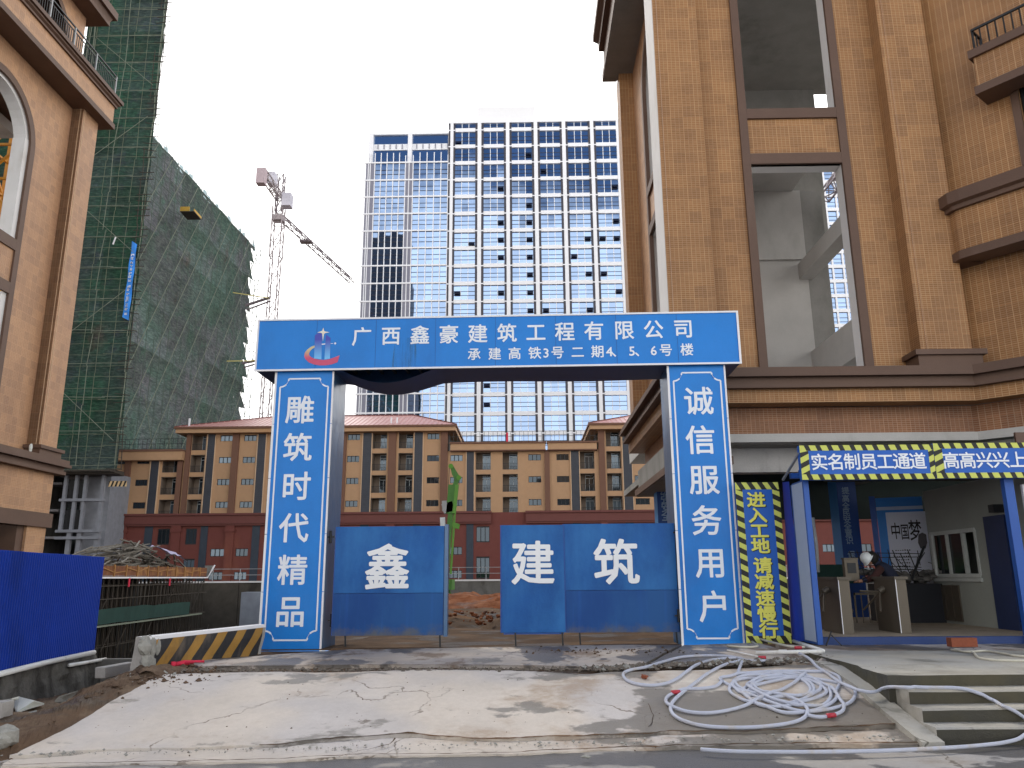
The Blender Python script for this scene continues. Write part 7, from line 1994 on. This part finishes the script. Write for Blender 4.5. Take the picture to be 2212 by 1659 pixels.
# the two long signs
def bigsign(pa, pb, pc, pd, chars, ccx, label):
    """pa..pd: top left, top right, bottom right, bottom left in the 4th crop"""
    q0 = W0.at(*E4(*pd), 'y', 14.0); f = Fr((q0.x, 14.0, q0.z), R(-.6)); x1 = f.x(*E4(*pc)); z1 = f.z(*E4((pa[0] + pb[0]) / 2, (pa[1] + pb[1]) / 2))
    t = thing('entrance_sign', label, 'sign', fr=f, group='long blue signs over the staff entrance')
    MB().box(0, x1, 0, .12, 0, z1).build('board', 'sign_blue', t)
    mb = MB(); bw = .095; stripes(mb, 0, x1, 0, bw, -.002, .115, .20, False, slant=-.4); stripes(mb, 0, x1, z1 - bw, z1, -.002, .115, .20, False, slant=-.4); stripes(mb, 0, .15, bw, z1 - bw, -.002, .10, .19, True, slant=.5); stripes(mb, x1 - .09, x1, bw, z1 - bw, -.002, .10, .19, True, slant=.5)
    mb.build('hazard_border', ['hazard_black', 'hazard_yellow'], t)
    for ch, cx in zip(chars, ccx):
        q = f.at(*E4(cx, 248 - (cx - 620) * .012), 'y', 0); letter(ch, q.x, q.z, .305, -.003, 'text_white', t, .016)
bigsign((490, 140), (1385, 125), (1405, 356), (513, 364), '实名制员工通道', (625, 735, 843, 953, 1062, 1170, 1278), 'long blue sign with white characters and hazard border over the left of the staff entrance')
bigsign((1388, 125), (2400, 110), (2420, 342), (1408, 354), '高高兴兴上', (1498, 1608, 1720, 1830, 1940), 'long blue sign with white characters running out of the picture at the right')
q = MB(); a, b_ = W0.at(*E4(492, 188), 'y', 14.05), W0.at(*E4(385, 365), 'y', 14.9); q.bar(a, b_, .035); tag(q.build('stay_bar', 'steel_grey'), 'thin slanting grey bar bracing the left end of the entrance signs', 'bar')
# tarp between caution sign and frame
q = MB(); vs = []; n, m_ = 10, 14
for j in range(m_ + 1):
    for i in range(n + 1):
        u, v = i / n, j / m_
        L_ = W0.at(1690 + 22 * (1 - v), 1387 - 345 * v, 'y', 15.5); R2 = W0.at(1705 + 36 * (1 - v), 1385 - 345 * v, 'y', 15.0)
        p = L_.lerp(R2, u); vs.append((p.x, p.y + .10 * fbm(u * 3, v * 5, 3, 4), p.z))
q.add(vs, [(j * (n + 1) + i, j * (n + 1) + i + 1, (j + 1) * (n + 1) + i + 1, (j + 1) * (n + 1) + i) for j in range(m_) for i in range(n)])
tag(q.build('blue_tarpaulin', 'tarp_blue', smooth=True), 'creased deep blue tarpaulin closing the gap beside the hazard sign', 'tarpaulin')
# guard booth
bq = W0.at(2162, 1357.5, 'z', .22); BX = bq.x
GB = Fr((BX, 14.55, .21), R(-1.0))
y_far = GB.at(2010, 1330, 'x', 0).y
gbx = thing('guard_booth', 'grey green guard booth with sliding window, lower panels and an open dark blue door', 'booth', fr=GB)
Zb = 2.85
E7 = lambda a, b: (3700 * .54 + a * .4824 * .54, 1900 * .54 + b * .4824 * .54)
def wy(a, b): return GB.at(*E7(a, b), 'x', 0).y
def wz(a, b): return GB.at(*E7(a, b), 'x', 0).z
wy0, wy1 = wy(440, 640), wy(65, 640); wz1, wz0 = wz(300, 465), wz(300, 835)
dy0, dy1 = wy(740, 800), wy(560, 800); dz1 = wz(600, 335)
q = MB()
def bfn(x, y, z): return (y, -x, z)
q.holed(-wy1 - .12, 0.2, 0, Zb, [(-wy1, -wy0, wz0, wz1), (-dy1, -dy0 + .0, 0, dz1)], 0, .12, fn=bfn)
q.box(.13, 3, -.2, wy1 + .5, 0, Zb) if False else None
q.face([(0, wy1 + .12, 0), (3, wy1 + .12, 0), (3, wy1 + .12, Zb), (0, wy1 + .12, Zb)][::-1]); q.face([(0, -.2, 0), (3, -.2, 0), (3, -.2, Zb), (0, -.2, Zb)]); q.box(0, 3, -.2, wy1 + .12, Zb, Zb + .06)
q.build('wall', 'booth_wall', gbx)
MB().box(1.6, 1.65, 0, wy1 + .5, 0, Zb).build('back_wall', 'interior_dark', gbx)
w_ = MB(); 
for y in (wy0, wy0 + (wy1 - wy0) * .27, wy0 + (wy1 - wy0) * .62, wy1): w_.box(-.03, .05, y - .03, y + .03, wz0, wz1)
for z in (wz0, wz1): w_.box(-.028, .048, wy0, wy1, z - .04, z + .04)
wd = w_.build('window', 'booth_frame', gbx)
for i, (a, b_) in enumerate(((.27, .62), (.62, 1.0))): q = MB(); y0_, y1_ = wy0 + (wy1 - wy0) * a, wy0 + (wy1 - wy0) * b_; q.face([(.02, y1_, wz0), (.02, y0_, wz0), (.02, y0_, wz1), (.02, y1_, wz1)]); q.build('pane', 'glass_dark', wd)
MB().box(-.05, .01, wy0 - .05, wy1 + .05, wz0 - .12, wz0 - .05).build('counter', 'booth_frame', gbx)
q = MB(); q.box(-.05, -.02, dy0, dy1 - .01, 0.0, dz1); q.build('door', 'door_navy', gbx)
for i in range(3): y = wy1 - .1 - i * .3; MB().box(-.03, -.004, y - .26, y, .06, wz0 - .2).build('lower_panel', 'turnstile_steel', gbx)
q = MB(); p = GB.at(*E7(590, 285), 'x', -.1); q.box(-.2, 0, p.y - .09, p.y + .09, p.z - .06, p.z + .09); q.build('camera', 'black_metal', gbx)
q = MB(); y = wy(95, 640); q.tube([(-.05, y, wz0), (-.05, y, wz1 - .02)], .04, 8); q.build('pipe', 'booth_frame', gbx)
wp = W0.at(2232, 1200, 'y', 14.4)
q = MB(); q.box(0, 1.2, 0, .06, -.35, 1.25, 0); q.box(.08, 1.2, -.01, .0, -.25, 1.15, 1)
o = q.build('side_window', ['frame_white', 'glass_dark']); o.location = wp; tag(o, 'white framed window cut off by the right edge of the picture', 'window')
q = MB(); q.box(.02, 1.3, 0, .05, 1.4, 2.2); o = q.build('notice_board', 'brown_trim'); o.location = wp; tag(o, 'brown board cut off by the right edge above the white framed window', 'board')
# dark low roof over the passage
_xl = xc0 + px0.x + .15
_P = [(_xl + .25, 14.6), (13.5, 14.6), (13.5, 19.0), ((_xl + .35) * 19 / 14.6, 19.0)]
tag(MB().add([(a, b, 3.40) for a, b in _P] + [(a, b, 3.48) for a, b in _P], [(3, 2, 1, 0), (4, 5, 6, 7), (0, 1, 5, 4), (1, 2, 6, 5), (2, 3, 7, 6), (3, 0, 4, 7)]).build('passage_roof', 'soffit_dark'), 'dark sheet roof over the staff passage behind the long signs', 'roof')
q = MB(); q.box(_xl, 13.5, 22.4, 22.5, 2.75, 4.1); tag(q.build('hanging_screen', 'soffit_dark'), 'dark screen hanging below the soffit at the back of the passage', 'screen')
# turnstiles
Z0 = .215
def tst(pxa, pya, label, wpx=24, d_=.95):
    p = W0.at(pxa, pya, 'z', Z0); f = Fr((p.x, p.y, Z0), R(-1)); w = f.x(pxa + wpx, pya); t = thing('turnstile', label, 'turnstile', fr=f, group='steel turnstiles in the staff passage')
    hh = 1.0
    MB().box(0, w, 0, d_, 0, hh - .05).build('cabinet', 'turnstile_steel', t)
    q = MB(); q.box(-.03, w + .03, -.04, d_ + .04, hh - .05, hh); q.build('top', 'turnstile_top', t)
    q = MB(); q.box(-.006, .006, -.012, 0, 0, hh - .05); q.build('corner_edge', 'frame_white', t)
    q = MB(); q.tube([(-.02, d_ * .5, .78), (-.12, d_ * .5, .72)], .06, 10); q.tube([(-.1, d_ * .5, .72), (-.5, d_ * .5 - .05, .74)], .018, 8); q.tube([(-.1, d_ * .5, .72), (-.3, d_ * .5 + .35, .38)], .018, 8); q.tube([(-.1, d_ * .5, .72), (-.28, d_ * .5 - .36, .38)], .018, 8); q.build('tripod_arm', 'turnstile_steel', t)
    return t, f, w
tst(1822, 1370, 'steel turnstile cabinet with card reader, left of the leaning person')
tst(1947, 1368, 'steel turnstile cabinet the person leans across', 23)
tst(1783, 1360, 'dim steel turnstile cabinet close behind the blue entrance post', 14)
rd = thing('card_reader', 'tall brown card reader box standing on the left turnstile', 'card reader', tuple(W0.at(1828, 1255, 'y', 16.4)))
q = MB(); q.box(0, .27, 0, .12, 0, .42); q.build('case', 'turnstile_steel', rd); q = MB(); q.box(-.01, .28, -.01, .13, .42, .45); q.build('lid', 'turnstile_top', rd); q = MB(); q.box(.05, .22, -.008, 0, .15, .35); q.build('screen', 'black_metal', rd)
q = MB(); p = W0.at(1890, 1300, 'y', 18.5)
q.box(-.45, -.42, 0, .03, -.9, .2); q.box(.45, .48, 0, .03, -.9, .2); q.box(-.45, .48, 0, .03, .15, .2); q.box(-.45, .48, 0, .03, -.55, -.5)
for i in range(5): q.box(-.3 + i * .15, -.285 + i * .15, 0, .02, -.5, .15)
o = q.build('barrier_rail', 'turnstile_steel'); o.location = p; tag(o, 'brown steel guard rail between the two turnstiles', 'rail')
# poster board
pp = W0.at(1908, 1235, 'y', 20.0)
PF = Fr((pp.x, 20.0, 0), R(-24))
pb_ = thing('poster_board', 'blue bordered display board with a white calligraphy poster and small text', 'poster board', fr=PF)
zt_ = PF.z(1900, 1076); w = PF.x(2004, 1180); zb_ = .1
MB().box(0, w, 0, .06, zb_, zt_).build('board', 'banner_side', pb_)
MB().box(-.14, -.01, .0, .14, 0, zt_ + .05).build('post', 'frame_blue', pb_)
q = MB(); za_, zb3 = zt_ - .22, zt_ - .30; q.box(.0, w, -.006, 0, zb3, za_); q.build('white_line', 'pale_blue_panel', pb_)
xa = w * .19; zp = zt_ - .36
MB().box(xa, w + .2, -.012, -.001, .35, zp).build('poster', 'poster_paper', pb_)
for ch, (cx, cy), s_, rt in (('中', (1133, 705), .42, .55), ('国', (1194, 710), .40, .48), ('梦', (1262, 700), .52, .55)):
    p = PF.at(*E4(cx, cy), 'y', -.012); letter(ch, p.x, p.z, s_, -.012, 'ink', pb_, .012, ratio=rt, skew=.0)
rn2 = random.Random(4)
for r_ in range(7):
    q = MB(); z = PF.z(*E4(1180, 830 + r_ * 21), -.012); x = PF.x(*E4(1130, 840), -.012) + .02 * rn2.random(); xe = PF.x(*E4(1240, 840), -.012) - .12 * rn2.random()
    while x < xe: q.box(x, x + .03, -.015, -.013, z - .016, z + .016 * rn2.random()); x += .05
    q.build('text_line', 'ink', pb_)
# bin with rubble and rebar mesh
bp = W0.at(1972, 1352, 'z', .2)
bn_ = thing('rubble_bin', 'dark skip behind the turnstile heaped with rubble and torn reinforcing mesh', 'skip', (bp.x, bp.y + .8, .1))
q = MB(); q.box(0, 1.15, 0, 1.2, 0, .95); q.build('bin', 'door_navy_dark', bn_)
q = MB()
for i in range(60): lump(q, (rn2.uniform(-.3, 1.3), rn2.uniform(0, 1.1), .98 + rn2.random() * .25), rn2.uniform(.05, .13), i, (1.2, 1, .6), 7, 4, .5)
o = q.build('rubble', 'dark_concrete', bn_); o['kind'] = 'stuff'
q = MB()
for i in range(9):
    x = -.6 + i * .17; q.bar((x, .2 + .1 * rn2.random(), 1.1), (x - .1 + .1 * rn2.random(), .5, 1.62 + .1 * rn2.random()), .016)
for i in range(5): z = 1.12 + i * .12; q.bar((-.75, .3, z + .05 * rn2.random()), (.9, .35, z - .06 + .12 * rn2.random()), .016)
for i in range(14): a = (rn2.uniform(-.2, 1.2), .4, 1.15 + .3 * rn2.random()); q.bar(a, (a[0] + rn2.uniform(-.3, .3), .5, a[2] + rn2.uniform(-.1, .35)), .014)
q.build('rebar_mesh', 'black_metal', bn_)
a, b_ = W0.at(*E4(1240, 1020), 'y', 17.6), W0.at(*E4(1335, 770), 'y', 17.8)
sv = thing('shovel', 'dark shovel stuck upright in the rubble in front of the poster', 'shovel', tuple(a))
q = MB(); q.tube([(0, 0, 0), (b_ - a) * .85], .028, 8); q.build('shaft', 'black_metal', sv)
q = MB(); v = b_ - a; q.add([tuple(v * .80 + Vector((dx, dy, dz))) for dy in (0, .02) for dx, dz in ((-.05, 0), (.05, 0), (.10, .12), (.10, .3), (.02, .34), (-.06, .3), (-.09, .12))], [tuple(range(6, -1, -1)), tuple(range(7, 14))] + [(i, (i + 1) % 7, 7 + (i + 1) % 7, 7 + i) for i in range(7)]); q.build('blade', 'steel_dark', sv)
# white conduit dangling left of the banner column
q = MB(); a, b_ = W0.at(1756, 1118, 'y', 19), W0.at(1768, 1236, 'y', 19); q.tube([a, a.lerp(b_, .5) + Vector((.02, 0, 0)), b_], .035, 8); tag(q.build('conduit', 'door_white', smooth=True), 'white pipe leaning beside the blue entrance post, yard behind it', 'pipe')
# glass railing strip in the passage
q = MB(); p = W0.at(1775, 1240, 'y', 19.5); q.box(-.1, .9, 0, .02, -.22, .22); o = q.build('green_mesh_panel', 'netting_green'); o.location = p; tag(o, 'low green mesh panel across the back of the passage', 'panel')
# small tripod at the foot of the post and a brick on the sill
p = W0.at(*E4(700, 1388), 'y', 14.2); q = MB(); a = Vector(p)
for x, z in ((-.18, -.32), (.22, -.26), (.02, .05)): q.bar(a, a + Vector((x, -.05 if z < 0 else 0, z)), .018)
tag(q.build('small_tripod', 'black_metal'), 'small black folded stand at the foot of the blue entrance post', 'stand')
p = gp(2052, 1397); q = MB(); q.box(0, .42, -.02, .14, 0, .14); o = q.build('brick_block', 'brick_red'); o.location = (p.x, p.y - .05, p.z); tag(o, 'dark red brick block set against the blue sill', 'brick')
# column in the passage's back wall, stacked items
q = MB(); p = W0.at(1880, 1358, 'z', .22)
for i in range(26): lump(q, (p.x + rn2.uniform(-.5, .3), p.y + 1.4 + rn2.uniform(0, .8), .25 + rn2.random() * .3), rn2.uniform(.06, .16), i + 50, (1.4, 1, .6), 7, 4, .5)
o = q.build('debris', 'dark_concrete', None, 'stuff')

# ------------------------------------------------------------------ the person leaning over the turnstile
def skin_body(name, joints, bones, mat, parent, root=0, sub=2):
    me = bpy.data.meshes.new(name); me.from_pydata([j[:3] for j in joints], bones, []); o = bpy.data.objects.new(name, me); COL.objects.link(o)
    sk = o.modifiers.new('skin', 'SKIN'); sv_ = me.skin_vertices[0].data
    for i, j in enumerate(joints):
        r_ = j[3] if isinstance(j[3], tuple) else (j[3], j[3]); sv_[i].radius = r_; sv_[i].use_root = (i == root)
    ss = o.modifiers.new('sub', 'SUBSURF'); ss.levels = sub; ss.render_levels = sub
    bpy.context.view_layer.update()
    m2 = bpy.data.meshes.new_from_object(o.evaluated_get(bpy.context.evaluated_depsgraph_get()))
    bpy.data.objects.remove(o); m2.materials.clear(); m2.materials.append(MATS[mat]); m2.polygons.foreach_set('use_smooth', [True] * len(m2.polygons))
    o = bpy.data.objects.new(name, m2); COL.objects.link(o); o.parent = parent; return o
pz = W0.at(1941, 1362, 'z', Z0)
PY = 16.55
def PP(px, py, dy=0.0): q = W0.at(px, py, 'y', PY + dy); return (q.x - pr0.x, q.y - pr0.y, q.z - pr0.z)
pr0 = Vector((W0.at(1944, 1362, 'y', PY).x, PY, Z0))
person = thing('person', 'person in a dark navy jacket and white hard hat bending over the turnstile', 'person', tuple(pr0))
Hh = lambda x, y, z: (x, y, z)
# bent forward to the left (-x), hips right, head left; the near arm reaches down to the turnstile top
hip_ = PP(1938, 1262); chest = PP(1908, 1228); neck = PP(1892, 1215); hd = PP(1876, 1208)
J = [(*hip_, (.15, .13)), (*PP(1925, 1240), (.165, .14)), (*chest, (.17, .14)), (*PP(1898, 1219), (.11, .1)), (*neck, .065), (*PP(1885, 1211), .06),
     (*PP(1940, 1285, .10), .095), (*PP(1943, 1320, .12), .065), (*PP(1949, 1356, .14), .05), (*PP(1943, 1359, -.02), .045),
     (*PP(1945, 1285, -.10), .095), (*PP(1952, 1320, -.08), .065), (*PP(1958, 1358, -.06), .05), (*PP(1950, 1361, -.2), .045),
     (*PP(1903, 1226, -.17), .07), (*PP(1888, 1247, -.24), .05), (*PP(1868, 1254, -.30), .035), (*PP(1862, 1255, -.32), .03),
     (*PP(1902, 1224, .17), .07), (*PP(1886, 1244, .22), .05), (*PP(1866, 1253, .16), .035), (*PP(1860, 1255, .14), .03)]
Bn = [(0, 1), (1, 2), (2, 3), (3, 4), (4, 5), (0, 6), (6, 7), (7, 8), (8, 9), (0, 10), (10, 11), (11, 12), (12, 13), (2, 14), (14, 15), (15, 16), (16, 17), (2, 18), (18, 19), (19, 20), (20, 21)]
skin_body('body', J, Bn, 'jacket_navy', person)
def head_at(c, r, parent, fwd):
    q = MB(); n, m_ = 18, 12; vs = []
    f = Vector(fwd).normalized(); up = Vector((0, 0, 1)); s_ = f.cross(up).normalized(); up = s_.cross(f).normalized()
    for j in range(m_ + 1):
        th = math.pi * j / m_
        for i in range(n):
            ph = 2 * math.pi * i / n; a, b, c2 = math.sin(th) * math.cos(ph), math.sin(th) * math.sin(ph), math.cos(th)
            rr = r * (1 + .10 * max(0, a) * (1 if -.5 < c2 < .1 else 0)); k_ = 1.12 if c2 < 0 else 1
            nose = .22 * r if (a > .85 and abs(b) < .25 and -.35 < c2 < .1) else 0
            p = Vector(c) + f * (a * rr * .98 + nose) + s_ * (b * r * .80) + up * (c2 * r * k_)
            vs.append(tuple(p))
    q.add(vs, [(j * n + i, (j + 1) * n + i, (j + 1) * n + (i + 1) % n, j * n + (i + 1) % n) for j in range(m_) for i in range(n)])
    return q.build('head', 'skin', parent, smooth=True)
hc = Vector(hd); head_at(hc, .105, person, (-.75, .1, -.65))
q = MB(); n, m_ = 18, 8; vs = []
ax = Vector((-.85, 0, .52)).normalized(); e1_ = Vector((0, 1, 0)); e2_ = ax.cross(e1_).normalized()
for j in range(m_ + 1):
    th = math.pi / 2 * j / m_
    for i in range(n): ph = 2 * math.pi * i / n; p = hc + ax * (math.cos(th) * .16 + .01) + (e1_ * math.cos(ph) + e2_ * math.sin(ph)) * math.sin(th) * .132; vs.append(tuple(p))
b0 = len(vs)
for i in range(n): ph = 2 * math.pi * i / n; p = hc + ax * .0 + (e1_ * math.cos(ph) + e2_ * math.sin(ph)) * .155; vs.append(tuple(p))
q.add(vs, [(j * n + i, (j + 1) * n + i, (j + 1) * n + (i + 1) % n, j * n + (i + 1) % n) for j in range(m_ + 1) for i in range(n)]); q.build('hard_hat', 'helmet_white', person, smooth=True)
q = MB(); lump(q, tuple(hc + Vector((.07, 0, .03))), .13, 3, (1, 1, 1), 14, 9, .12); q.build('hair', 'hair_black', person, smooth=True)
def hand(base, dirn_, parent, s_=1):
    q = MB(); b = Vector(base); d = Vector(dirn_).normalized(); side = d.cross(Vector((0, 0, 1))).normalized(); up = side.cross(d).normalized()
    q.tube([b, b + d * .045, b + d * .085], .036, 8, r2=.03)
    for i in range(4):
        o = side * ((i - 1.5) * .018); ln = (.062, .074, .070, .055)[i]
        q.tube([b + d * .08 + o, b + d * (.08 + ln * .5) + o + up * .006, b + d * (.08 + ln) + o - up * .02], .0085, 6, r2=.007)
    q.tube([b + d * .02 + side * .03 * s_, b + d * .05 + side * .055 * s_, b + d * .085 + side * .05 * s_ - up * .01], .010, 6, r2=.008)
    return q.build('hand', 'skin', parent, smooth=True)
hand(PP(1862, 1255, -.32), (-1, 0, -.1), person); hand(PP(1860, 1255, .14), (-1, .1, -.1), person, -1)
q = MB(); q.tube([PP(1903, 1227, -.19), PP(1888, 1247, -.25), PP(1872, 1254, -.29)], .078, 10, r2=.055); q.build('sleeve', 'sleeve_maroon', person, smooth=True)
for (x, y, dy) in ((1943, 1360, -.02), (1951, 1361, -.14)):
    q = MB(); c = Vector(PP(x, y, dy)); lump(q, (c.x, c.y, .045), .075, 4, (1.0, 1.7, .6), 10, 6, .05); q.build('shoe', 'hair_black', person, smooth=True)
